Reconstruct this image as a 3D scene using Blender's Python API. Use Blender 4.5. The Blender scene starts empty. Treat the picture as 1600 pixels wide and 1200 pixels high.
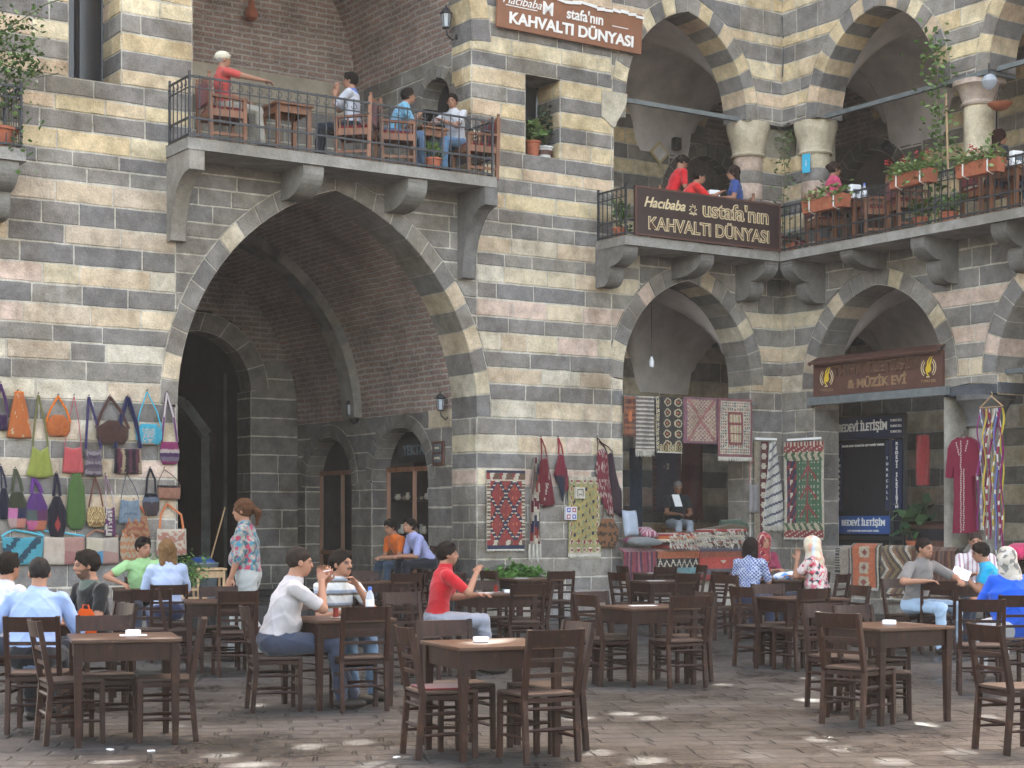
import bpy, bmesh, math, random
import numpy as np
from mathutils import Vector, Matrix, Euler
S = bpy.context.scene
COL = S.collection
R = math.radians
random.seed(7); rng = np.random.default_rng(7)

# ------------------------------------------------------------ camera, sky, sun, exposure
FPX, HOR, CXP, EYE = 2700.0, 815.0, 800.0, 1.58
cam_d = bpy.data.cameras.new('camera'); cam = bpy.data.objects.new('camera', cam_d); COL.objects.link(cam)
cam.location = (0, 0, EYE); cam.rotation_euler = (R(90), 0, 0)
cam_d.sensor_width = 36; cam_d.lens = FPX/1600*36; cam_d.shift_y = (HOR-600)/1600; cam_d.clip_end = 500
S.camera = cam
W = bpy.data.worlds.new('World'); S.world = W; W.use_nodes = True
nt = W.node_tree; bg = nt.nodes['Background']
sky = nt.nodes.new('ShaderNodeTexSky'); sky.sky_type = 'NISHITA'; sky.sun_disc = False
SUN_EL, SUN_AZ = 45.0, 10.0         # azimuth measured from +Y (behind the facade) towards +X
sky.sun_elevation = R(SUN_EL); sky.sun_rotation = R(SUN_AZ)
sky.dust_density = 7.0; sky.air_density = 1.0; sky.ozone_density = 0.6; sky.altitude = 600
tint = nt.nodes.new('ShaderNodeMix'); tint.data_type = 'RGBA'; tint.blend_type = 'MULTIPLY'; tint.inputs[0].default_value = 1
tint.inputs[7].default_value = (1.0, .815, .625, 1)   # dusty summer haze
nt.links.new(sky.outputs[0], tint.inputs[6]); nt.links.new(tint.outputs[2], bg.inputs[0]); bg.inputs[1].default_value = 0.15
sd = bpy.data.lights.new('sun', 'SUN'); sun = bpy.data.objects.new('sun', sd); COL.objects.link(sun)
sd.energy = 3.0; sd.angle = R(0.5); sd.color = (1, .95, .86)
sv = Vector((math.sin(R(SUN_AZ))*math.cos(R(SUN_EL)), math.cos(R(SUN_AZ))*math.cos(R(SUN_EL)), math.sin(R(SUN_EL))))
sun.rotation_euler = sv.to_track_quat('Z', 'Y').to_euler()
S.view_settings.view_transform = 'Standard'; S.view_settings.look = 'None'
S.view_settings.exposure = 3.68; S.view_settings.gamma = 1
S.render.engine = 'CYCLES'
S.cycles.max_bounces = 10; S.cycles.diffuse_bounces = 7

# ------------------------------------------------------------ small helpers
def lerp(a, b, t): return a+(b-a)*t
def srgb(r, g, b):
    f = lambda c: ((c/255+.055)/1.055)**2.4 if c > 10 else c/255/12.92
    return (f(r), f(g), f(b))
def nodes(name):
    m = bpy.data.materials.new(name); m.use_nodes = True
    t = m.node_tree; return m, t, t.nodes['Principled BSDF']
def N(t, kind, **kw):
    n = t.nodes.new(kind)
    for k, v in kw.items():
        if k.startswith('i_'):
            k = k[2:]; n.inputs[int(k) if k.isdigit() else k.replace('_', ' ')].default_value = v
        else: setattr(n, k, v)
    return n
def mixrgb(t, mode, a, b, fac=1.0):
    n = t.nodes.new('ShaderNodeMix'); n.data_type = 'RGBA'; n.blend_type = mode
    for s, v in ((0, fac), (6, a), (7, b)):
        if hasattr(v, 'is_output'): t.links.new(v, n.inputs[s])
        else: n.inputs[s].default_value = (v if s == 0 else (*v[:3], 1))
    return n.outputs[2]
def ramp(t, src, stops):
    r = t.nodes.new('ShaderNodeValToRGB'); t.links.new(src, r.inputs[0])
    e = r.color_ramp.elements
    while len(e) < len(stops): e.new(.5)
    for x, (p, c) in zip(e, stops):
        x.position = p; x.color = (*(c if isinstance(c, tuple) else (c, c, c)), 1)
    return r.outputs[0]
def attr_mat(name, rough=.85, var=.35, scale=6.0, fine=60.0, bump=.3, stain=0.0, bd=.01, spec=.3, sheen=0.0):
    m, t, b = nodes(name)
    a = N(t, 'ShaderNodeAttribute', attribute_name='Col')
    tc = t.nodes.new('ShaderNodeTexCoord')
    n1 = N(t, 'ShaderNodeTexNoise', i_Scale=scale, i_Detail=6.0, i_Roughness=.65)
    n2 = N(t, 'ShaderNodeTexNoise', i_Scale=fine, i_Detail=3.0)
    t.links.new(tc.outputs['Object'], n1.inputs['Vector']); t.links.new(tc.outputs['Object'], n2.inputs['Vector'])
    c = mixrgb(t, 'MULTIPLY', a.outputs['Color'], ramp(t, n1.outputs[0], [(.3, 1-var), (.7, 1+var*.25)]))
    c = mixrgb(t, 'MULTIPLY', c, ramp(t, n2.outputs[0], [(.3, 1-var*.5), (.65, 1.0)]))
    if stain:
        n3 = N(t, 'ShaderNodeTexNoise', i_Scale=.9, i_Detail=5.0, i_Roughness=.7)
        t.links.new(tc.outputs['Object'], n3.inputs['Vector'])
        c = mixrgb(t, 'MULTIPLY', c, ramp(t, n3.outputs[0], [(.36, (1-stain, 1-stain*1.1, 1-stain*1.25)), (.56, 1.0)]))
    t.links.new(c, b.inputs['Base Color']); b.inputs['Roughness'].default_value = rough
    b.inputs['Specular IOR Level'].default_value = spec
    if sheen: b.inputs['Sheen Weight'].default_value = sheen
    if bump:
        bp = N(t, 'ShaderNodeBump', i_Strength=bump, i_Distance=bd)
        ad = N(t, 'ShaderNodeMath', operation='ADD'); t.links.new(n1.outputs[0], ad.inputs[0]); t.links.new(n2.outputs[0], ad.inputs[1])
        t.links.new(ad.outputs[0], bp.inputs['Height']); t.links.new(bp.outputs[0], b.inputs['Normal'])
    return m
def plain(name, col, rough=.6, var=.25, scale=12.0, metal=0.0, bump=.15, trans=0.0, spec=.5, stretch=None, wear=None):
    m, t, b = nodes(name)
    tc = t.nodes.new('ShaderNodeTexCoord')
    n1 = N(t, 'ShaderNodeTexNoise', i_Scale=scale, i_Detail=6.0, i_Roughness=.6)
    src = tc.outputs['Object']
    if stretch:
        mp = N(t, 'ShaderNodeMapping'); mp.inputs['Scale'].default_value = stretch
        t.links.new(src, mp.inputs[0]); src = mp.outputs[0]
    t.links.new(src, n1.inputs['Vector'])
    oi = t.nodes.new('ShaderNodeObjectInfo')
    c = mixrgb(t, 'MULTIPLY', col, ramp(t, n1.outputs[0], [(.3, 1-var), (.7, 1+var*.6)]))
    c = mixrgb(t, 'MULTIPLY', c, ramp(t, oi.outputs['Random'], [(0, 1-var*.5), (1, 1+var*.3)]))
    if wear:
        n4 = N(t, 'ShaderNodeTexNoise', i_Scale=9.0, i_Detail=8.0, i_Roughness=.75); t.links.new(tc.outputs['Object'], n4.inputs['Vector'])
        c = mixrgb(t, 'MIX', c, wear, ramp(t, n4.outputs[0], [(.55, 0.0), (.68, .8)]))
    t.links.new(c, b.inputs['Base Color']); b.inputs['Roughness'].default_value = rough
    b.inputs['Metallic'].default_value = metal; b.inputs['Specular IOR Level'].default_value = spec
    if trans: b.inputs['Transmission Weight'].default_value = trans
    if bump:
        bp = N(t, 'ShaderNodeBump', i_Strength=bump, i_Distance=.004)
        t.links.new(n1.outputs[0], bp.inputs['Height']); t.links.new(bp.outputs[0], b.inputs['Normal'])
    return m
def brick_mat(name, c1, c2, mortar, bw=.36, rh=.098):
    m, t, b = nodes(name)
    uv = N(t, 'ShaderNodeUVMap'); uv.uv_map = 'UV'
    wn = N(t, 'ShaderNodeTexNoise', i_Scale=2.2, i_Detail=3.0)
    t.links.new(uv.outputs[0], wn.inputs['Vector'])
    va = N(t, 'ShaderNodeVectorMath', operation='MULTIPLY_ADD'); t.links.new(wn.outputs['Color'], va.inputs[0])
    va.inputs[1].default_value = (.06, .06, 0); t.links.new(uv.outputs[0], va.inputs[2])
    br = N(t, 'ShaderNodeTexBrick', i_Scale=1.0, i_Mortar_Size=.022, i_Mortar_Smooth=.5, i_Bias=0.0, i_Brick_Width=bw, i_Row_Height=rh)
    t.links.new(va.outputs[0], br.inputs['Vector'])
    br.inputs['Color1'].default_value = (*c1, 1); br.inputs['Color2'].default_value = (*c2, 1); br.inputs['Mortar'].default_value = (*mortar, 1)
    n1 = N(t, 'ShaderNodeTexNoise', i_Scale=1.3, i_Detail=6.0, i_Roughness=.7); t.links.new(uv.outputs[0], n1.inputs['Vector'])
    n2 = N(t, 'ShaderNodeTexNoise', i_Scale=28.0, i_Detail=3.0); t.links.new(uv.outputs[0], n2.inputs['Vector'])
    c = mixrgb(t, 'MULTIPLY', br.outputs[0], ramp(t, n1.outputs[0], [(.35, .5), (.62, 1.1)]))
    c = mixrgb(t, 'MIX', c, mortar, ramp(t, n2.outputs[0], [(.52, 0.0), (.66, .55)]))
    t.links.new(c, b.inputs['Base Color']); b.inputs['Roughness'].default_value = .95
    bp = N(t, 'ShaderNodeBump', i_Strength=.9, i_Distance=.02, invert=True)
    t.links.new(br.outputs['Fac'], bp.inputs['Height']); t.links.new(bp.outputs[0], b.inputs['Normal'])
    return m
M = {}
M['stone'] = attr_mat('block_stone', .92, .38, 4.5, 42.0, .8, .36, .018, .2)
M['carved'] = attr_mat('carved_stone', .92, .3, 5.0, 40.0, .5, .3, .012, .2)
M['cloth'] = attr_mat('cloth', .95, .16, 9.0, 130.0, .25, 0, .003, .1, .2)
M['kilim'] = attr_mat('woven_wool', .97, .25, 14.0, 160.0, .45, 0, .004, .05, .3)
M['skin'] = attr_mat('skin_and_cloth', .62, .1, 12.0, 90.0, .1, 0, .002, .35)
M['hairc'] = attr_mat('hair_strands', .75, .4, 40, 160, .5, 0, .003, .08)
M['hair'] = plain('hair', (.018, .013, .010), .5, .35, 60, bump=.6, stretch=(1, 1, .3))
M['brick'] = brick_mat('vault_brick', (.35, .21, .165), (.27, .185, .155), (.47, .41, .36))
M['brick_grey'] = brick_mat('grey_brick', (.24, .165, .14), (.18, .14, .12), (.34, .30, .27))
M['plaster'] = plain('lime_plaster', (.82, .76, .73), .95, .3, 1.6, bump=.25)
M['plaster_tan'] = plain('tan_plaster', (.42, .36, .28), .95, .35, 1.6, bump=.3)
M['wood'] = plain('dark_stained_wood', (.027, .0098, .0055), .48, .55, 7, bump=.5, spec=.22, wear=(.075, .034, .019), stretch=(3, 3, .6))
M['wood_top'] = plain('worn_table_top_wood', (.066, .031, .017), .4, .5, 5, bump=.35, spec=.35, wear=(.12, .065, .04), stretch=(.6, 5, 1))
M['wood_mid'] = plain('honey_wood', (.23, .095, .045), .5, .4, 6, bump=.3, stretch=(3, 3, .5))
M['wood_pale'] = plain('pale_wood', (.42, .27, .14), .55, .35, 6, bump=.3, stretch=(3, 3, .5))
M['straw'] = plain('rush_seat', (.040, .018, .009), .7, .5, 30, bump=.6, stretch=(1, 8, 1))
M['iron'] = plain('wrought_iron', (.05, .052, .058), .5, .4, 20, metal=.4, bump=.2)
M['tie'] = plain('painted_tie_bar', (.15, .165, .165), .7, .3, 8, bump=.2)
M['terracotta'] = plain('terracotta', (.40, .12, .06), .8, .3, 10, bump=.2)
M['leaf'] = attr_mat('leaf', .5, .3, 20, 60, 0, 0, .002, .4)
M['dark'] = plain('dark_interior', (.012, .012, .014), .9, .3, 3, bump=0)
M['glass_dark'] = plain('dark_shop_glass', (.02, .022, .026), .22, .1, 3, bump=0, spec=.6)
M['white'] = plain('white_ceramic', (.75, .75, .76), .25, .05, 8, bump=0)
M['paper'] = plain('white_paper', (.78, .78, .78), .8, .05, 8, bump=.05)
M['plastic'] = plain('clear_plastic', (.75, .82, .9), .12, .05, 8, bump=0, trans=.65)
M['bluecap'] = plain('blue_cap', (.05, .15, .55), .35, .1, 8, bump=0)
M['tea'] = plain('tea_glass', (.25, .02, .012), .08, .05, 8, bump=0, trans=.3)
M['sign_brown'] = plain('brown_sign_board', (.25, .105, .055), .55, .2, 3, bump=.1)
M['sign_dark'] = plain('dark_brown_sign_board', (.040, .022, .020), .45, .25, 3, bump=.1)
M['sign_maroon'] = plain('maroon_sign_board', (.10, .042, .03), .55, .3, 4, bump=.1)
M['let_white'] = plain('white_lettering', (.82, .80, .76), .5, .06, 9, bump=0)
M['let_gold'] = plain('gold_lettering', (.62, .50, .30), .4, .2, 9, bump=0)
M['let_dim'] = plain('faded_gold_lettering', (.28, .17, .09), .5, .4, 9, bump=0)
M['let_brownface'] = plain('letter_face_brown', (.10, .05, .03), .5, .2, 9, bump=0)
M['navy'] = plain('navy_sign', (.010, .02, .055), .35, .15, 5, bump=0)
M['blue_sign'] = plain('blue_sign', (.025, .08, .26), .4, .1, 5, bump=0)
M['yellow'] = plain('yellow_emblem', (.65, .45, .03), .35, .1, 5, bump=0)
M['cyan_paper'] = plain('cyan_notice', (.05, .42, .62), .7, .1, 5, bump=0)
M['galv'] = plain('grey_plastic_bin', (.12, .15, .17), .5, .3, 5, bump=.1)
M['blackmetal'] = plain('black_lantern_metal', (.02, .02, .02), .45, .2, 9, bump=0)

class MB:
    def __init__(s): s.v = []; s.f = []; s.c = []; s.uv = []; s.sm = False
    def add(s, vs, fs, col=None, uvs=None):
        o = len(s.v); s.v += [tuple(v) for v in vs]
        for k, f in enumerate(fs):
            s.f.append([o+i for i in f]); s.c.append(col[k] if isinstance(col, list) else (col or (.5, .5, .5)))
            s.uv.append([uvs[i] for i in f] if uvs else None)
        return s
    def box(s, c, d, rot=None, col=None):
        x, y, z = d[0]/2, d[1]/2, d[2]/2
        vs = [Vector((sx*x, sy*y, sz*z)) for sz in (-1, 1) for sy in (-1, 1) for sx in (-1, 1)]
        if rot is not None: vs = [rot @ v for v in vs]
        c = Vector(c)
        return s.add([v+c for v in vs], [(0, 2, 3, 1), (4, 5, 7, 6), (0, 1, 5, 4), (2, 6, 7, 3), (0, 4, 6, 2), (1, 3, 7, 5)], col)
    def beam(s, a, b, w, h, w2=None, h2=None, col=None):
        a, b = Vector(a), Vector(b); d = (b-a).normalized()
        up = Vector((0, 0, 1)) if abs(d.z) < .9 else Vector((0, 1, 0))
        x = d.cross(up).normalized(); y = x.cross(d).normalized()
        w2 = w if w2 is None else w2; h2 = h if h2 is None else h2
        vs = [p+x*(i*ww/2)+y*(j*hh/2) for p, ww, hh in ((a, w, h), (b, w2, h2)) for i, j in ((-1, -1), (1, -1), (1, 1), (-1, 1))]
        return s.add(vs, [(3, 2, 1, 0), (4, 5, 6, 7), (0, 1, 5, 4), (1, 2, 6, 5), (2, 3, 7, 6), (3, 0, 4, 7)], col)
    def tube(s, pts, r, n=8, col=None, cap=True):
        pts = [Vector(p) for p in pts]; k = len(pts)
        rs = r if isinstance(r, (list, tuple)) else [r]*k
        vs = []; px = None
        for i, p in enumerate(pts):
            d = (pts[min(i+1, k-1)]-pts[max(i-1, 0)]).normalized()
            if px is None: px = d.cross(Vector((0, 0, 1)) if abs(d.z) < .9 else Vector((0, 1, 0))).normalized()
            px = (px-d*px.dot(d)).normalized(); py = d.cross(px)
            vs += [p+(px*math.cos(2*math.pi*j/n)+py*math.sin(2*math.pi*j/n))*rs[i] for j in range(n)]
        fs = [(i*n+j, i*n+(j+1) % n, (i+1)*n+(j+1) % n, (i+1)*n+j) for i in range(k-1) for j in range(n)]
        if cap: fs += [tuple(range(n-1, -1, -1)), tuple(range((k-1)*n, k*n))]
        return s.add(vs, fs, col)
    def lathe(s, prof, c=(0, 0, 0), n=20, col=None, ax=None):
        c = Vector(c); vs = []
        for r, z in prof:
            for j in range(n):
                a = 2*math.pi*j/n; v = Vector((r*math.cos(a), r*math.sin(a), z))
                vs.append((ax @ v if ax is not None else v)+c)
        k = len(prof)
        fs = [(i*n+j, i*n+(j+1) % n, (i+1)*n+(j+1) % n, (i+1)*n+j) for i in range(k-1) for j in range(n)]
        fs += [tuple(range(n-1, -1, -1)), tuple(range((k-1)*n, k*n))]
        return s.add(vs, fs, col)
    def build(s, name, mat, parent=None, smooth=False, bevel=0, weld=False):
        me = bpy.data.meshes.new(name); me.from_pydata(s.v, [], s.f)
        if any(c is not None for c in s.c):
            ca = me.color_attributes.new('Col', 'FLOAT_COLOR', 'CORNER')
            arr = np.ones((len(me.loops), 4), np.float32); k = 0
            for f, c in zip(s.f, s.c):
                arr[k:k+len(f), :3] = c; k += len(f)
            ca.data.foreach_set('color', arr.ravel())
        if any(u is not None for u in s.uv):
            ul = me.uv_layers.new(name='UV'); a = []
            for f, u in zip(s.f, s.uv):
                a += [c for p in (u or [(0, 0)]*len(f)) for c in p]
            ul.data.foreach_set('uv', a)
        me.update()
        if bevel or weld:
            bm = bmesh.new(); bm.from_mesh(me)
            if weld: bmesh.ops.remove_doubles(bm, verts=bm.verts, dist=1e-4)
            if bevel: bmesh.ops.bevel(bm, geom=[e for e in bm.edges if e.is_manifold and e.calc_face_angle(0) > .5], offset=bevel, segments=2, affect='EDGES', profile=.6)
            bm.to_mesh(me); bm.free()
        if smooth:
            me.polygons.foreach_set('use_smooth', [True]*len(me.polygons))
            if smooth != 2:
                try: me.set_sharp_from_angle(angle=R(40))
                except Exception: pass
        o = bpy.data.objects.new(name, me); COL.objects.link(o)
        me.materials.append(M[mat] if isinstance(mat, str) else mat)
        if parent: o.parent = parent
        return o
def tag(o, label, cat, group=None):
    o['label'] = label; o['category'] = cat
    if group: o['group'] = group
    return o
def struct(o): o['kind'] = 'structure'; return o
def thing(name, label, cat, loc=(0, 0, 0), rotz=0, group=None):
    o = bpy.data.objects.new(name, None); COL.objects.link(o); o.location = loc; o.rotation_euler = (0, 0, rotz)
    o.empty_display_size = .2
    return tag(o, label, cat, group)
KIDS = {}
def freeze(root):
    def rec(o): return [(c, rec(c)) for c in bpy.data.objects if c.parent == o]
    KIDS[root.name] = rec(root)
def dup(root, loc, rotz, label, group=None, scale=1):
    r = root.copy(); COL.objects.link(r); r.location = loc; r.rotation_euler = (0, 0, rotz); r.scale = (scale,)*3
    r['label'] = label
    if group: r['group'] = group
    def rec(kids, par):
        for c, sub in kids:
            d = c.copy(); COL.objects.link(d); d.parent = par; rec(sub, d)
    rec(KIDS[root.name], r); return r

# ------------------------------------------------------------ frames of the two facades
dA = Vector((0.832, 0.5548, 0)).normalized(); dB = Vector((dA.y, -dA.x, 0))
CO = Vector((4.9388, 31.599, 0)); UP = Vector((0, 0, 1)); DW = 23.55
class Fr:
    def __init__(s, o, u, n): s.o, s.u, s.n = Vector(o), Vector(u), Vector(n)
    def p(s, u, z, n=0): return s.o+s.u*u+UP*z+s.n*n
    def rz(s): return math.atan2(s.u.y, s.u.x)
FA = Fr(CO, dA, dB); FB = Fr(CO, dB, -dA)
def ua(px, off=0):     # distance along wall A seen at column px, for a plane off in front of it
    u = (px-CXP)/FPX; Y = (DW-off)/(dA.x-dA.y*u); return u*Y*dA.x+Y*dA.y-21.64, Y
def ub(px, off=0):
    u = (px-CXP)/FPX; c = CO-dA*off; b = (u*c.y-c.x)/(dB.x-u*dB.y); return b, c.y+b*dB.y
def zz(py, Y): return EYE+(HOR-py)*Y/FPX
def XY(px, Y): return ((px-CXP)/FPX*Y, Y)
def pA(px, py, off): a, Y = ua(px, off); return a, zz(py, Y)
def pB(px, py, off): b, Y = ub(px, off); return b, zz(py, Y)

LIGHT = [(.75, .64, .46), (.70, .56, .40), (.79, .71, .57), (.74, .61, .44), (.67, .55, .42), (.73, .56, .46), (.77, .67, .52)]
DARK = [(.31, .28, .25), (.27, .25, .232), (.335, .305, .268), (.285, .262, .24), (.345, .315, .275), (.255, .24, .23)]
MORT = (.66, .61, .52)
LIGHT_UP = [(.82, .67, .42), (.78, .61, .37), (.86, .73, .50), (.80, .64, .40), (.76, .60, .40), (.79, .60, .42)]   # warm light of the upper storey, put into its pale stone colours
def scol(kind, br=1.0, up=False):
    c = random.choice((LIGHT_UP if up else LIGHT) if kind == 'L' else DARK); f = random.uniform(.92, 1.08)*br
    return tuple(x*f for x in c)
def blocks(mb, fr, u0, u1, courses, holes=(), dark=None, bw=(.5, 1.1), g=.011, n0=0., mort=MORT, br=1.0, mix=.035):
    """courses: list of (ztop, kind); last entry (zbottom, None)"""
    for (zt, kind), (zb, _) in zip(courses[:-1], courses[1:]):
        K = 7 if holes else 2
        zs = np.linspace(zb, zt, K)
        spans = [(np.full(K, float(u0)), np.full(K, float(u1)))]
        for h in holes:
            hl = np.empty(K); hr = np.empty(K); act = False
            for i, z in enumerate(zs):
                zc = min(max(z, zb+1e-3), zt-1e-3); r = h(zc)
                if r and r[1]-r[0] > 1e-6: act = True; hl[i], hr[i] = r
                else: hl[i] = hr[i] = h.c
            if not act: continue
            ns = []
            for L, Rr in spans:
                a = np.minimum(Rr, hl); a = np.maximum(a, L)
                if (a-L).max() > .03: ns.append((L, a))
                b = np.maximum(L, hr); b = np.minimum(b, Rr)
                if (Rr-b).max() > .03: ns.append((b, Rr))
            spans = ns
        for L, Rr in spans:
            lo, hi = L.max(), Rr.min(); js = []
            x = (L.min() if lo > hi else lo)+random.uniform(bw[0]*.5, bw[1])
            while x < hi-bw[0]*.5: js.append(x); x += random.uniform(*bw)
            edges = [L]+[np.full(K, j) for j in js if j > lo+.12]+[Rr]
            for A_, B_ in zip(edges[:-1], edges[1:]):
                if (B_-A_).max() < .03: continue
                kd = kind
                um, zm = float((A_.mean()+B_.mean())/2), (zb+zt)/2
                if dark and dark(um, zm): kd = 'D'
                elif kind == 'L' and random.random() < mix and (B_-A_).mean() < .9: kd = 'D'
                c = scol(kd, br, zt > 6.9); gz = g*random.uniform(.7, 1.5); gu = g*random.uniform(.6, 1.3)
                jt = lambda: random.uniform(-.004, .004)
                flat = np.ptp(A_) < 1e-6 and np.ptp(B_) < 1e-6
                idx = [0, K-1] if flat else range(K)
                out = [(A_[i], zs[i]) for i in idx]+[(B_[i], zs[i]) for i in reversed(list(idx))]
                mb.add([fr.p(u, z, n0) for u, z in out], [tuple(range(len(out)-1, -1, -1))], mort)
                def ring(e, nn):
                    li = []; 
                    for i in idx:
                        uu = A_[i]+gu+e; 
                        li.append((min(uu, (A_[i]+B_[i])/2), min(max(zs[i], zb+gz+e), zt-gz-e)))
                    for i in reversed(list(idx)):
                        uu = B_[i]-gu-e
                        li.append((max(uu, (A_[i]+B_[i])/2), min(max(zs[i], zb+gz+e), zt-gz-e)))
                    return li
                r0 = ring(0, 0); r1 = []
                for q in range(len(r0)):
                    (ax_, az_), (bx_, bz_) = r0[q], r0[(q+1) % len(r0)]; ns_ = max(1, int(math.hypot(bx_-ax_, bz_-az_)/.13)) if (bx_-ax_)**2+(bz_-az_)**2 > .02 else 1
                    for w in range(ns_): r1.append((ax_+(bx_-ax_)*w/ns_+jt(), az_+(bz_-az_)*w/ns_+jt()*1.3))
                cu_, cz_ = sum(p[0] for p in r1)/len(r1), sum(p[1] for p in r1)/len(r1); hu = max(.03, max(abs(p[0]-cu_) for p in r1)); hz_ = max(.03, max(abs(p[1]-cz_) for p in r1))
                r2 = [(cu_+(u-cu_)*(1-.009/hu), cz_+(z-cz_)*(1-.009/hz_)) for u, z in r1]
                nn = n0+.010+random.uniform(-.004, .007); k = len(r1)
                vs = [fr.p(u, z, n0+.001) for u, z in r1]+[fr.p(u, z, nn) for u, z in r2]
                fs = [tuple(range(2*k-1, k-1, -1))]+[(i, (i+1) % k, k+(i+1) % k, k+i)[::-1] for i in range(k)]
                mb.add(vs, fs, c)
class Hole:
    """pointed arch opening (extrados) above zs, straight jambs below"""
    def __init__(s, c, hw, zs, za, z0=-1, rw=0.): s.c, s.hw, s.zs, s.za, s.z0, s.rw = c, hw, zs, za, z0, rw
    def curve(s, rw, n):  # right half from spring to apex
        hw, h = s.hw, s.za-s.zs; Rr = (hw*hw+h*h)/(2*hw); cx = hw-Rr   # centre of right arc
        a1 = math.atan2(h, -cx) if False else math.acos(min(1, (0-cx)/Rr))
        R2 = Rr+rw; a2 = math.acos(max(-1, min(1, -cx/R2)))
        return [(cx+R2*math.cos(a2*i/n), R2*math.sin(a2*i/n)) for i in range(n+1)], Rr, cx
    def half(s, z, rw):
        hw, h = s.hw, s.za-s.zs; Rr = (hw*hw+h*h)/(2*hw); cx = hw-Rr; R2 = Rr+rw
        dz = z-s.zs
        if dz >= R2: return 0
        x = cx+math.sqrt(R2*R2-dz*dz); return max(x, 0)
    def __call__(s, z):
        if z < s.z0: return None
        if z < s.zs: return (s.c-s.hw, s.c+s.hw)
        x = s.half(z, s.rw)
        return (s.c-x, s.c+x) if x > 0 else None
class RHole:
    def __init__(s, u0, u1, z0, z1): s.u0, s.u1, s.z0, s.z1, s.c = u0, u1, z0, z1, (u0+u1)/2
    def __call__(s, z): return (s.u0, s.u1) if s.z0 <= z <= s.z1 else None
def arch_ring(mb, fr, H, rw, depth, kinds, vw=.3, front=True, soffit=True, n0=0., br=1.0, mort=MORT):
    inn, Rr, cx = H.curve(0, 60); 
    L = Rr*math.acos(min(1, -cx/Rr)); nv = max(4, round(L/vw)); sub = 3
    i_pts, _, _ = H.curve(0, nv*sub); o_pts, _, _ = H.curve(rw, nv*sub)
    # clamp outer to the centre line
    for side in (1, -1):
        for v in range(nv):
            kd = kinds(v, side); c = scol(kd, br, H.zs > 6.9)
            ii = range(v*sub, v*sub+sub+1)
            a = [(H.c+side*i_pts[i][0], H.zs+i_pts[i][1]) for i in ii]; b = [(H.c+side*max(o_pts[i][0], 0), H.zs+o_pts[i][1]) for i in ii]
            if front:
                poly = a+b[::-1]
                if side == -1: poly = poly[::-1]
                cu = sum(p[0] for p in poly)/len(poly); cz = sum(p[1] for p in poly)/len(poly)
                mb.add([fr.p(u, z, n0+.002) for u, z in poly], [tuple(range(len(poly)))], mort)
                def sh(p):
                    du, dz = cu-p[0], cz-p[1]; l = math.hypot(du, dz); return (p[0]+du/l*.016, p[1]+dz/l*.016)
                r1 = [sh(p) for p in poly]; k = len(r1); nn = n0+.014+random.uniform(0, .005)
                mb.add([fr.p(u, z, n0+.003) for u, z in r1]+[fr.p(u, z, nn) for u, z in r1],
                       [tuple(range(k, 2*k))]+[(i, (i+1) % k, k+(i+1) % k, k+i) for i in range(k)], c)
            if soffit:
                nd = max(1, round(depth/.5))
                vs = [fr.p(u, z, n0+.014) for u, z in a]+[fr.p(u, z, n0-depth) for u, z in a]; k = len(a)
                q = [(i, i+1, k+i+1, k+i) for i in range(k-1)]
                if side == -1: q = [f[::-1] for f in q]
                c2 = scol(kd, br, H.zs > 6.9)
                mb.add(vs, q, c2)
                # thin joint line
                e = .008; p0, p1 = Vector(fr.p(a[-1][0], a[-1][1])), Vector(fr.p(a[-2][0], a[-2][1])); d = (p1-p0).normalized()*e
                nrm = (fr.p(H.c, H.zs+.2)-fr.p(a[-1][0], a[-1][1])).normalized()*.003
                mb.add([p0+nrm, p0+d+nrm, p0+d+nrm-fr.n*depth, p0+nrm-fr.n*depth], [(0, 1, 2, 3)], mort)
def jamb(mb, fr, u, side, z0, z1, courses, depth, n0=0., dark=None, br=1.0):
    """reveal faces of a straight jamb; side=+1 means the opening lies towards +u (face looks +u)"""
    f2 = Fr(fr.p(u, 0, n0), -fr.n, fr.u*side)
    cs = [(min(zt, z1), k) for zt, k in courses if True]
    out = []
    for (zt, k), (zb, _) in zip(courses[:-1], courses[1:]):
        t, b = min(zt, z1), max(zb, z0)
        if t-b > .02: out.append((t, k)); last = b
    if not out: return
    out.append((last, None))
    blocks(mb, f2, 0.0, depth, out, dark=(lambda a, b: dark(u, b)) if dark else None, bw=(.35, .8), br=br)
def sheet(mb, pts, col=None, su=1, sv=1):
    """pts: grid [i][j] of Vectors -> quads with metric uv"""
    ni, nj = len(pts), len(pts[0])
    ul = [0]; vl = [0]
    for i in range(1, ni): ul.append(ul[-1]+(pts[i][0]-pts[i-1][0]).length)
    for j in range(1, nj): vl.append(vl[-1]+(pts[ni//2][j]-pts[ni//2][j-1]).length)
    vs = [p for r in pts for p in r]; uv = [(ul[i]*su, vl[j]*sv) for i in range(ni) for j in range(nj)]
    fs = [(i*nj+j, (i+1)*nj+j, (i+1)*nj+j+1, i*nj+j+1) for i in range(ni-1) for j in range(nj-1)]
    mb.add(vs, fs, col, uv)
def swap_uv(mb): mb.uv = [None if u is None else [(b, a) for a, b in u] for u in mb.uv]
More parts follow.
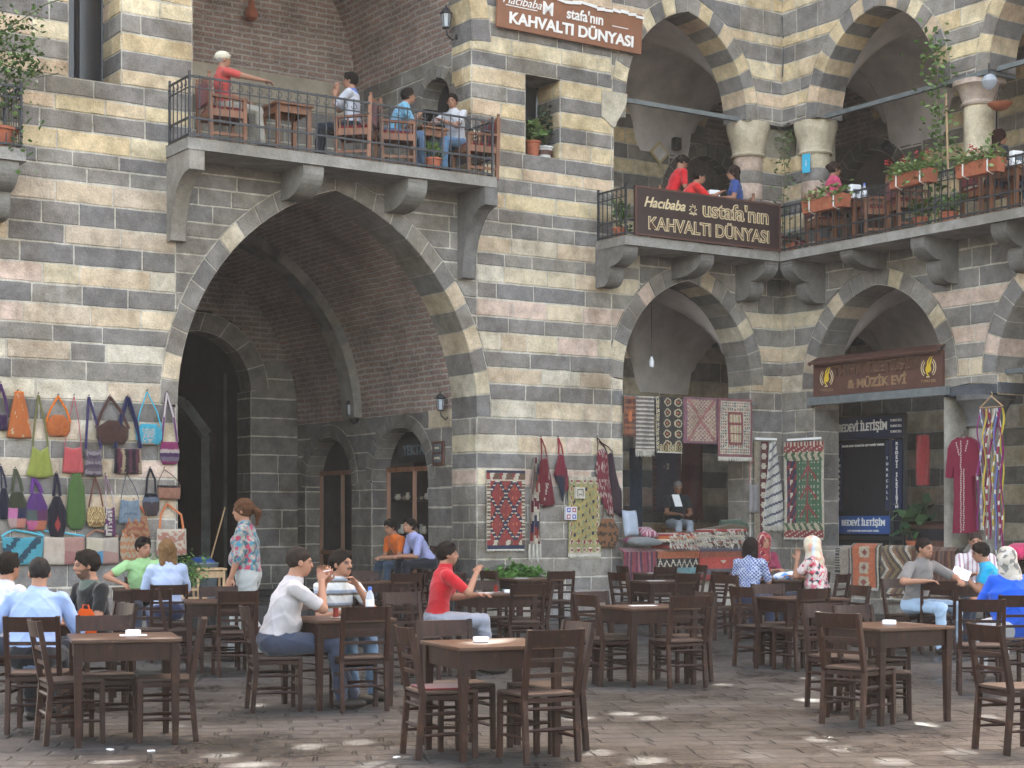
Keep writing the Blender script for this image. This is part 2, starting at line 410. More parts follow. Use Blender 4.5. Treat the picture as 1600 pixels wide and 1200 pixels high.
# ------------------------------------------------------------ courses measured on the facade (top z, L light / D dark)
def alt(z1, z0, first, step=.27):
    out = []; z = z1; k = first
    while z > z0+.1: out.append((z, k)); z -= step*random.uniform(.93, 1.07); k = 'D' if k == 'L' else 'L'
    return out
def seq(s):  # "9.2D 8.95L" -> list
    return [(float(x[:-1]), x[-1]) for x in s.split()]
TOPL = alt(13.2, 9.1, 'D'); TOPR = alt(13.2, 9.45, 'L')
CL = TOPL+seq('9.08L 8.83D 8.55L 8.29D 8.02L 7.8D 7.54L 7.32D 7.06L 6.77D 6.56D 6.34L 6.04D 5.73L 5.46D 5.17L 4.89D 4.61L 4.33D 4.09L 3.83D 3.56L 3.28D 3.0L 2.71D 2.46L 2.2D 1.95L 1.62D 1.3D 1.0D .66D .33D')+[(-.1, None)]
CR = TOPR+seq('9.47L 9.2D 8.95L 8.67D 8.42L 8.16D 7.91L 7.63D 7.38L 7.18D 6.94L 6.68D 6.46D 6.21L 5.95D 5.73L 5.47D 5.2L 4.91D 4.66L 4.36D 4.09L 3.83D 3.56L 3.27D 2.99L 2.7D 2.44L 2.17D 1.85D 1.57D 1.29D 0.97D .65D .33D')+[(-.1, None)]
# arcade wing (both facades round the corner)
CU = alt(13.2, 11.0, 'D', .3)+seq('11.1L 10.86D 10.42L 10.23D 9.92L 9.6D 9.36L 9.11D 8.87D')+[(8.8, None)]
CM = seq('6.28D 6.0D 5.68D 5.35L 5.08D 4.75L 4.47D 4.22L 3.93D 3.6D 3.2D 2.8D 2.35D 1.95D 1.55D 1.1D .7D .33D')+[(-.1, None)]
CJ = seq('9.11D 8.83L 8.48L 8.24L 7.95D 7.72L 7.44D 7.17L 6.9D 6.63L')+[(6.28, None)]
CIN = seq('11.4D 11.1L 10.8D 10.5L 10.2D 9.9L 9.6D 9.3L 9.0D 8.7L 8.42D 8.12L 7.8D 7.5L 7.2D 6.9L 6.6D')+[(6.28, None)]
CLO = seq('6.1D 5.75L 5.45D 5.1L 4.8D 4.4L 4.05D 3.7L 3.3D 2.95L 2.6D 2.25L 1.9D 1.55L 1.25D')+[(1.0, None)]
DK = lambda *a: 'D'

def stone_obj(mb, name, parent, mat='stone'): return mb.build(name, mat, parent)

# ======================================================== GATEHOUSE
gate = thing('gatehouse', 'striped cream and black stone gatehouse wall with the great pointed gate arch and brick vaults', 'building', FA.p(-9.2, 0), 0)
def part(mb, name, mat, root, **k):     # build a part in world space under a root that has a location
    o = mb.build(name, mat, None, **k); o.parent = root
    o.matrix_parent_inverse = Matrix.Translation(root.location).inverted() if root.rotation_euler.z == 0 else root.matrix_basis.inverted()
    return o
G = Hole(-9.195, 2.575, 3.27, 6.66, -1, .27)
IW = Hole(-9.13, 2.41, 9.35, 12.2, 6.9, .36)
WL = RHole(-13.39, -12.62, 7.8, 10.6); WR = RHole(-5.67, -4.97, 7.63, 8.95)
AU = Hole(-2.24, 1.36, 8.83, 10.54, 6.28, .3); AL = Hole(-2.215, 1.445, 4.04, 5.81, 1.0, .31)
AUj = RHole(-3.85, -.2, 6.28, 8.45)
mb = MB()
CLh = [c for c in CL if c[0] > 7.1]; blocks(mb, FA, -18, -11.54, CLh+[(7.06, None)], [G, IW, WL]); blocks(mb, FA, -18, -11.8, [c for c in CL if c[0] < 7.1], [G, IW, WL])
dz = lambda u, z: z < 6.9 and (z > 5.98 or (u < -9.2 and z > 4.75 and u > -11.8))
blocks(mb, FA, -11.8, -6.62, [(7.06, 'D')]+[c for c in CR if c[0] < 6.95], [G, IW, RHole(-11.6, -6.72, 7.0, 20)], dark=lambda u, z: z < 6.95 and not (z < 4.6))
blocks(mb, FA, -11.54, -6.72, [c for c in CR if c[0] > 9.4]+[(9.2, None)], [IW])
blocks(mb, FA, -6.72, -3.9, [c for c in CR if c[0] > 7.0]+[(6.94, None)], [G, IW, WR, AU]); blocks(mb, FA, -6.62, -3.9, [c for c in CR if c[0] < 7.0], [G, WR, AU])
wallA = part(mb, 'striped_wall', 'stone', gate)
wallA['label'] = 'striped cream and black ashlar wall of the gatehouse'
mb = MB()
def gk(v, side):
    if side == -1: return 'L' if v in (5, 7) else 'D'
    return 'L' if v in (1, 3, 5, 6) and random.random() < .8 else 'D'
arch_ring(mb, FA, G, .27, .75, lambda v, s: 'D' if s == 1 and v > 6 or s == -1 and v not in (4, 7, 1) else ('L' if v % 2 else 'D'), .36)
part(mb, 'gate_arch', 'stone', gate)
mb = MB(); jamb(mb, FA, -6.62, -1, -.1, 3.27, CR, .75); part(mb, 'gate_jamb', 'stone', gate); mb = MB(); jamb(mb, FA, -11.77, 1, -.1, 3.27, CL, .75)
part(mb, 'gate_jamb', 'stone', gate)
mb = MB(); arch_ring(mb, FA, IW, .36, .6, lambda v, s: 'DL'[v % 2], .34); part(mb, 'upper_arch', 'stone', gate)
mb = MB(); jamb(mb, FA, -6.72, -1, 6.9, 9.35, CR, .6); part(mb, 'upper_jamb', 'stone', gate); mb = MB(); jamb(mb, FA, -11.54, 1, 6.9, 9.35, CL, .6)
part(mb, 'upper_jamb', 'stone', gate)
# passage
FR = Fr(FA.p(-6.62, 0, -.75), -dB, -dA); FLw = Fr(FA.p(-11.77, 0, -.75), -dB, dA)
D1 = Hole(1.75, .98, 2.3, 3.2, .3, .24); D2 = Hole(4.4, .92, 2.25, 3.15, .3, .24)
CP = seq('3.45D 3.15D 2.82D 2.5D 2.15D 1.82D 1.5D 1.15D .8D .5D')+[(.2, None)]
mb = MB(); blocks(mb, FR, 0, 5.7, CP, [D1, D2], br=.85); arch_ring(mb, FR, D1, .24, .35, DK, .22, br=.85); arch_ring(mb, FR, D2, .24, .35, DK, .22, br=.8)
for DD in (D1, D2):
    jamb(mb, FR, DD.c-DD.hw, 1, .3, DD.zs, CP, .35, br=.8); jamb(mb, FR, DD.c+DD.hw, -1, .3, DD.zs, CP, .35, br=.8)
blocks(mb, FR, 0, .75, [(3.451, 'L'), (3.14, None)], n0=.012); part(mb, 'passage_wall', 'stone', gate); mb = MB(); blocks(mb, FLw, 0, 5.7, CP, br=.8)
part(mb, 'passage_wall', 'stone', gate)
mb = MB()
def vault(fr, H, t0, t1, n0):
    pts = []; c, _, _ = H.curve(0, 22)
    prof = [(H.c-x, H.zs+z) for x, z in c]+[(H.c+x, H.zs+z) for x, z in reversed(c)]
    for i in range(9):
        t = lerp(t0, t1, i/8); pts.append([fr.p(u, z+random.uniform(-.008, .008), n0-t) for u, z in prof])
    return pts
Gv = Hole(-9.195, 2.575, 3.45, 6.72)
sheet(mb, vault(FA, Gv, .7, 6.5, 0)); part(mb, 'passage_vault', 'brick', gate, smooth=2)
mb = MB(); Rb = Hole(-9.195, 2.40, 3.45, 6.5, -1, .2)
arch_ring(mb, Fr(FA.p(0, 0, -3.85), dA, dB), Rb, .2, .42, DK, .32, br=.95, mort=(.3, .28, .26))
jb = Fr(FA.p(-6.62, 0, -3.85), dA, dB)
part(mb, 'vault_rib', 'stone', gate)
mb = MB(); FE = Fr(FA.p(0, 0, -6.4), dA, dB)
aj = ua(392, -6.4)[0]; GE = Hole(aj-1.45, 1.45, 4.05, 5.05, .2, .36)
CE = seq('7.0D 6.6D 6.2D 5.8D 5.4D 5.0D 4.65D 4.3D 3.92D 3.55D 3.2D 2.85D 2.5D 2.15D 1.8D 1.45D 1.1D .75D .4D')+[(.1, None)]
zT = 4.55
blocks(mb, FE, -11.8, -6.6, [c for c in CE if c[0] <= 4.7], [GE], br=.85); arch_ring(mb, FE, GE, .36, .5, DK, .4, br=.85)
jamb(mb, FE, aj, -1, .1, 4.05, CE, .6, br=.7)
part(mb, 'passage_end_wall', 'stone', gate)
mb = MB(); pts = [[FE.p(lerp(-11.8, -6.6, i/6), z, -.02) for z in (4.62, 5.4, 6.1, 6.9)] for i in range(7)]
# brick tympanum above the inner gateway
bm_ = MB(); 
for i in range(26):
    a0, a1 = lerp(-11.8, -6.6, i/26), lerp(-11.8, -6.6, (i+1)/26)
    z0 = max([4.62]+[(GE(z)[0] <= a0 and a1 <= GE(z)[1]) and z+.06 or 0 for z in np.arange(4.6, 5.5, .05) if GE(z)])
    bm_.add([FE.p(a0, z0), FE.p(a1, z0), FE.p(a1, 7.1), FE.p(a0, 7.1)], [(0, 1, 2, 3)], None, [(a0, z0), (a1, z0), (a1, 7.1), (a0, 7.1)])
part(bm_, 'tympanum', 'brick_grey', gate)
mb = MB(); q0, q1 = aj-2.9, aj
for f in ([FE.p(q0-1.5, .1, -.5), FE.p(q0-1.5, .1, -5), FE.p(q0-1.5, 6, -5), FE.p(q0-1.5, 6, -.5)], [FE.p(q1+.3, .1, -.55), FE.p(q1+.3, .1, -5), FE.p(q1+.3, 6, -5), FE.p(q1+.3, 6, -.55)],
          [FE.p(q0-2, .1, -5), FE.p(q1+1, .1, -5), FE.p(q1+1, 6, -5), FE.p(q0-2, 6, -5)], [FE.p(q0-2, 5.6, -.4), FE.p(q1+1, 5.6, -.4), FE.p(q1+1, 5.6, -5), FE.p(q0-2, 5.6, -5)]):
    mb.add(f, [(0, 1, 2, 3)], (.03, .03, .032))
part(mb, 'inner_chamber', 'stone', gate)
mb = MB(); a1_, _ = ua(322, -8.2); f8 = Fr(FA.p(0, 0, -8.2), dA, dB)
for u0, z0, u1, z1, w in ((a1_, .3, a1_, 3.3, .16), (a1_, 3.3, a1_-.5, 3.9, .2), (a1_-.5, 3.9, a1_-1.3, 4.15, .2), (a1_+.5, .3, a1_+.5, 4.6, .2)): mb.beam(f8.p(u0, z0), f8.p(u1, z1), w, w, col=(.16, .17, .17))
part(mb, 'inner_door_frame', 'stone', gate)
# iwan above the gate
FRi = Fr(FA.p(-6.72, 0, -.6), -dB, -dA); FLi = Fr(FA.p(-11.54, 0, -.6), -dB, dA); FBi = Fr(FA.p(0, 0, -3.95), dA, dB)
NW = Hole(.5, .45, 8.55, 8.95, 6.9, .2)
CI = seq('9.3D 9.05D 8.78D 8.5D 8.2D 7.9D 7.6D 7.3D')+[(6.95, None)]
mb = MB(); blocks(mb, FRi, 0, 3.4, CI, [NW]); arch_ring(mb, FRi, NW, .2, .3, DK, .2); blocks(mb, FLi, 0, 3.4, CI)
blocks(mb, FBi, -11.54, -6.72, seq('8.86D 8.55D 8.25D 7.95D 7.6D 7.3D')+[(6.95, None)])
part(mb, 'upper_room_wall', 'stone', gate)
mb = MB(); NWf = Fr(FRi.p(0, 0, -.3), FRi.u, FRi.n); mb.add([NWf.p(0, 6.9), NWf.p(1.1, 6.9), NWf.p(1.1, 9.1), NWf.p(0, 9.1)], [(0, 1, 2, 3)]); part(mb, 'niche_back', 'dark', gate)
mb = MB(); mb.add([FBi.p(-11.6, 8.86, .03), FBi.p(-6.7, 8.86, .03), FBi.p(-6.7, 9.42, .03), FBi.p(-11.6, 9.42, .03)], [(0, 1, 2, 3)])
part(mb, 'plaster_band', 'plaster_tan', gate)
mb = MB(); sheet(mb, [[FBi.p(lerp(-11.6, -6.66, i/8), lerp(9.4, 13, j/8), .02) for j in range(9)] for i in range(9)])
Iv = Hole(-9.13, 2.42, 9.3, 12.2); sheet(mb, vault(FA, Iv, .55, 4.0, 0)); part(mb, 'upper_vault', 'brick', gate)
mb = MB()   # floor slab of the upper room, window reveals
mb.add([FA.p(-11.7, 6.95, 0), FA.p(-6.6, 6.95, 0), FA.p(-6.6, 6.95, -4), FA.p(-11.7, 6.95, -4)], [(0, 1, 2, 3)], (.2, .19, .17))
mb.add([FA.p(-11.7, 6.75, -.7), FA.p(-6.6, 6.75, -.7), FA.p(-6.6, 6.75, -6.5), FA.p(-11.7, 6.75, -6.5)], [(0, 1, 2, 3)], (.2, .19, .17))
part(mb, 'upper_floor', 'stone', gate)
for (u0, u1, z0, z1, cs, dep) in ((-13.39, -12.62, 7.8, 10.6, CL, .75), (-5.67, -4.97, 7.63, 8.95, CR, .7)):
    mb = MB(); jamb(mb, FA, u0, 1, z0, z1, cs, dep); jamb(mb, FA, u1, -1, z0, z1, cs, dep)
    mb.add([FA.p(u0, z0, .005), FA.p(u1, z0, .005), FA.p(u1, z0, -dep), FA.p(u0, z0, -dep)], [(0, 1, 2, 3)], DARK[0])
    mb.add([FA.p(u0, z1, .005), FA.p(u1, z1, .005), FA.p(u1, z1, -dep), FA.p(u0, z1, -dep)], [(0, 1, 2, 3)], DARK[1])
    w = part(mb, 'window', 'stone', gate)
    mb = MB(); mb.add([FA.p(u0, z0, -dep), FA.p(u1, z0, -dep), FA.p(u1, z1, -dep), FA.p(u0, z1, -dep)], [(0, 1, 2, 3)])
    for k in (0, .5, 1): mb.beam(FA.p(lerp(u0, u1, k), z0, -dep+.03), FA.p(lerp(u0, u1, k), z1, -dep+.03), .05, .04)
    p = mb.build('pane', 'glass_dark', None); p.parent = w
mb = MB()   # roof mass and back so that no light leaks in
for f in ([(-18, 13.2, 0), (-3.9, 13.2, 0), (-3.9, 13.2, -9), (-18, 13.2, -9)], [(-18, 0, -12), (-3.9, 0, -12), (-3.9, 13.2, -12), (-18, 13.2, -12)], [(-18, 13.2, -9), (-3.9, 13.2, -9), (-3.9, 13.2, -12), (-18, 13.2, -12)],
          [(-18, 0, 0), (-18, 0, -12), (-18, 13.2, -12), (-18, 13.2, 0)], [(-4.1, 0, -.9), (-4.1, 0, -12), (-4.1, 13.2, -12), (-4.1, 13.2, -.9)], [(-6, 0, -.76), (-4, 0, -.76), (-4, 6.7, -.76), (-6, 6.7, -.76)], [(-14.5, 0, -.8), (-14.5, 0, -12), (-14.5, 13.2, -12), (-14.5, 13.2, -.8)], [(-14.5, 0, -.77), (-11.8, 0, -.77), (-11.8, 7.7, -.77), (-14.5, 7.7, -.77)]):
    mb.add([FA.p(*v) for v in f], [(0, 1, 2, 3)], DARK[0])
part(mb, 'roof', 'stone', gate)
# stone bench along the foot of the wall
mb = MB()
for i in range(5):
    a0 = lerp(-6.45, -3.92, i/5); mb.box(FA.p(a0+.25, .22, .32), (.495, .6, .44+random.uniform(-.01, .01)), Matrix.Rotation(FA.rz(), 3, 'Z'), scol('D', 1.5))
part(mb, 'stone_bench', 'stone', gate, bevel=.015)
mb = MB()
for i in range(6):
    a0 = lerp(-17.5, -11.9, i/6); mb.box(FA.p(a0+.46, .25, .28), (.93, .55, .5+random.uniform(-.01, .01)), Matrix.Rotation(FA.rz(), 3, 'Z'), scol('D', 1.1))
part(mb, 'stone_bench', 'stone', gate, bevel=.015)

# ======================================================== ARCADE WING
wing = thing('arcade_wing', 'two storey corner arcade wing of striped pointed arches with columns and whitewashed gallery vaults', 'building', (CO.x, CO.y, 0), 0)
BU = Hole(2.335, 1.405, 8.80, 10.42, 6.28, .3); BL = Hole(2.36, 1.52, 3.95, 5.64, 1.0, .31)
BU2 = Hole(6.3, 1.45, 8.80, 10.42, 6.28, .3); BL2 = Hole(6.5, 1.5, 3.95, 5.64, .0, .31)
BUj = RHole(.2, 4.0, 6.28, 8.8); BUj2 = RHole(4.0, 7.9, 6.28, 8.8)
ADx = lambda u, z: z > 5.4
mb = MB(); 
blocks(mb, FA, -3.9, .0, CU, [AU, AUj, Hole(-9.13, 2.41, 9.35, 12.2, 6.9, .36)], bw=(.35, .7))
part(mb, 'striped_wall', 'stone', wing)['label'] = 'upper striped wall of the arcade above the dark sign'
mb = MB(); blocks(mb, FB, 0, 8.5, CU, [BU, BU2], bw=(.35, .7)); part(mb, 'striped_wall', 'stone', wing)['label'] = 'upper striped wall of the arcade at the right'
mb = MB()
blocks(mb, FA, -3.9, -3.6, [c for c in CR if 6.3 < c[0] < 9.0]+[(6.28, None)], [AU, RHole(-3.85, 0, 6.2, 8.47)])
part(mb, 'pier_facing', 'stone', wing)
mb = MB(); cr2 = [c for c in CR if c[0] < 6.3]
blocks(mb, FA, -6.62, -3.3, [(6.66, 'D')]+cr2 if False else cr2, [AL, RHole(-7, -3.9, -1, 7)])
blocks(mb, FA, -3.3, 0, CM, [AL], bw=(.35, .7)); blocks(mb, FB, 0, 8.5, CM, [BL, BL2, RHole(3.88, 5.05, .0, 3.8)], bw=(.35, .7))
part(mb, 'lower_wall', 'stone', wing)
K2 = lambda v, s: 'DL'[v % 2]
K3 = lambda v, s: 'L' if (v*7+s*3) % 4 == 0 else 'D'
for fr, H, kk, zb, cs in ((FA, AU, K2, 8.83, CJ), (FB, BU, K2, 8.8, CJ), (FB, BU2, K2, 8.8, CJ), (FA, AL, K3, 1.0, CM), (FB, BL, K3, 1.0, CM), (FB, BL2, K3, 3.6, CM)):
    mb = MB(); arch_ring(mb, fr, H, .3, .6, kk, .27)
    if zb < 5:
        cj = [c for c in cs if c[0] < H.zs-.05]; cj = [(H.zs, 'L')]+cj
        jamb(mb, fr, H.c+H.hw, -1, zb, H.zs, cj, .6); jamb(mb, fr, H.c-H.hw, 1, zb, H.zs, cj, .6)
    part(mb, 'arch', 'stone', wing)
# left jamb and bracket of the upper opening
mb = MB(); jamb(mb, FA, -3.85, 1, 6.28, 8.5, CR, .6); part(mb, 'jamb', 'stone', wing)
mb = MB(); pr = [(-4.12, 8.9), (-3.58, 8.9), (-3.6, 8.72), (-3.7, 8.55), (-3.8, 8.4), (-3.83, 8.3), (-3.9, 8.3), (-4.12, 8.45)]
vs = [FA.p(u, z, .03) for u, z in pr]+[FA.p(u, z, -.55) for u, z in pr]; k = len(pr)
mb.add(vs, [tuple(range(k)), tuple(range(2*k-1, k-1, -1))]+[(i, (i+1) % k, k+(i+1) % k, k+i) for i in range(k)], (.60, .54, .42))
part(mb, 'bracket_capital', 'carved', wing)
def bands(mb, c, r, zs, n=20):
    for (zt, k), (zb, _) in zip(zs[:-1], zs[1:]):
        mb.lathe([(r-.006, zb), (r, zb+.012), (r, zt-.012), (r-.006, zt)], c, n, scol(k))
def column(fr, u, n, zs, r, capz, capc, name='column', sq=.40):
    c = fr.p(u, 0, n); mb = MB(); bands(mb, c, r, zs)
    o = part(mb, name, 'stone', wing, smooth=True)
    mb = MB(); z0, z1 = capz
    # octagonal flared capital
    rz = fr.rz(); vs = []; prof = [(r+.03, z0-.06, 0), (r+.05, z0-.03, 0), (r+.03, z0, 0), (r+.02, z0+.02, 0), (r+.05, lerp(z0, z1, .35), .3), (r+.1, lerp(z0, z1, .65), .7), (sq+.06, z1-.08, 1), (sq+.06, z1, 1)]
    nn = 24
    for rr, z, s in prof:
        for j in range(nn):
            a = 2*math.pi*j/nn+rz; ca, sa = math.cos(a-rz), math.sin(a-rz)
            q = max(abs(ca), abs(sa)); q8 = max(q, (abs(ca)+abs(sa))*.7071)
            ro = rr/lerp(1, q8, s)
            vs.append(Vector(c)+Vector((ro*math.cos(a), ro*math.sin(a), z)))
    kf = len(prof); mb.add(vs, [(i*nn+j, i*nn+(j+1) % nn, (i+1)*nn+(j+1) % nn, (i+1)*nn+j) for i in range(kf-1) for j in range(nn)]+[tuple(range((kf-1)*nn, kf*nn))], capc)
    p = mb.build('capital', 'carved', None, smooth=True); p.parent = o
    return o
cz = [(8.24, 'L'), (7.95, 'D'), (7.72, 'L'), (7.44, 'D'), (7.17, 'L'), (6.9, 'D'), (6.62, 'L'), (6.28, None)]
column(FA, -.53, -.33, cz, .27, (8.27, 8.83), (.66, .57, .42), sq=.33); column(FB, .53, -.33, cz, .27, (8.27, 8.80), (.66, .57, .42), sq=.33)
mb = MB(); blocks(mb, Fr(FA.p(0, 0, -.12), dA, dB), -.42, .12, CJ[3:]); blocks(mb, Fr(FB.p(0, 0, -.12), dB, -dA), -.12, .42, CJ[3:])
part(mb, 'corner_pier', 'stone', wing)
mb = MB()
Q = Matrix.Rotation(FA.rz(), 3, 'Z'); mb.box(FA.p(.25, 7.53, -.42), (1.1, .5, 2.5), Q, (.45, .40, .31)); mb.box(FB.p(-.25+.5, 7.53, -.6), (.5, .5, 2.5), Q, (.45, .4, .31))
part(mb, 'pier_core', 'stone', wing)
column(FB, 4.33, -.33, [(8.4, 'L'), (6.28, None)], .245, (8.4, 8.74), (.62, .50, .42), sq=.36)
mb = MB(); mb.box(FB.p(4.33, 8.77, -.31), (.98, .66, .07), Matrix.Rotation(FB.rz(), 3, 'Z')); part(mb, 'column_plate', 'tie', wing)
column(FB, 4.47, -.33, [(3.12, 'D'), (2.75, 'D'), (1.15, 'D'), (.95, None)], .27, (3.16, 3.62), (.155, .15, .145))
mb = MB(); mb.lathe([(.42, .3), (.42, .9), (.40, .95), (.36, 1.05), (.37, 1.1), (.30, 1.2), (.27, 1.24)], FB.p(4.47, 0, -.33), 8, DARK[2]); mb.box(FB.p(4.47, .45, -.33), (1.0, .8, 1.0), Matrix.Rotation(FB.rz(), 3, 'Z'), DARK[0])
part(mb, 'column_base', 'stone', wing)
mb = MB(); mb.box(FB.p(4.47, 3.71, -.31), (1.17, .62, .17), Matrix.Rotation(FB.rz(), 3, 'Z'), (.11, .115, .13)); part(mb, 'column_plate', 'stone', wing)
for fr, u0, u1, z in ((FA, -3.62, -.72, 8.86), (FB, .72, 4.0, 8.83), (FB, 4.66, 8.3, 8.83), (FB, 4.9, 8.3, 3.97)):
    mb = MB(); mb.beam(fr.p(u0, z, -.2), fr.p(u1, z, -.2), .07, .075); part(mb, 'tie_bar', 'tie', wing)
# galleries: floors, groin vaults, back walls
def prof(x, hw, h):
    x = min(abs(x), hw); Rr = (hw*hw+h*h)/(2*hw); cx = hw-Rr
    return math.sqrt(max(0, Rr*Rr-(x-cx)**2))
for zf, zs, h, nm in ((6.28, 8.83, 1.72, 'upper'), (1.0, 4.04, 1.72, 'lower')):
    mb = MB()
    gz = lambda a, n, bays: zs+max([prof(n+2.0, 1.4, h)]+[prof(a-c, hw, h) for c, hw in bays if abs(a-c) <= hw])
    Ab = [(-2.22, 1.5), (2.0, 1.4)]; 
    sheet(mb, [[FA.p(a, gz(a, n, Ab), n) for n in np.linspace(-.6, -3.4, 29)] for a in np.linspace(-4.1, 3.4, 70)])
    Bb = [(2.33, 1.5), (6.35, 1.55)]
    sheet(mb, [[FB.p(b, gz(b, n, Bb), n) for n in np.linspace(-.6, -3.4, 29)] for b in np.linspace(-.59, 8.5, 80)])
    part(mb, 'gallery_vault', 'plaster', wing, smooth=2)
    mb = MB()
    for fr, w in ((FA, (-3.9, 3.6)), (FB, (-.6, 8.5))):
        s = .004 if fr is FB else 0
        mb.add([fr.p(w[0], zf+s, .02), fr.p(w[1] if fr is FB else 0, zf+s, .02), fr.p(w[1], zf+s, -3.6), fr.p(w[0], zf+s, -3.6)], [(0, 1, 2, 3)], (.34, .31, .28))
    part(mb, 'gallery_floor', 'stone', wing)
FAb = Fr(FA.p(0, 0, -3.4), dA, dB); FBb = Fr(FB.p(0, 0, -3.4), dB, -dA)
dA_ = Hole(1.05, .95, 7.9, 9.0, 6.28, .26); dB_ = Hole(-1.15, .95, 7.9, 9.0, 6.28, .26)
dB2 = RHole(5.2, 6.0, 6.28, 8.5)
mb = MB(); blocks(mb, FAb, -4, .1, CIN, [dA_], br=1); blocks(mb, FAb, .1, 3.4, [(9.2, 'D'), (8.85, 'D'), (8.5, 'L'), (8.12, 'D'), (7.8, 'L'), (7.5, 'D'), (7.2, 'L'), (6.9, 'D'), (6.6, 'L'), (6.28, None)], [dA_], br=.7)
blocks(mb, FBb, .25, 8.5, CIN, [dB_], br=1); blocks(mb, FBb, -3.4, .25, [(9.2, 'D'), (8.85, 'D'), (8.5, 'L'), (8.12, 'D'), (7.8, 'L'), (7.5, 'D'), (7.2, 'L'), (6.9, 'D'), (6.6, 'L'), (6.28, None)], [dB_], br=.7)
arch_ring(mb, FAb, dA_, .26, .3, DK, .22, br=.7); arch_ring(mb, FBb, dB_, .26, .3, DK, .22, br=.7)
# striped lunette arches round the brick infill
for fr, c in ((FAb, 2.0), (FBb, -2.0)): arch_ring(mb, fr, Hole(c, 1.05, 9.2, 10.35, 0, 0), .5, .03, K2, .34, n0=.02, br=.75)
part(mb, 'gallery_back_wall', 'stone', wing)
mb = MB(); sheet(mb, [[FAb.p(lerp(.08, 3.4, i/4), lerp(9.19, 11, j/4), .004) for j in range(5)] for i in range(5)]); sheet(mb, [[FBb.p(lerp(-3.4, .25, i/4), lerp(9.19, 11, j/4), .004) for j in range(5)] for i in range(5)])
part(mb, 'brick_infill', 'brick_grey', wing)
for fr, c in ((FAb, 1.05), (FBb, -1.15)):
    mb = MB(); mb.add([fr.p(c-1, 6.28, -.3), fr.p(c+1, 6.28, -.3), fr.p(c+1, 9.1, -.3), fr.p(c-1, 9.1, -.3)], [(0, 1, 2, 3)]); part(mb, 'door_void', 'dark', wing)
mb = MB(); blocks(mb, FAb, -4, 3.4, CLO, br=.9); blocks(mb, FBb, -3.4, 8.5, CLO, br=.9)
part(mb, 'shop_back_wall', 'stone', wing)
mb = MB()   # roof, end walls
for f in ([FA.p(-3.9, 13.2, 0), FA.p(0, 13.2, 0), FA.p(6, 13.2, -6), FA.p(-3.9, 13.2, -6)], [FB.p(0, 13.21, 0), FB.p(8.5, 13.21, 0), FB.p(8.5, 13.21, -6), FB.p(-6, 13.21, -6)],
          [FA.p(-4, 0, -3.7), FA.p(5, 0, -3.7), FA.p(5, 13.2, -3.7), FA.p(-4, 13.2, -3.7)], [FB.p(-4, 0, -3.7), FB.p(8.5, 0, -3.7), FB.p(8.5, 13.2, -3.7), FB.p(-4, 13.2, -3.7)],
          [FA.p(-4.05, 0, -.05), FA.p(-4.05, 0, -3.8), FA.p(-4.05, 13.2, -3.8), FA.p(-4.05, 13.2, -.05)], [FB.p(8.5, 0, 0), FB.p(8.5, 0, -3.8), FB.p(8.5, 13.2, -3.8), FB.p(8.5, 13.2, 0)],
          [FA.p(-4, 6.2, -.02), FA.p(0, 6.2, -.02), FA.p(3.7, 6.2, -3.7), FA.p(-4, 6.2, -3.7)], [FB.p(0, 6.2, -.02), FB.p(8.5, 6.2, -.02), FB.p(8.5, 6.2, -3.7), FB.p(-3.7, 6.2, -3.7)]):
    mb.add(f, [(0, 1, 2, 3)], DARK[0])
part(mb, 'roof', 'stone', wing)
# parapet of the music shop and platform of the carpet shop
mb = MB(); blocks(mb, Fr(FB.p(0, 0, .02), dB, -dA), .84, 4.0, seq('1.08D .8D .5D .25D')+[(-.05, None)], bw=(.3, .6), br=1.2)
mb.box(FB.p(2.42, 1.12, -.2), (3.2, .46, .07), Matrix.Rotation(FB.rz(), 3, 'Z'), DARK[2])
part(mb, 'parapet', 'stone', wing)
mb = MB(); blocks(mb, Fr(FA.p(0, 0, .25), dA, dB), -3.9, -.2, seq('.62D .3D')+[(-.05, None)], bw=(.5, .9), br=1.7); blocks(mb, Fr(FA.p(0, 0, .02), dA, dB), -3.66, -.77, seq('1.0D')+[(.6, None)])
mb.box(FA.p(-2.05, .645, .12), (3.7, .3, .06), Matrix.Rotation(FA.rz(), 3, 'Z'), DARK[4])
part(mb, 'shop_plinth', 'stone', wing)

# ======================================================== BALCONIES (parts of the buildings)
def corbel(fr, u, ztop, reach, hgt, w, root, lobes=1, kind='quarter', col=(.30, .285, .26)):
    pr = []
    if kind == 'quarter':
        z = ztop; n = reach; pr = [(0, ztop)]
        pr.append((n, ztop))
        for L in range(lobes):
            h = hgt/lobes; r = n*(.5 if lobes > 1 else .75)
            n1 = n-r
            pr.append((n, z-.06))
            for i in range(9):
                t = i/8*math.pi/2; pr.append((n1+(n-n1)*math.cos(t), z-.06-(h-.06)*math.sin(t)))
            n = n1+.02; z -= h
        pr.append((0, z))
    else:   # tall concave console
        pr = [(0, ztop), (reach, ztop), (reach, ztop-.28)]
        for i in range(1, 12):
            t = i/11*math.pi/2; pr.append((reach*(1-math.sin(t))+.14*math.sin(t), ztop-.28-(hgt-.28)*(1-math.cos(t))))
        pr.append((0, ztop-hgt))
    k = len(pr); mb = MB()
    vs = [fr.p(u-w/2, z, n) for n, z in pr]+[fr.p(u+w/2, z, n) for n, z in pr]
    mb.add(vs, [tuple(range(k)), tuple(range(2*k-1, k-1, -1))]+[(i, (i+1) % k, k+(i+1) % k, k+i) for i in range(k)], (lambda f: tuple(c*f for c in col))(random.uniform(.88, 1.1)))
    return part(mb, 'corbel', 'carved', root, bevel=.012)
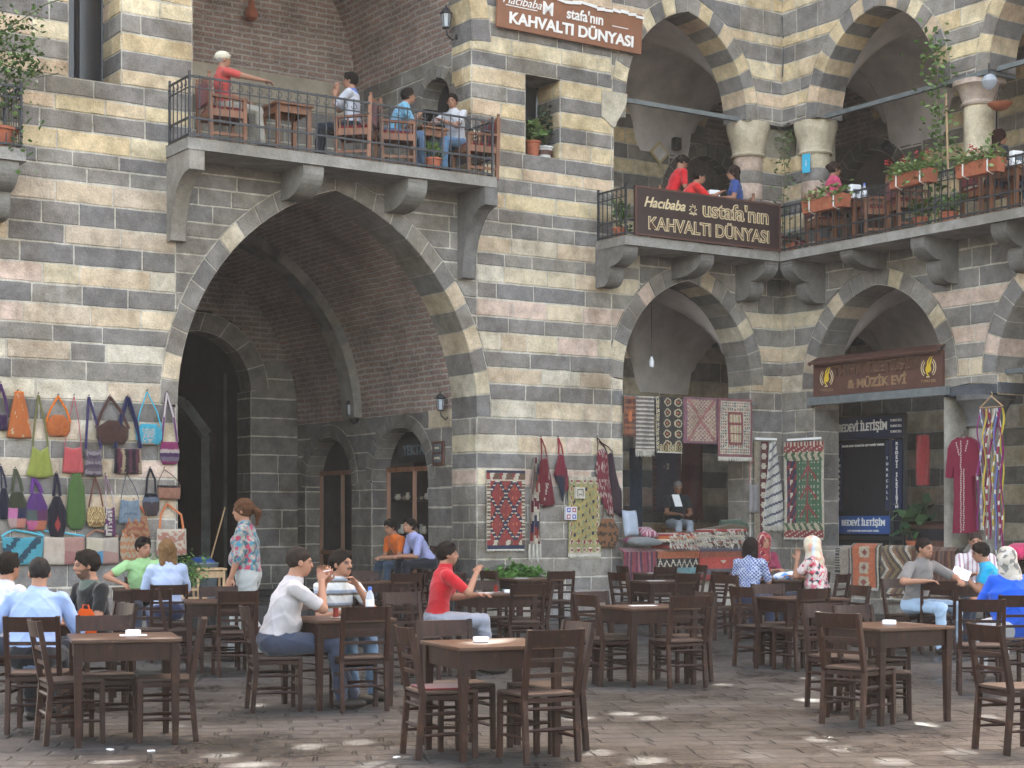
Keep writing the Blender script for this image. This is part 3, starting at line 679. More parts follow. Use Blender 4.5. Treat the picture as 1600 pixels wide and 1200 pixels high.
def slab(fr, pts, z, th, root, col=(.36, .34, .31)):
    k = len(pts); mb = MB()
    for zz0, zz1, e in ((z-th, z-th*.35, 0), (z-th*.35, z, 1)):
        q = [(u, n) for u, n in pts] if not e else [(u, n) for u, n in pts]
        vs = [fr.p(u, zz0, n) for u, n in q]+[fr.p(u, zz1, n) for u, n in q]
        mb.add(vs, [tuple(range(k)), tuple(range(2*k-1, k-1, -1))]+[(i, (i+1) % k, k+(i+1) % k, k+i) for i in range(k)], col)
    return part(mb, 'balcony_slab', 'carved', root, bevel=.012, weld=True)
BPROTO = {}
def railing(root, pts, z0, h=.9, gap=.155, rails=(0, .28, .97), scroll=True, top_extra=True):
    """pts: world xy points; parts: rails mesh + each baluster"""
    mb = MB()
    for p, q in zip(pts[:-1], pts[1:]):
        p, q = Vector(p), Vector(q)
        for f in rails: mb.beam(p+UP*(z0+.05+f*(h-.05)), q+UP*(z0+.05+f*(h-.05)), .022, .03)
        if scroll: mb.beam(p+UP*(z0+h*.80), q+UP*(z0+h*.80), .014, .018)
    rr = part(mb, 'railing', 'iron', root)
    k = 0
    for p, q in zip(pts[:-1], pts[1:]):
        p, q = Vector(p), Vector(q); n = max(1, round((q-p).length/gap))
        for i in range(n+1):
            if i == 0 and p != Vector(pts[0]): continue
            post = i in (0, n)
            key = ('post' if post else 'baluster', round(h, 2))
            if key not in BPROTO:
                m = MB(); w = .03 if post else .014
                m.beam((0, 0, .0), (0, 0, h+(.05 if post else 0)), w, w)
                if not post and scroll:   # little scrolls near the top
                    m.tube([(.05*math.sin(t)*(1 if t < 3.1 else .8), 0, h*.88+.045*math.cos(t)) for t in np.linspace(0, 4.6, 9)], .006, 4)
                o = m.build(key[0], 'iron'); BPROTO[key] = o.data; bpy.data.objects.remove(o)
            o = bpy.data.objects.new(key[0], BPROTO[key]); COL.objects.link(o); o.parent = rr
            o.location = p.lerp(q, i/n)+UP*z0; o.rotation_euler.z = math.atan2((q-p).y, (q-p).x)
            o.matrix_parent_inverse = Matrix.Identity(4)
    return rr
def fix_children(root):
    """children of parts were built in world space: undo the thing's offset only once, at the part"""
    pass
Z1 = 7.0
slab(FA, [(-11.95, 0), (-11.95, .8), (-6.75, .8), (-6.75, 0)], Z1, .17, gate)
corbel(FA, -11.82, Z1-.17, .8, 1.2, .24, gate, kind='c', col=(.33, .30, .26)); corbel(FA, -6.87, Z1-.17, .8, 1.35, .24, gate, kind='c', col=(.24, .23, .22))
for px in (478, 640): corbel(FA, ua(px, .5)[0], Z1-.17, .75, .42, .34, gate)
railing(gate, [FA.p(-11.9, 0, .02), FA.p(-11.9, 0, .74), FA.p(-6.8, 0, .74), FA.p(-6.8, 0, .02)], Z1)
Z0 = 6.55
slab(FA, [(-17.5, 0), (-17.5, .8), (-14.25, .8), (-14.25, 0)], Z0, .17, gate)
corbel(FA, -14.5, Z0-.17, .75, .7, .34, gate, 2)
railing(gate, [FA.p(-17.4, 0, .74), FA.p(-14.3, 0, .74), FA.p(-14.3, 0, .02)], Z0, .85, .1)
Z2 = 6.32; off = .85
slab(FA, [(-4.25, 0), (-4.25, off), (-off, off), (0, 0)], Z2, .16, wing)
slab(FB, [(0, 0), (off, off), (8.4, off), (8.4, 0)], Z2-.002, .16, wing)
for u in (-4.1, -2.45, -.98): corbel(FA, u, Z2-.16, off-.05, .62 if u != -2.45 else .34, .3, wing, 2 if u != -2.45 else 1, col=(.24, .23, .215))
for u in (.98, 2.45, 4.05, 5.7, 7.3): corbel(FB, u, Z2-.16, off-.05, .70 if u != 2.45 else .28, .3, wing, 2 if u != 2.45 else 1, col=(.24, .23, .215))
railing(wing, [FA.p(-4.2, 0, .03), FA.p(-4.2, 0, off-.06)], Z2, .82, .13)
railing(wing, [FA.p(-4.2, 0, off-.06), FA.p(-off+.06, 0, off-.06)], Z2, .82, .3, scroll=False)
railing(wing, [FB.p(off-.06, 0, off-.06), FB.p(8.3, 0, off-.06)], Z2, .82, .135)

# added unseen screens above both walls: they block the sun, holes cast the dapples
BLOCKER_TOP = 24.0
def sun_blocker_screen(fr, u0, u1, spots, root):
    bm = bmesh.new(); loops = [[(u0, 13.2), (u1, 13.2), (u1, BLOCKER_TOP), (u0, BLOCKER_TOP)]]
    done = []
    for u, z, rr in spots:
        if u0+.5 < u < u1-.5 and 13.6 < z < BLOCKER_TOP-.4 and all(math.hypot(u-a, z-b) > rr+c+.02 for a, b, c in done):
            done.append((u, z, rr)); loops.append([(u+rr*math.cos(t)*random.uniform(.8, 1.15), z+rr*math.sin(t)*random.uniform(.8, 1.15)) for t in np.linspace(0, 2*math.pi, 11)[:-1]])
    es = []
    for lp in loops:
        vs = [bm.verts.new(fr.p(u, z, -.1)) for u, z in lp]
        es += [bm.edges.new((vs[i], vs[(i+1) % len(vs)])) for i in range(len(vs))]
    bmesh.ops.triangle_fill(bm, edges=es, use_beauty=True, normal=fr.n)
    me = bpy.data.meshes.new('sun_blocker'); bm.to_mesh(me); bm.free(); me.materials.append(M['plaster_tan'])
    o = bpy.data.objects.new('sun_blocker', me); COL.objects.link(o); o.parent = root; o.matrix_parent_inverse = Matrix.Translation(root.location).inverted()
def spot(px, py, rr, z=0.0):
    rr *= .42 if z == 0 else .8
    Y = EYE*FPX/(py-HOR) if z == 0 else (EYE-z)*FPX/(py-HOR); P0 = Vector((*XY(px, Y), z))
    for fr in (FA, FB):
        t = (fr.o-fr.n*.1-P0).dot(fr.n)/sv.dot(fr.n)
        if t > 0:
            h = P0+sv*t; u = (h-fr.o).dot(fr.u)
            if (fr is FA and u < 0) or (fr is FB and u > 0): SP[id(fr)].append((u, h.z, rr)); return
SP = {id(FA): [], id(FB): []}
for px, py, rr in [(905, 1122, .16), (975, 1115, .15), (1018, 1122, .12), (1120, 1118, .12), (1105, 1154, .13), (1265, 1060, .14),
                   (330, 1066, .2), (360, 1064, .17), (325, 1083, .15), (270, 1070, .14), (640, 1062, .2), (655, 1050, .17), (400, 1102, .12), (350, 1180, .18), (480, 1167, .16), (390, 1195, .2), (560, 1160, .12), (180, 1188, .2), (120, 1165, .13), (60, 1190, .14),
                   (1440, 1060, .2), (1484, 1066, .2), (1575, 1073, .15), (1265, 1094, .2), (1250, 1093, .14), (1150, 1020, .17), (1190, 1023, .17), (1215, 1028, .15), (1280, 1032, .15), (1285, 1155, .15), (1320, 1170, .12), (1500, 1175, .12),
                   (1010, 1188, .17), (930, 1176, .14), (1180, 1180, .14), (1090, 1192, .15), (700, 1092, .1), (590, 1195, .15), (1395, 1190, .14), (1540, 1120, .12), (920, 1040, .12), (1130, 1070, .1), (270, 1135, .1)]: spot(px, py, rr)
spot(690, 993, .13, .77); spot(760, 1000, .15, .77); spot(1430, 969, .12, .77); spot(780, 996, .1, .77)
sun_blocker_screen(FA, -26, .4, SP[id(FA)], gate); sun_blocker_screen(FB, -.4, 22, SP[id(FB)], wing)
# ======================================================== GROUND
def ground_mat():
    m, t, b = nodes('basalt_paving')
    tc = t.nodes.new('ShaderNodeTexCoord'); mp = N(t, 'ShaderNodeMapping'); mp.inputs['Rotation'].default_value = (0, 0, R(-7))
    t.links.new(tc.outputs['Object'], mp.inputs[0])
    wn = N(t, 'ShaderNodeTexNoise', i_Scale=1.1, i_Detail=4.0); t.links.new(mp.outputs[0], wn.inputs['Vector'])
    va = N(t, 'ShaderNodeVectorMath', operation='MULTIPLY_ADD'); t.links.new(wn.outputs['Color'], va.inputs[0]); va.inputs[1].default_value = (.16, .10, 0); t.links.new(mp.outputs[0], va.inputs[2])
    br = N(t, 'ShaderNodeTexBrick', i_Scale=1.0, i_Mortar_Size=.02, i_Mortar_Smooth=.6, i_Bias=0.0, i_Brick_Width=.46, i_Row_Height=.24, offset_frequency=2, squash=.8, squash_frequency=3)
    br.inputs['Color1'].default_value = (.047, .0435, .041, 1); br.inputs['Color2'].default_value = (.020, .019, .018, 1); br.inputs['Mortar'].default_value = (.010, .009, .0085, 1)
    t.links.new(va.outputs[0], br.inputs['Vector'])
    n1 = N(t, 'ShaderNodeTexNoise', i_Scale=.7, i_Detail=7.0, i_Roughness=.7); n2 = N(t, 'ShaderNodeTexNoise', i_Scale=9.0, i_Detail=5.0, i_Roughness=.7); n3 = N(t, 'ShaderNodeTexNoise', i_Scale=60.0, i_Detail=3.0)
    for n in (n1, n2, n3): t.links.new(mp.outputs[0], n.inputs['Vector'])
    c = mixrgb(t, 'MULTIPLY', br.outputs[0], ramp(t, n1.outputs[0], [(.34, .4), (.64, 1.35)]))
    c = mixrgb(t, 'MULTIPLY', c, ramp(t, n2.outputs[0], [(.3, .45), (.7, 1.4)]))
    c = mixrgb(t, 'MIX', c, (.09, .083, .076), ramp(t, n2.outputs[0], [(.60, 0.0), (.72, .45)]))
    c = mixrgb(t, 'MULTIPLY', c, ramp(t, n3.outputs[0], [(.3, .75), (.65, 1.1)]))
    t.links.new(c, b.inputs['Base Color'])
    t.links.new(ramp(t, n1.outputs[0], [(.38, .22), (.6, .72)]), b.inputs['Roughness'])
    ad = N(t, 'ShaderNodeMath', operation='SUBTRACT'); t.links.new(n2.outputs[0], ad.inputs[0]); t.links.new(br.outputs['Fac'], ad.inputs[1])
    bp = N(t, 'ShaderNodeBump', i_Strength=1.0, i_Distance=.035); t.links.new(ad.outputs[0], bp.inputs['Height']); t.links.new(bp.outputs[0], b.inputs['Normal'])
    return m
M['ground'] = ground_mat()
mb = MB(); ge = 80
for x0, x1, y0, y1 in ((-ge, ge, -ge, 90),): mb.add([(x0, y0, 0), (x1, y0, 0), (x1, y1, 0), (x0, y1, 0)], [(0, 1, 2, 3)], None)
struct(mb.build('ground', 'ground'))
mb = MB(); pf = [FA.p(u, .3, n) for u, n in ((-11.77, -.35), (-6.62, -.35), (-6.62, -9), (-14, -9), (-14, -6.5), (-11.77, -6.5))]; k = len(pf)
mb.add(pf+[p-UP*.3 for p in pf], [tuple(range(k))]+[(i, (i+1) % k, k+(i+1) % k, k+i) for i in range(k)], None)
struct(mb.build('passage_floor', 'ground'))

# ======================================================== TABLES AND CHAIRS
GT = 'dark wooden cafe tables in the courtyard'; GC = 'dark wooden ladder back chairs in the courtyard'
def make_table():
    t = thing('cafe_table', '', 'table', group=GT); L = .76
    m = MB(); m.box((0, 0, .742), (L, L, .026)); m.build('tabletop', 'wood_top', t, bevel=.005)
    m = MB(); e = L/2-.045
    for s in (-1, 1): m.box((0, s*e, .665), (L-.13, .022, .125)); m.box((s*e, 0, .665), (.022, L-.13, .125))
    m.build('apron', 'wood', t)
    for sx in (-1, 1):
        for sy in (-1, 1):
            m = MB(); q = L/2-.045; m.beam((sx*q, sy*q, .0), (sx*q, sy*q, .56), .042, .042, .058, .058); m.beam((sx*q, sy*q, .56), (sx*q, sy*q, .729), .062, .062); m.build('leg', 'wood', t, bevel=.004)
    freeze(t); return t
def make_chair():
    c = thing('cafe_chair', '', 'chair', group=GC); w, d, h = .19, .18, .88
    m = MB(); m.box((0, 0, .445), (.41, .40, .022)); m.build('seat', 'straw', c, bevel=.008)
    m = MB()
    for s in (-1, 1): m.beam((s*(w), -d, .41), (s*w, d, .41), .026, .03)
    m.beam((-w, d, .41), (w, d, .41), .026, .03); m.beam((-w, -d, .41), (w, -d, .41), .026, .03); m.build('seat_frame', 'wood', c)
    for s in (-1, 1):
        m = MB(); m.beam((s*(w+.005), d, 0), (s*w, d, .44), .036, .036); m.build('leg', 'wood', c, bevel=.004)
        m = MB(); m.beam((s*w, -d-.035, 0), (s*w, -d, .42), .036, .04); m.beam((s*w, -d, .42), (s*(w+.002), -d-.085, h), .038, .042, .034, .036); m.build('back_post', 'wood', c, bevel=.004)
    def yb(z): return -d-.085*(z-.42)/(h-.42)
    m = MB()
    for i in range(6):     # curved top slat
        x0, x1 = lerp(-w, w, i/6), lerp(-w, w, (i+1)/6); b = lambda x: -.028*(1-(x/w)**2)
        vs = [(x, yb(z)+b(x)+dy, z) for x in (x0, x1) for z in (h-.118, h-.005) for dy in (-.011, .011)]
        m.add(vs, [(0, 2, 3, 1), (4, 5, 7, 6), (0, 4, 6, 2), (1, 3, 7, 5), (0, 1, 5, 4), (2, 6, 7, 3)])
    m.build('top_slat', 'wood', c, smooth=True, weld=True)
    for z in (.675, .575): m = MB(); m.beam((-w, yb(z), z), (w, yb(z), z), .012, .028); m.build('back_rung', 'wood', c, bevel=.002)
    for z, zf in ((.30, .32), (.16, .18)):
        for s in (-1, 1):
            m = MB(); m.tube([(s*w, -d-.01, z), (s*w, 0, z+.005), (s*w, d, z)], [.009, .016, .009], 6); m.build('stretcher', 'wood', c, smooth=True)
        for y in (-d-.012, d): m = MB(); m.tube([(-w, y, zf+.035), (0, y, zf+.035), (w, y, zf+.035)], [.009, .016, .009], 6); m.build('stretcher', 'wood', c, smooth=True)
    freeze(c); return c
TAB = make_table(); CH = make_chair(); used = set()
def put(proto, loc, rz, label, scale=1):
    if proto.name not in used:
        used.add(proto.name); proto.location = loc; proto.rotation_euler = (0, 0, rz); proto['label'] = label; proto.scale = (scale,)*3; return proto
    return dup(proto, loc, rz, label, scale=scale)
def table(px, Y, th, label, near=True, L=.76, z=0):
    """px, Y: the nearest corner of the table top; th: turn of the table in degrees"""
    x, y = XY(px, Y); a = R(th); c = Vector((x, y, z))+(Vector((math.cos(a), math.sin(a), 0))+Vector((-math.sin(a), math.cos(a), 0)))*L/2 if near else Vector((x, y, z))
    put(TAB, c, a, label); return c, a
def side(c, a, k, d=.36, s=0, j=0):
    """chair on side k (0 right-front normal, 1 right, 2 back, 3 left) of a table, facing it"""
    n = {0: (math.sin(a), -math.cos(a)), 1: (math.cos(a), math.sin(a)), 2: (-math.sin(a), math.cos(a)), 3: (-math.cos(a), -math.sin(a))}[k]
    n = Vector((*n, 0)); tt = Vector((-n.y, n.x, 0))
    p = Vector(c)+n*d+tt*s; return p, math.atan2(-n.y, -n.x)-math.pi/2+R(j)
def chair(c, a, k, label, d=.36, s=0, j=0, sc=1):
    p, rz = side(c, a, k, d, s, j); put(CH, p, rz, label, sc); return p, rz
SN = {0: 'near side', 1: 'right side', 2: 'far side', 3: 'left side'}
# front centre table
T1 = table(718, 11.3, 23, 'front centre table with a white ashtray and sun patches on its top')
chair(*T1, 0, 'chair at the near right corner of the front centre table, its back to the viewer', .40, .17, 3); chair(*T1, 3, 'chair on the left of the front centre table, seen from its side', .36, -.02, -4)
chair(*T1, 2, 'chair on the far side of the front centre table behind the ashtray', .38, .1); chair(*T1, 1, 'chair on the right of the front centre table, dark and tall', .43, .05, 5)
T2 = table(112, 12.0, 17, 'front left table with a white ashtray standing on a napkin')
chair(*T2, 3, 'chair on the left of the front left table, turned sideways', .36, -.06, 8); chair(*T2, 2, 'chair on the far side of the front left table before the man in black', .28, .1); chair(*T2, 1, 'chair on the right of the front left table, only its curved back showing', .30, .0, -6)
T3 = table(1375, 13.3, 28, 'front right table with a round white ashtray')
chair(*T3, 3, 'chair at the left near corner of the front right table', .40, .15, 14); chair(*T3, 2, 'chair at the far side of the front right table, red brown back', .42, -.22); chair(*T3, 1, 'chair pushed under the right side of the front right table', .12, .1, 50, .82)
put(CH, (*XY(1312, 14.6), 0), R(-160), 'chair with pale worn back behind the left corner of the front right table')
T4 = table(987, 16.4, 26, 'middle table with a white paper on its top, right of centre')
chair(*T4, 0, 'chair at the right near side of the middle table with the paper', .42, .1, -4); chair(*T4, 3, 'chair at the left near side of the middle table with the paper', .38, -.1, 6)
chair(*T4, 2, 'chair at the far side of the middle table with the paper', .42, .25); chair(*T4, 1, 'chair at the right far side of the middle table with the paper', .45, .05)
T5 = table(1230, 18.4, 20, 'table with an ashtray in front of the women in headscarves')
chair(*T5, 3, 'chair left of the table before the women in headscarves', .44, -.1, 10); chair(*T5, 0, 'chair near left of the table before the women in headscarves', .40, -.25, 8); chair(*T5, 1, 'chair right of the table before the women in headscarves', .42, -.1); chair(*T5, 2, 'chair on the far side of the table before the women in headscarves', .40, .05)
T6 = table(495, 14.35, 33, 'table where the man in the pale shirt and the man with a moustache drink tea')
chair(*T6, 0, 'empty chair with its back to the viewer at the tea drinkers table', .40, .0, -14)
T7 = table(289, 17.7, 12, 'empty table behind the front left table')
chair(*T7, 0, 'chair with its back to the viewer at the empty table on the left', .40, .12, 6); chair(*T7, 3, 'chair on the left of the empty table on the left', .38, -.05); chair(*T7, 2, 'chair on the far side of the empty table on the left', .38, .0); chair(*T7, 1, 'chair on the right of the empty table on the left', .45, .05, 4)
put(CH, (*XY(238, 18.2), 0), R(10), 'chair standing behind the blonde woman')
T8 = table(745, 19.5, 22, 'table of the man in the red polo shirt')
chair(*T8, 0, 'chair with its back to the viewer at the table of the man in red', .46, .12, -3); chair(*T8, 2, 'chair at the far side of the table of the man in red', .42, -.1); chair(*T8, 1, 'chair at the right of the table of the man in red', .42, .1)
T9 = table(808, 24.6, 25, 'small table in front of the leafy plant by the stone bench')
chair(*T9, 0, 'chair near the stone bench, right of the leafy plant', .42, .2, -6); chair(*T9, 3, 'chair left of the leafy plant near the gate', .44, .05, 10)
T10 = table(560, 23.5, 20, 'table in front of the gate passage behind the moustached man')
chair(*T10, 0, 'chair right of the table in front of the gate passage', .42, .25, -8); chair(*T10, 1, 'chair behind the man in red, in front of the gate passage', .55, .1, 0); chair(*T10, 2, 'chair at the far side of the table in front of the gate passage', .42, 0)
put(CH, (*XY(645, 17.0), 0), R(-150), 'chair between the tea drinkers and the man in red, seen from the side')
T11 = table(1015, 23.6, 20, 'table between the middle table and the carpet stall')
chair(*T11, 1, 'chair right of the table before the carpet stall', .60, -.1, 8); chair(*T11, 3, 'chair left of the table before the carpet stall', .42, -.1, 14)
chair(*T11, 0, 'chair near side of the table before the carpet stall', .42, 0, 14)
T11b = table(1012, 27.2, 15, 'farthest table, right at the foot of the carpet stall')
chair(*T11b, 3, 'left chair of the farthest table at the foot of the carpet stall', .42, .0, 5); chair(*T11b, 0, 'near chair of the farthest table at the foot of the carpet stall', .42, -.25, 14); chair(*T11b, 1, 'right chair of the farthest table at the foot of the carpet stall', .42, 0)
T12 = table(1210, 24.2, 20, 'table of the three women with a plastic bag and magazine on it')
chair(*T12, 0, 'chair in front of the three women, its back to the viewer', .45, .1)
T13 = table(1485, 22.6, 15, 'table of the group of men on the right')
put(CH, (*XY(1463, 20.8), 0), R(-8), 'chair in front of the group of men on the right, its back to the viewer')
put(CH, (*XY(1590, 11.9), 0), R(-72), 'nearest chair at the right edge, turned sideways', 1.0)
put(CH, (*XY(1532, 15.9), 0), R(-12), 'chair with its back to the viewer before the woman in blue')
T14 = table(178, 21.0, 15, 'dark table of the young man in green')
T15 = table(60, 14.6, 20, 'table of the men on the far left')
# pale wooden tea table with stool in the passage
t = thing('side_table', 'small pale wooden table in the passage mouth behind the blonde woman', 'table', (*XY(326, 25.6), .3), R(20))
m = MB(); m.box((0, 0, .58), (.46, .46, .03)); m.build('tabletop', 'wood_pale', t, bevel=.005)
for sx in (-1, 1):
    for sy in (-1, 1): m = MB(); m.beam((sx*.19, sy*.19, 0), (sx*.19, sy*.19, .565), .035, .035); m.build('leg', 'wood_pale', t)
m = MB(); m.box((0, -.19, .5), (.36, .02, .09)); m.box((0, .19, .5), (.36, .02, .09)); m.build('apron', 'wood_pale', t)
t = thing('stool', 'low pale wooden stool beside the small pale table', 'stool', (*XY(300, 25.0), 0), R(20))
m = MB(); m.box((0, 0, .60), (.4, .36, .03)); m.build('seat', 'wood_pale', t, bevel=.005)
for sx in (-1, 1):
    for sy in (-1, 1): m = MB(); m.beam((sx*.17, sy*.15, 0), (sx*.17, sy*.15, .585), .035, .035); m.build('leg', 'wood_pale', t)
m = MB(); m.beam((-.17, -.15, .48), (.17, -.15, .48), .02, .03); m.build('rung', 'wood_pale', t)

# ======================================================== SMALL THINGS ON THE TABLES
def ashtray(c, dx, dy, label, paper=False):
    c = Vector(c); p = (c.x+dx, c.y+dy, c.z+.756)
    o = MB().lathe([(.048, 0), (.055, .004), (.056, .034), (.050, .036), (.046, .012), (.001, .011)], (0, 0, 0), 18).build('ashtray', 'white', smooth=True); o.location = p; tag(o, label, 'ashtray', 'white ashtrays on the cafe tables')
    if paper:
        o.location.z += .004
        q = MB().box((0, 0, 0), (.19, .13, .0025)).build('napkin', 'paper'); q.location = (p[0], p[1], c.z+.757); q.rotation_euler.z = .3; tag(q, 'white paper napkin under the ashtray of the front left table', 'napkin')
ashtray(T1[0], -.07, .0, 'white ashtray on the front centre table'); ashtray(T2[0], .06, .05, 'white ashtray on the front left table', True); ashtray(T3[0], .03, .02, 'round white ashtray on the front right table')
ashtray(T5[0], .05, -.02, 'white ashtray on the table before the women'); ashtray(T8[0], .15, 0, 'white ashtray on the table of the man in red'); ashtray(T13[0], .1, -.1, 'white ashtray before the group of men on the right')
def paper(c, dx, dy, w, h, rz, label, name='paper', z=.758):
    q = MB().box((0, 0, 0), (w, h, .003)).build(name, 'paper'); q.location = (c[0]+dx, c[1]+dy, c[2]+z); q.rotation_euler.z = R(rz); tag(q, label, 'paper')
paper(T4[0], -.03, 0, .26, .13, 15, 'white paper lying on the middle table right of centre'); paper(T11[0], -.1, 0, .26, .12, 5, 'white paper on the table before the carpet stall'); paper(T8[0], -.16, -.08, .22, .15, 20, 'white paper beside the tea of the man in red')
paper(T11b[0], -.1, 0, .26, .12, 5, 'white paper on the farthest table'); paper(T9[0], -.12, 0, .2, .14, 5, 'white card on the table by the leafy plant', 'card', .76)
def glass(c, dx, dy, label):
    t = thing('tea_glass', label, 'glass', (c[0]+dx, c[1]+dy, c[2]+.756), 0, 'glasses of dark tea')
    MB().lathe([(.024, .006), (.027, .012), (.021, .045), (.027, .085), (.0255, .085), (.019, .045), (.001, .014)], n=12).build('glass', 'tea', t, smooth=True)
    MB().lathe([(.02, 0), (.05, .004), (.052, .008), (.02, .006)], n=14).build('saucer', 'white', t, smooth=True)
glass(T6[0], .0, -.08, 'left tea glass between the two tea drinkers'); glass(T6[0], .21, -.02, 'right tea glass beside the water bottle'); glass(T8[0], .0, .08, 'tea glass before the man in red')
def bottle(p, label, s=1.0):
    t = thing('water_bottle', label, 'bottle', p); t.scale = (s,)*3
    MB().lathe([(.03, 0), (.033, .01), (.033, .05), (.030, .06), (.033, .07), (.033, .13), (.026, .165), (.013, .19), (.013, .2)], n=16).build('bottle_body', 'plastic', t, smooth=True)
    MB().lathe([(.0335, .075), (.0335, .125)], n=16).build('label_band', 'white', t, smooth=True)
    MB().lathe([(.015, .196), (.015, .22), (.013, .222)], n=12).build('cap', 'bluecap', t)
bottle((T6[0][0]+.27, T6[0][1]+.2, .757), 'clear water bottle with a blue cap beside the man with a moustache', 1.15)
# cigarette packet, plastic bag on women's table
q = MB().box((0, 0, .012), (.10, .065, .024)).build('cigarette_packet', 'white', bevel=.002); q.location = (T8[0][0]+.28, T8[0][1]-.05, .757); tag(q, 'white packet lying on the table of the man in red', 'packet')
# rubbish on the ground
for px, py, c in ((620, 1184, 0), (1325, 1088, 0), (172, 1172, 0), (236, 1174, 0)):
    q = MB().box((0, 0, .004), (.05, .03, .008)).build('litter_scrap', 'paper'); Y = EYE*FPX/(py-HOR); q.location = (*XY(px, Y), .001); q.rotation_euler.z = px; tag(q, {620: 'scrap of paper on the paving left of the front centre table', 1325: 'scrap of paper on the paving by the front right table', 172: 'scrap of paper on the paving under the front left table', 236: 'scrap of paper on the paving at the right of the front left table'}[px], 'litter')
# ======================================================== PEOPLE: signed distance bodies polygonised into one surface
def surface_nets(D, org, vx):
    s = D < 0; nx, ny, nz = D.shape
    cs = np.zeros((nx-1, ny-1, nz-1, 3), np.float32); cn = np.zeros((nx-1, ny-1, nz-1), np.float32)
    for ax in range(3):
        sl0 = [slice(None)]*3; sl1 = [slice(None)]*3; sl0[ax] = slice(0, -1); sl1[ax] = slice(1, None)
        a, b = D[tuple(sl0)], D[tuple(sl1)]; cr = s[tuple(sl0)] != s[tuple(sl1)]
        t = np.where(cr, a/np.where(cr, a-b, 1), 0)
        o = [x for x in range(3) if x != ax]
        for i in (0, 1):
            for j in (0, 1):
                sl = [slice(None)]*3
                sl[o[0]] = slice(i, D.shape[o[0]]-1+i); sl[o[1]] = slice(j, D.shape[o[1]]-1+j)
                c = cr[tuple(sl)]; tt = t[tuple(sl)]
                cn += c; cs[..., ax] += np.where(c, tt, 0); cs[..., o[0]] += c*i; cs[..., o[1]] += c*j
    m = cn > 0; idx = np.full(m.shape, -1, np.int64); idx[m] = np.arange(m.sum())
    P = np.argwhere(m).astype(np.float32)+cs[m]/cn[m][:, None]
    V = P*vx+np.array(org, np.float32); F = []
    for ax in range(3):
        o = [x for x in range(3) if x != ax]
        if ax == 1: o = o[::-1]
        sl0 = [slice(1, -1)]*3; sl1 = [slice(1, -1)]*3; sl0[ax] = slice(0, -1); sl1[ax] = slice(1, None)
        A, B = s[tuple(sl0)], s[tuple(sl1)]; cr = np.argwhere(A != B)
        if len(cr) == 0: continue
        flip = A[tuple(cr.T)]
        base = cr.copy(); base[:, o[0]] += 1; base[:, o[1]] += 1
        def g(i, j):
            q = base.copy(); q[:, o[0]] += i-1; q[:, o[1]] += j-1; return idx[tuple(q.T)]
        q = np.stack([g(0, 0), g(1, 0), g(1, 1), g(0, 1)], 1); q[~flip] = q[~flip][:, ::-1]; F.append(q)
    return V, np.concatenate(F) if F else np.zeros((0, 4), int)
class Prim:
    def __init__(s, kind, tagn, k=.02, op='+', **d):
        s.kind, s.tag, s.k, s.op, s.d = kind, tagn, k, op, d
        if kind == 'cone':
            s.a, s.b = np.array(d['a'], float), np.array(d['b'], float); s.r1, s.r2 = d['r1'], d['r2']; r = max(s.r1, s.r2)
            s.lo = np.minimum(s.a, s.b)-r; s.hi = np.maximum(s.a, s.b)+r
        else:
            s.c = np.array(d['c'], float); s.r = np.array(d['r'], float); s.R = np.array(d.get('R', np.eye(3))); q = np.abs(s.R) @ s.r
            s.lo, s.hi = s.c-q, s.c+q
    def f(s, P):
        if s.kind == 'cone':
            ab = s.b-s.a; L = float(ab @ ab)+1e-9; q = P-s.a; t = np.clip((q @ ab)/L, 0, 1)
            flat = s.d.get('flat')
            v = q-t[..., None]*ab
            if flat is not None:     # squash along a direction: flat=(dir, factor)
                dr = np.array(flat[0]); h = v @ dr; v = v+(h*(1/flat[1]-1))[..., None]*dr
            return np.linalg.norm(v, axis=-1)-(s.r1+(s.r2-s.r1)*t)
        q = (P-s.c) @ s.R
        k0 = np.linalg.norm(q/s.r, axis=-1); k1 = np.linalg.norm(q/(s.r*s.r), axis=-1)+1e-9
        return k0*(k0-1)/k1
def polygonise(prims, vx, wr=None):
    lo = np.min([p.lo for p in prims if p.op == '+'], 0)-3*vx; hi = np.max([p.hi for p in prims if p.op == '+'], 0)+3*vx
    n = np.ceil((hi-lo)/vx).astype(int)+1; D = np.full(tuple(n), .3, np.float32)
    ax = [lo[i]+vx*np.arange(n[i]) for i in range(3)]
    for p in prims:
        m = p.k+.03 if p.op == '+' else 1e9
        i0 = [max(0, int((p.lo[i]-m-lo[i])/vx)) if m < 9 else 0 for i in range(3)]; i1 = [min(n[i], int((p.hi[i]+m-lo[i])/vx)+2) if m < 9 else n[i] for i in range(3)]
        if min(i1[i]-i0[i] for i in range(3)) <= 0: continue
        G3 = np.stack(np.meshgrid(*[ax[i][i0[i]:i1[i]] for i in range(3)], indexing='ij'), -1)
        f = p.f(G3).astype(np.float32)
        if wr and p.tag in wr: f = f+wr[p.tag](G3)
        sl = tuple(slice(a, b) for a, b in zip(i0, i1)); d = D[sl]
        if p.op == '+':
            h = np.maximum(p.k-np.abs(d-f), 0)/p.k; D[sl] = np.minimum(d, f)-h*h*p.k*.25
        else: D[sl] = np.maximum(d, -f)
    return surface_nets(D, lo, vx)
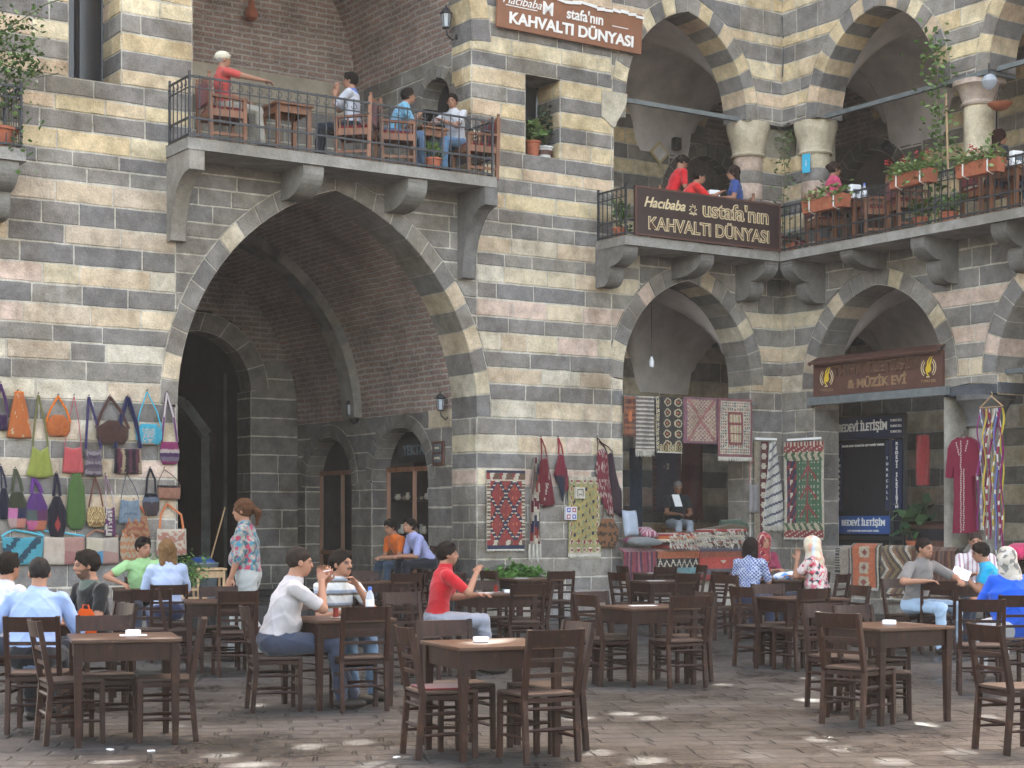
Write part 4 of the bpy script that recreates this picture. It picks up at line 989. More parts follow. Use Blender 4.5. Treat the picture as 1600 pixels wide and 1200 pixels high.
def np_mesh(name, V, F, col, mat, parent, smooth=True):
    me = bpy.data.meshes.new(name); me.vertices.add(len(V)); me.vertices.foreach_set('co', V.astype(np.float32).ravel())
    me.loops.add(F.size); me.loops.foreach_set('vertex_index', F.ravel().astype(np.int32)); me.polygons.add(len(F))
    me.polygons.foreach_set('loop_start', np.arange(0, F.size, 4, dtype=np.int32))
    try: me.polygons.foreach_set('loop_total', np.full(len(F), 4, np.int32))
    except Exception: pass
    if col is not None:
        ca = me.color_attributes.new('Col', 'FLOAT_COLOR', 'POINT'); a = np.ones((len(V), 4), np.float32); a[:, :3] = col; ca.data.foreach_set('color', a.ravel())
    me.update(calc_edges=True); me.validate()
    me.polygons.foreach_set('use_smooth', [smooth]*len(me.polygons))
    me.materials.append(M[mat]); o = bpy.data.objects.new(name, me); COL.objects.link(o); o.parent = parent; return o
def blob(name, prims, vx, mat, parent, col=None, smooth=True):
    V, F = polygonise(prims, vx); return np_mesh(name, V, F, None if col is None else (col(V) if callable(col) else np.tile(col, (len(V), 1))), mat, parent, smooth)
def v3(*a): return np.array(a, float)
def nrm(v): return v/(np.linalg.norm(v)+1e-9)
def rotz(a): c, s = math.cos(a), math.sin(a); return np.array([[c, -s, 0], [s, c, 0], [0, 0, 1]])
def rotx(a): c, s = math.cos(a), math.sin(a); return np.array([[1, 0, 0], [0, c, -s], [0, s, c]])
def roty(a): c, s = math.cos(a), math.sin(a); return np.array([[c, 0, s], [0, 1, 0], [-s, 0, c]])
def ik(S_, T, u, f, hint):
    d = T-S_; L = np.linalg.norm(d); 
    if L > (u+f)*.985: T = S_+d/L*(u+f)*.985; d = T-S_; L = np.linalg.norm(d)
    a = (u*u-f*f+L*L)/(2*L); h = math.sqrt(max(u*u-a*a, 0)); dn = d/L; p = hint-dn*(hint @ dn); return S_+dn*a+nrm(p)*h, T
SKIN = v3(.315, .155, .095)
def person(name_label, X, Y, head, shirt=(.5, .5, .5), pants=(.05, .06, .09), z=0, sc=1.0, female=False, stand=False, lean=8, slean=0, yaw=0, pitch=0, roll=0,
           rh=None, lh=None, hair='short', haircol=None, skin=1.0, seat=.46, vx=.0115, pat=None, fat=1.0, sleeve=.55, beard=0, must=0, shoe=(.03, .025, .02), twist=0, rcurl=.5, lcurl=.5, hat=None, legs=None, group=None, scarf=None, skirt=False, polo=False, lhint=None, rhint=None, collar=None):
    """head: heading in degrees, 0 = looks away from the viewer (+Y), 90 = towards the left (-X), -90 = right, 180 = towards the viewer.
    rh / lh: wrist targets in body coordinates (x right, y forward, z up from the floor)"""
    root = thing('person', name_label, 'person', (X, Y, z), R(head), group); root.scale = (sc,)*3
    P = []; add = lambda *a, **k: P.append(Prim(*a, **k)); g = fat
    sw = .165 if female else .187
    Pz = seat+.10 if not stand else .93
    pel = v3(0, -.03 if not stand else 0, Pz); L_, SL = R(lean), R(slean)
    sp = nrm(v3(math.sin(SL), math.sin(L_), math.cos(L_)*math.cos(SL))); fw = nrm(np.cross(sp, v3(-1, 0, 0)) if False else v3(0, math.cos(L_), -math.sin(L_))); rt = rotz(R(twist)) @ v3(1, 0, 0); rt = nrm(rt-sp*(rt @ sp)); fw = np.cross(sp, rt)
    nb = pel+sp*.50; ch = pel+sp*.33; wa = pel+sp*.12
    SH = {s: nb-sp*.045+rt*s*sw for s in (-1, 1)}
    fl = (fw, .64+.1*(g-1))
    add('cone', 'shirt', .05, a=wa-sp*.04, b=ch, r1=(.145 if not female else .125)*g, r2=.168*g if not female else .150*g, flat=fl)
    add('cone', 'shirt', .05, a=ch, b=nb-sp*.09, r1=.165*g, r2=.13, flat=fl)
    add('cone', 'shirt', .05, a=SH[-1]-sp*.01, b=SH[1]-sp*.01, r1=.057, r2=.057)
    add('cone', 'shirt', .04, a=nb-sp*.05, b=nb+sp*.005, r1=.10, r2=.066)
    if polo: add('cone', 'shirt', .008, a=nb-sp*.03+fw*.012, b=nb+sp*.018+fw*.005, r1=.082, r2=.070)
    if g > 1.05: add('ell', 'shirt', .06, c=wa+fw*.05+sp*.04, r=(.15*g, .12*g, .13))
    if female:
        for s in (-1, 1): add('ell', 'shirt', .04, c=ch+fw*.085+rt*s*.075+sp*.02, r=(.062, .06, .065))
    bt = 'skirt' if skirt else 'pants'
    add('ell', bt, .04, c=pel+v3(0, 0, .0), r=(.165*g, .125, .11)); add('cone', 'shirt', .04, a=pel+sp*.05, b=wa, r1=(.155 if not female else .15)*g, r2=.145*g, flat=(fw, .72))
    # legs
    kn, an = {}, {}
    if stand:
        st = legs or (.12, -.14)
        for s, off in ((1, st[0]), (-1, st[1])):
            hp = pel+v3(s*.085, 0, -.06); an[s] = v3(s*.09, off, .085); kn[s] = lerp(hp, an[s], .5)+v3(0, .05, 0)
            add('cone', bt, .03, a=hp, b=kn[s], r1=.092*g, r2=.062); add('cone', bt, .03, a=kn[s], b=an[s]+v3(0, 0, .02), r1=.062, r2=.05)
    else:
        lg = legs or ((.12, .44, .06), (-.11, .42, .04))
        for s, (kx, ky, fo) in ((1, lg[0]), (-1, lg[1])):
            hp = pel+v3(s*.09, .0, -.02); kn[s] = v3(kx, ky, seat+.075); an[s] = v3(kx*1.05, ky+fo, .09)
            add('cone', bt, .03, a=hp, b=kn[s], r1=.092*g, r2=.066); add('cone', bt, .02, a=kn[s], b=an[s], r1=.064, r2=.050)
    for s in (-1, 1):
        add('ell', 'shoe', .01, c=an[s]+v3(s*.01, .065, -.045), r=(.046, .135, .042)); add('cone', 'shoe', .01, a=an[s], b=an[s]-v3(0, 0, .04), r1=.04, r2=.042)
    if skirt:
        for q in range(5):
            t = q/4; add('cone', 'skirt', .05, a=lerp(kn[-1], pel, t)+v3(-.02, 0, -.02), b=lerp(kn[1], pel, t)+v3(.02, 0, -.02), r1=.085, r2=.085)
    # head
    hc = nb+nrm(sp*.6+v3(0, 0, 1)*.6)*.165+v3(0, .02, 0)
    Hm = rotz(R(yaw)) @ rotx(-R(pitch)) @ roty(R(roll)); hp_ = lambda *c: hc+Hm @ v3(*c)
    add('cone', 'skin', .03, a=nb-sp*.03, b=hp_(0, -.02, -.06), r1=.062*(.88 if female else 1), r2=.054*(.88 if female else 1))
    add('ell', 'skin', .02, c=hp_(0, -.012, .022), r=(.073, .093, .088), R=Hm); add('ell', 'skin', .03, c=hp_(0, .028, -.035), r=(.058, .062, .075), R=Hm)
    add('ell', 'skin', .025, c=hp_(0, .05, -.082), r=(.034, .03, .026), R=Hm); add('cone', 'skin', .012, a=hp_(0, .086, .008), b=hp_(0, .101, -.026), r1=.009, r2=.014)
    add('cone', 'skin', .01, a=hp_(-.03, .08, .022), b=hp_(.03, .08, .022), r1=.011, r2=.011); add('cone', 'skin', .01, a=hp_(-.016, .085, -.06), b=hp_(.016, .085, -.06), r1=.010, r2=.010)
    for s in (-1, 1): add('ell', 'skin', .008, c=hp_(s*.076, -.006, -.012), r=(.012, .02, .031), R=Hm)
    # arms
    up, fo = (.285, .25) if not female else (.265, .235)
    for s, tgt, hint, curl in ((1, rh, rhint, rcurl), (-1, lh, lhint, lcurl)):
        if tgt is None: tgt = (s*.16, .30, seat+.20) if not stand else (s*.24, .04, .78)
        T = v3(*tgt); hint = v3(*(hint or (s*.6, -.5, -1)))
        E, T = ik(SH[s], T, up, fo, hint); q = sleeve
        add('cone', 'skin', .012, a=SH[s], b=E, r1=.047, r2=.039); add('cone', 'skin', .012, a=E, b=T, r1=.040, r2=.026)
        if q <= 1: add('cone', 'shirt', .02, a=SH[s], b=lerp(SH[s], E, q), r1=.059, r2=.054)
        else:
            add('cone', 'shirt', .02, a=SH[s], b=E, r1=.059, r2=.050); add('cone', 'shirt', .015, a=E, b=lerp(E, T, q-1), r1=.050, r2=.038)
        fd = nrm(T-E); ref = v3(0, 0, 1) if abs(fd[2]) < .8 else v3(-s, 0, 0)
        sd_ = nrm(np.cross(fd, ref)); pn = np.cross(sd_, fd)
        pc = T+fd*.05; Rh_ = np.stack([sd_, fd, pn], 1)
        add('ell', 'skin', .01, c=pc, r=(.041, .055, .017), R=Rh_)
        for i, (o, ln) in enumerate(((-.031, .066), (-.011, .078), (.010, .073), (.030, .056))):
            b0 = T+fd*.088+sd_*o; c1 = nrm(fd-pn*curl*(.5+.08*i)); c2 = nrm(fd*(1-curl)-pn*curl*(1.4+.1*i))
            m1 = b0+c1*ln*.55; add('cone', 'skin', .004, a=b0, b=m1, r1=.0095, r2=.009); add('cone', 'skin', .004, a=m1, b=m1+c2*ln*.5, r1=.009, r2=.0078)
        ts = s; b0 = T+fd*.03-sd_*.03*ts; m1 = b0-sd_*.028*ts+fd*.028-pn*.012; add('cone', 'skin', .006, a=b0, b=m1, r1=.013, r2=.011); add('cone', 'skin', .006, a=m1, b=m1+fd*.03-pn*.014, r1=.010, r2=.009)
    ph = rng.uniform(0, 6, 6)
    def wr(Gd):
        x, y, zc = Gd[..., 0], Gd[..., 1], Gd[..., 2]
        r1 = 1-np.abs(np.sin(17*zc+4*np.sin(6*x+ph[0])+5*y+ph[1])); r2 = 1-np.abs(np.sin(15*x+9*zc+ph[2]+2.5*np.sin(9*y)))
        return .005-.010*r1**3-.008*r2**4
    V, F = polygonise(P, vx, {'shirt': wr, 'pants': wr, 'skirt': wr})
    # colours and cloth regions from the nearest primitive
    best = np.full(len(V), 9.); tg = np.zeros(len(V), int); names = ['skin', 'shirt', 'pants', 'shoe', 'skirt']
    for p in P:
        f = p.f(V)-(.004 if p.tag != 'skin' else 0); m = f < best; best[m] = f[m]; tg[m] = names.index(p.tag)
    col = np.zeros((len(V), 3)); sk = SKIN*skin
    col[tg == 0] = sk; col[tg == 3] = shoe
    sh = np.tile(shirt, (len(V), 1)).astype(float)
    if pat: sh = pat(V, sh, ph)
    col[tg == 1] = sh[tg == 1]
    pc_ = np.tile(pants, (len(V), 1)).astype(float); pc_ *= (1+.08*np.sin(V[:, 2:3]*40+ph[0]))
    m = (tg == 2) | (tg == 4); col[m] = pc_[m]
    hl = (V-hc) @ Hm; x, y, zq = hl[:, 0], hl[:, 1], hl[:, 2]; fm = (tg == 0) & (y > .04)
    def pnt(mask, c, a=1.0): mm = fm & mask; col[mm] = col[mm]*(1-a)+np.array(c)*a
    pnt((np.abs(np.abs(x)-.031) < .017) & (np.abs(zq-.001) < .0075), (.03, .02, .017), .85)
    pnt((np.abs(np.abs(x)-.032) < .021) & (np.abs(zq-.021) < .006), haircol or (.03, .02, .015), .75)
    pnt((np.abs(x) < .024) & (np.abs(zq+.060) < .007), (.30, .09, .07), .8)
    if must: pnt((np.abs(x) < .030) & (np.abs(zq+.047) < .008), (.02, .013, .01), .95)
    if beard:
        bm_ = (tg == 0) & (y > -.01) & (zq < -.035) & (zq > -.125) & ~((np.abs(x) < .026) & (np.abs(zq+.058) < .01)) & ((np.abs(x) > .045) | (zq < -.066) | (zq > -.05) & (zq < -.04))
        col[bm_] = col[bm_]*(1-beard)+np.array((.03, .02, .016))*beard
    if collar is not None:
        cm = (tg == 1) & (np.linalg.norm(V-(nb-sp*.01), axis=1) < .095); col[cm] = collar
    np_mesh('body', V, F, col, 'skin', root)
    # clothes as thin shells lifted off the body
    mesh_n = np.zeros_like(V); a = V[F[:, 1]]-V[F[:, 0]]; b = V[F[:, 3]]-V[F[:, 0]]; fnm = np.cross(a, b)
    for i in range(4): np.add.at(mesh_n, F[:, i], fnm)
    mesh_n /= np.linalg.norm(mesh_n, axis=1)[:, None]+1e-12
    for nm, ids in (('shirt' if not female else 'blouse', (1,)), ('trousers' if not skirt else 'skirt', (2, 4)), ('shoes', (3,))):
        fm2 = np.isin(tg[F], ids).sum(1) >= 3
        if fm2.sum() < 8: continue
        f2 = F[fm2]; u, inv = np.unique(f2, return_inverse=True); f2 = inv.reshape(-1, 4); v2 = V[u]+mesh_n[u]*.004
        c2 = col[u].copy(); main = np.isin(tg[u], ids)
        if (~main).any(): c2[~main] = np.array(shirt if nm in ('shirt', 'blouse') else (pants if nm != 'shoes' else shoe))
        np_mesh(nm, v2, f2, c2, 'cloth' if nm != 'shoes' else 'skin', root)
    # hair
    hcv = haircol or (.018, .013, .010)
    H = []; ad = lambda *a, **k: H.append(Prim(*a, **k))
    if hair in ('short', 'crop', 'bald'):
        t_ = {'short': .014, 'crop': .007, 'bald': .003}[hair]
        ad('ell', 'h', .02, c=hp_(0, -.016, .026), r=(.074+t_, .095+t_, .087+t_*1.3), R=Hm)
        if hair == 'short': ad('cone', 'h', .02, a=hp_(-.03, .05, .095), b=hp_(.035, .045, .1), r1=.022, r2=.02)
    elif hair in ('long', 'pony', 'bun', 'bob'):
        ad('ell', 'h', .02, c=hp_(0, -.018, .026), r=(.088, .109, .105), R=Hm)
        if hair == 'long':
            for s in (-1, 0, 1): ad('cone', 'h', .03, a=hp_(s*.055, -.05, .0), b=hp_(s*.07, -.075, -.23), r1=.045, r2=.028)
        if hair == 'bob':
            for s in (-1, -.3, .3, 1): ad('cone', 'h', .03, a=hp_(s*.06, -.04, .0), b=hp_(s*.075, -.05, -.11), r1=.045, r2=.036)
        if hair == 'pony':
            ad('cone', 'h', .01, a=hp_(0, -.115, .02), b=hp_(0, -.165, -.03), r1=.028, r2=.035); ad('cone', 'h', .02, a=hp_(0, -.165, -.03), b=hp_(0, -.15, -.15), r1=.035, r2=.012)
        if hair == 'bun': ad('ell', 'h', .01, c=hp_(0, -.12, .03), r=(.045, .04, .045))
    if H:
        # cut away the face below the hair line
        if hair in ('short', 'crop', 'bald'):
            nn_ = Hm @ nrm(v3(0, .70, -.71)); c0 = hp_(0, 0, 0)+nn_*(.018 if hair != 'crop' else .012)
            H.append(Prim('ell', 'cut', .01, '-', c=c0+nn_*.5, r=(.5, .5, .5))); H.append(Prim('ell', 'cut', .01, '-', c=hp_(0, .105, -.01), r=(.075, .052, .078), R=Hm))
        else: H.append(Prim('ell', 'cut', .01, '-', c=hp_(0, .095, -.045), r=(.068, .085, .10), R=Hm))
        V2, F2 = polygonise(H, vx*.7, {'h': lambda G_: .0045*np.sin(95*G_[..., 0]+40*G_[..., 1]+ph[0])*np.sin(70*G_[..., 2]+35*G_[..., 0]+ph[1])-.002})
        hc_ = np.tile(hcv, (len(V2), 1)).astype(float); hc_ *= (.75+.5*np.abs(np.sin(V2[:, 0:1]*130+V2[:, 2:3]*25+6*np.sin(V2[:, 1:2]*60))))
        np_mesh('hair', V2, F2, hc_*.8, 'hairc', root)
    if hat:
        HP = [Prim('ell', 'h', .02, c=hp_(0, -.012, .04), r=(.093, .112, .085), R=Hm), Prim('cone', 'h', .02, a=hp_(-.04, .085, .048), b=hp_(.04, .085, .048), r1=.028, r2=.028, flat=(Hm @ v3(0, 0, 1), .4)), Prim('ell', 'c', .01, '-', c=hp_(0, 0, -.16), r=(.25, .25, .17), R=Hm)]
        V2, F2 = polygonise(HP, vx*.8); np_mesh('flat_cap', V2, F2, np.tile(hat, (len(V2), 1)), 'cloth', root)
    if scarf:
        HP = [Prim('ell', 'h', .03, c=hp_(0, -.018, .015), r=(.098, .118, .118), R=Hm), Prim('cone', 'h', .05, a=hp_(0, -.04, -.06), b=nb-fw*.02-sp*.03, r1=.092, r2=.11), Prim('cone', 'h', .05, a=hp_(0, .02, -.12), b=nb+fw*.07-sp*.08, r1=.05, r2=.07), Prim('cone', 'h', .05, a=nb-fw*.05, b=nb-fw*.09-sp*.14, r1=.11, r2=.05, flat=(fw, .5)),
              Prim('ell', 'c', .01, '-', c=hp_(0, .112, -.022), r=(.056, .06, .078), R=Hm)]
        V2, F2 = polygonise(HP, vx*.85, {'h': lambda G_: .004*np.sin(50*G_[..., 2]+18*G_[..., 0]+ph[0])}); np_mesh('headscarf', V2, F2, scarf(V2), 'cloth', root)
    root['_h'] = 1; del root['_h']
    return root
def hnoise(V, f, seed=0.):
    return (np.sin(V[:, 0]*f+seed+1.7*np.sin(V[:, 2]*f*.8+seed))+np.sin(V[:, 1]*f*1.1+2*seed)+np.sin(V[:, 2]*f*.93+3*seed+1.3*np.sin(V[:, 0]*f*1.3)))/3
def floral(cols, base):
    def f(V, c, ph):
        c = np.tile(base, (len(V), 1)).astype(float)
        for i, k in enumerate(cols):
            m = hnoise(V, 52+8*i, i*2.3+ph[0]) > .30; c[m] = k
        return c
    return f
def stripes_x(cols, w, ax=0):
    def f(V, c, ph):
        i = np.floor(V[:, ax]/w).astype(int) % len(cols); return np.array(cols, float)[i]
    return f
def plaid(V, c, ph):
    a = (V[:, 0]+V[:, 2])/.045 % 1; b = (V[:, 0]-V[:, 2])/.045 % 1; c = np.tile((.03, .06, .22), (len(V), 1)).astype(float)
    m = (a < .28) | (b < .28); c[m] = (.45, .48, .56); return c
def scarfcol(cols, f0):
    def f(V):
        c = np.tile(cols[0], (len(V), 1)).astype(float)
        for i, k in enumerate(cols[1:]): c[hnoise(V, f0+7*i, 1.9*i) > .22] = k
        return c
    return f
WHITE = (.50, .50, .53)
def PX(px, Y): return XY(px, Y)[0]
# --- courtyard, left
person('man in a light blue shirt with his back turned at the far left', PX(52, 13.3), 13.3, 4, (.27, .36, .58), (.012, .013, .016), lean=24, fat=1.12, yaw=14, pitch=12, hair='crop', haircol=(.03, .026, .024), sleeve=1.7, rh=(.22, .45, .78), lh=(-.3, .4, .80), polo=True, vx=.010)
put(CH, (PX(65, 13.1), 13.05, 0), R(2), 'chair of the man in the light blue shirt at the far left')
person('man in a white shirt cut off by the left edge of the photo', PX(-12, 14.6), 14.6, -30, WHITE, lean=20, hair='short', vx=.012)
put(CH, (PX(-12, 14.6), 14.6, 0), R(-30), 'chair at the left edge under the man in white')
person('young bearded man in a black polo shirt looking left', PX(150, 14.6), 14.6, 132, (.010, .011, .012), (.02, .022, .03), lean=10, yaw=-28+10, pitch=6, beard=.75, hair='short', rh=(.05, .38, .74), lh=(-.16, .36, .74), collar=(.10, .12, .10), vx=.010, skin=1.05)
put(CH, (PX(152, 14.8), 14.8, 0), R(128), 'chair of the bearded man in black')
person('young man in a green t-shirt leaning on his table on the left', PX(222, 21.6), 21.6, 200, (.28, .47, .22), (.03, .035, .05), sc=1.04, lean=14, yaw=28, pitch=4, hair='short', rh=(.30, .32, .80), lh=(-.06, .42, .80), rhint=(1, .2, -.6))
put(CH, (PX(225, 21.8), 21.8, 0), R(200), 'chair of the young man in green')
person('blonde woman in a light blue blouse with a dark shoulder strap, back to the viewer', PX(262, 19.6), 19.6, 20, (.38, .45, .62), (.03, .04, .09), female=True, lean=12, yaw=12, hair='long', haircol=(.21, .115, .05), sleeve=.8, lh=(-.15, .38, .78), rh=(.14, .35, .76), sc=1.03)
put(CH, (PX(262, 19.5), 19.5, 0), R(15), 'chair of the blonde woman')
person('woman in a flowered blue and pink tunic walking to the left', PX(388, 19.4), 19.4, 84, (.2, .3, .35), (.36, .37, .36), female=True, stand=True, sc=1.07, lean=4, fat=1.2, hair='pony', haircol=(.10, .045, .022), sleeve=1.25, pitch=2, legs=(.2, -.2),
       pat=floral([(.06, .20, .27), (.34, .05, .09), (.04, .10, .13), (.32, .27, .23)], (.19, .22, .21)), lh=(-.22, .14, .82), rh=(.22, .12, .80), vx=.011)
# --- tea drinkers
person('man in a pale grey t-shirt smoking, seated in profile at the tea table', PX(432, 14.55), 14.55, -76, (.43, .40, .40), (.045, .055, .085), sc=1.04, lean=20, yaw=2, pitch=6, hair='crop', haircol=(.035, .026, .02), fat=1.1, sleeve=.72, rh=(.05, .36, 1.03), lh=(-.06, .40, 1.02), rhint=(.35, .5, -1), lhint=(-.35, .5, -1), rcurl=.8, lcurl=.8, vx=.0095, legs=((.12, .46, .05), (-.12, .44, .2)), shoe=(.02, .015, .012))
put(CH, (PX(430, 14.5), 14.5, 0), R(-74), 'chair of the man in the pale t-shirt, seen from its side')
person('moustached man in a striped polo resting his chin on his hand', PX(518, 15.5), 15.5, 222, (.5, .5, .5), (.10, .16, .24), lean=16, yaw=18, pitch=-2, must=1, hair='short', rh=(.13, .38, .79), lh=(-.07, .30, 1.00), lhint=(-.4, .7, -1), lcurl=.6, pat=stripes_x([(.6, .6, .58), (.6, .6, .58), (.12, .09, .06), (.25, .30, .38), (.6, .6, .6)], .022, 2), polo=True, vx=.0095, skin=1.0)
put(CH, (PX(512, 15.75), 15.75, 0), R(215), 'chair of the man with the moustache')
q = MB().tube([(0, 0, 0), (.06, 0, .012)], .004, 6).build('cigarette', 'paper'); q.location = (*XY(505, 14.35), zz(893, 14.35)); tag(q, 'white cigarette held by the man in the pale t-shirt', 'cigarette')
# --- men inside the gate
person('boy in an orange shirt sitting in the passage with clasped hands', PX(634, 27.7), 27.7, 128, (.55, .12, .02), (.03, .05, .08), z=.35, lean=32, yaw=0, pitch=14, hair='short', rh=(.05, .46, .66), lh=(-.05, .47, .66), vx=.013)
put(CH, (PX(634, 27.8), 27.8, .3), R(128), 'chair under the boy in orange')
person('young man in a lavender shirt leaning forward beside the boy in orange', PX(668, 27.3), 27.3, 118, (.30, .31, .52), (.012, .013, .02), z=.38, lean=34, yaw=6, pitch=-8, hair='short', rh=(.05, .48, .66), lh=(-.05, .49, .66), sleeve=.8, polo=True, vx=.013)
put(CH, (PX(672, 27.4), 27.4, .3), R(118), 'chair under the young man in lavender')
put(CH, (PX(702, 28.0), 28.0, .3), R(-150), 'empty chair against the passage wall right of the man in lavender')
# --- man in red
person('man in a red polo shirt seated in profile facing right', PX(686, 18.0), 18.0, -78, (.42, .016, .022), (.25, .26, .30), lean=10, yaw=-4, pitch=0, hair='short', beard=.35, rh=(.14, .36, 1.02), rhint=(.6, -.2, -1), lh=(-.14, .42, .79), rcurl=.9, sleeve=.7, polo=True, vx=.010, sc=1.02)
put(CH, (PX(672, 17.9), 17.9, 0), R(-80), 'chair under the man in the red polo shirt')
# --- women
person('woman in a blue and white plaid shirt with dark hair', PX(1170, 23.0), 23.0, -28, (.3, .3, .4), (.03, .04, .08), female=True, pat=plaid, hair='bob', haircol=(.025, .017, .014), lean=10, sleeve=.8, rh=(.12, .36, .78), sc=1.02, vx=.012)
person('woman in a red patterned headscarf looking towards the viewer', PX(1189, 25.3), 25.3, 205, (.20, .03, .06), (.05, .02, .04), female=True, hair=None, scarf=scarfcol([(.28, .05, .05), (.50, .35, .30), (.16, .02, .03)], 60), lean=10, yaw=-14, rh=(.05, .36, .82), lh=(-.08, .38, .82), sleeve=1.8, skirt=True, sc=1.06)
person('woman in pale headscarf and flowered top, hand at her face', PX(1280, 23.2), 23.2, 62, (.5, .3, .3), (.02, .025, .04), female=True, hair=None, scarf=scarfcol([(.62, .54, .40), (.55, .58, .64), (.64, .36, .26)], 34), fat=1.12, lean=12, sleeve=.6, lh=(-.08, .27, 1.02), lhint=(-.3, .7, -1), rh=(.1, .36, .8), pat=floral([(.60, .18, .22), (.64, .05, .09), (.06, .07, .08), (.62, .56, .48)], (.58, .45, .44)), sc=1.04, vx=.011)
put(CH, (PX(1146, 23.2), 23.0, 0), R(-40), 'chair under the woman in the plaid shirt'); put(CH, (PX(1290, 23.3), 23.3, 0), R(55), 'chair under the woman in the pale headscarf'); put(CH, (PX(1192, 25.6), 25.6, 0), R(205), 'chair under the woman in the red headscarf')
# --- men on the right
person('man in a grey polo shirt and pale jeans looking right', PX(1432, 20.9), 20.9, 212, (.185, .17, .16), (.30, .40, .52), lean=14, yaw=8, pitch=2, hair='crop', beard=.25, rh=(.20, .34, .84), rhint=(1, .1, -.6), lh=(-.20, .48, .84), lhint=(-1, .1, -.4), sleeve=.72, sc=1.04, polo=True, vx=.0105, legs=((.06, .44, .0), (-.26, .38, .0)))
put(CH, (PX(1420, 21.1), 21.1, 0), R(212), 'chair under the man in the grey polo shirt')
person('balding man in a pink striped shirt behind the table on the right', PX(1522, 23.7), 23.7, 176, (.6, .5, .5), lean=12, pitch=6, yaw=-8, hair='bald', haircol=(.05, .035, .03), pat=stripes_x([(.62, .55, .56), (.62, .58, .6), (.35, .2, .24)], .018), rh=(.1, .4, .8), lh=(-.12, .4, .8), sleeve=.8, sc=1.08, polo=True, vx=.012)
person('man in a turquoise t-shirt leaning forward over the table on the right', PX(1566, 21.9), 21.9, 78, (.02, .33, .58), (.02, .025, .04), lean=28, pitch=12, hair='short', rh=(.1, .44, .86), lh=(-.12, .46, .86), vx=.011, sc=1.02)
person('woman in a royal blue top and grey headscarf at the right edge', PX(1584, 16.9), 16.9, 10, (.015, .09, .55), (.50, .52, .56), female=True, fat=1.35, lean=16, yaw=-20, pitch=20, hair=None, scarf=scarfcol([(.42, .38, .32), (.16, .15, .14), (.5, .47, .42)], 48), sleeve=1.2, sc=1.0, vx=.0105, rh=(.2, .4, .8), lh=(-.2, .42, .8))
put(CH, (PX(1522, 24.0), 24.0, 0), R(178), 'chair under the balding man'); put(CH, (PX(1572, 21.9), 21.9, 0), R(80), 'chair under the man in turquoise'); put(CH, (PX(1575, 16.8), 16.8, 0), R(8), 'chair under the woman in royal blue')
# --- carpet seller
a_, Ym = ua(1056, -1.3); 
person('carpet seller in a dark shirt seated among his carpets reading', PX(1056, Ym), Ym, 196, (.02, .025, .03), (.30, .33, .38), z=1.0, lean=12, pitch=22, hair='bald', haircol=(.3, .28, .26), rh=(.12, .36, .72), lh=(-.12, .36, .72), vx=.013)
# --- balcony over the gate
BA = lambda px, off: (XY(px, ua(px, off)[1])[0], ua(px, off)[1])
x, y = BA(352, .22); person('man in a cream cap and red shirt on the gate balcony', x, y, -62, (.45, .07, .06), (.36, .34, .29), z=7.05, lean=-2, yaw=-6, pitch=-4, hair='crop', haircol=(.4, .38, .35), hat=(.62, .57, .44), lh=(-.1, .35, .7), rh=(.30, .50, .92), rhint=(1, -.2, -.4), sc=1.04, vx=.012)
x, y = BA(548, .10); person('man in a white shirt on the gate balcony, hand at his mouth', x, y, 82, (.48, .49, .54), (.02, .025, .035), z=7.05, lean=2, pitch=0, hair='short', rh=(.03, .20, 1.06), lh=(-.04, .22, 1.02), rhint=(.2, .6, -1), lhint=(-.2, .6, -1), lcurl=.8, collar=(.1, .16, .4), sleeve=.75, sc=1.06, vx=.012, shoe=(.45, .45, .45))
x, y = BA(612, .15); person('man in a light blue t-shirt on the gate balcony bending forward', x, y, -78, (.17, .38, .52), (.10, .17, .28), z=7.05, lean=28, yaw=10, pitch=-6, hair='short', rh=(.12, .42, .86), lh=(-.12, .4, .8), sleeve=.75, vx=.012)
x, y = BA(712, .12); person('man in a white t-shirt on the gate balcony looking at the courtyard', x, y, 145, (.5, .5, .52), (.12, .22, .36), z=7.05, lean=10, yaw=22, pitch=4, hair='short', rh=(.14, .36, .84), lh=(-.06, .42, .84), rhint=(1, .2, -.4), sleeve=.6, vx=.012)
# --- corner balcony
x, y = BA(1046, .05); person('waiter in red standing and bending over the table on the corner balcony', x, y, -70, (.55, .02, .025), (.02, .02, .03), z=6.30, stand=True, lean=24, pitch=34, hair='short', rh=(.15, .38, 1.0), lh=(-.15, .3, .95), sleeve=.75, legs=(.05, -.05), vx=.012)
x, y = BA(1062, .4); person('man in red stretching his arm across the table on the corner balcony', x, y, -78, (.56, .022, .02), (.02, .02, .03), z=6.34, lean=36, pitch=10, yaw=-4, hair='short', rh=(.16, .62, .84), lh=(-.1, .5, .8), sleeve=.8, vx=.012, sc=1.06)
x, y = BA(1152, .45); person('young woman in a blue t-shirt on the corner balcony facing the men in red', x, y, 88, (.035, .07, .24), (.02, .02, .03), z=6.42, sc=1.06, female=True, hair='long', haircol=(.03, .016, .012), lean=8, pitch=4, lh=(-.16, .3, .78), rh=(.1, .3, .78), vx=.012)
BBp = lambda px, off: (XY(px, ub(px, off)[1])[0], ub(px, off)[1])
x, y = BBp(1298, .2); person('woman in a pink top on the right balcony behind the first flower box', x, y, -80, (.55, .07, .15), (.02, .02, .03), z=6.46, sc=1.06, female=True, hair='bun', haircol=(.03, .016, .012), pitch=4, vx=.012)
x, y = BBp(1556, .0); person('woman with long dark hair on the right balcony behind the geraniums', x, y, -72, (.02, .02, .025), (.02, .04, .09), z=6.40, sc=1.06, female=True, hair='long', haircol=(.035, .014, .010), yaw=-10, vx=.012)
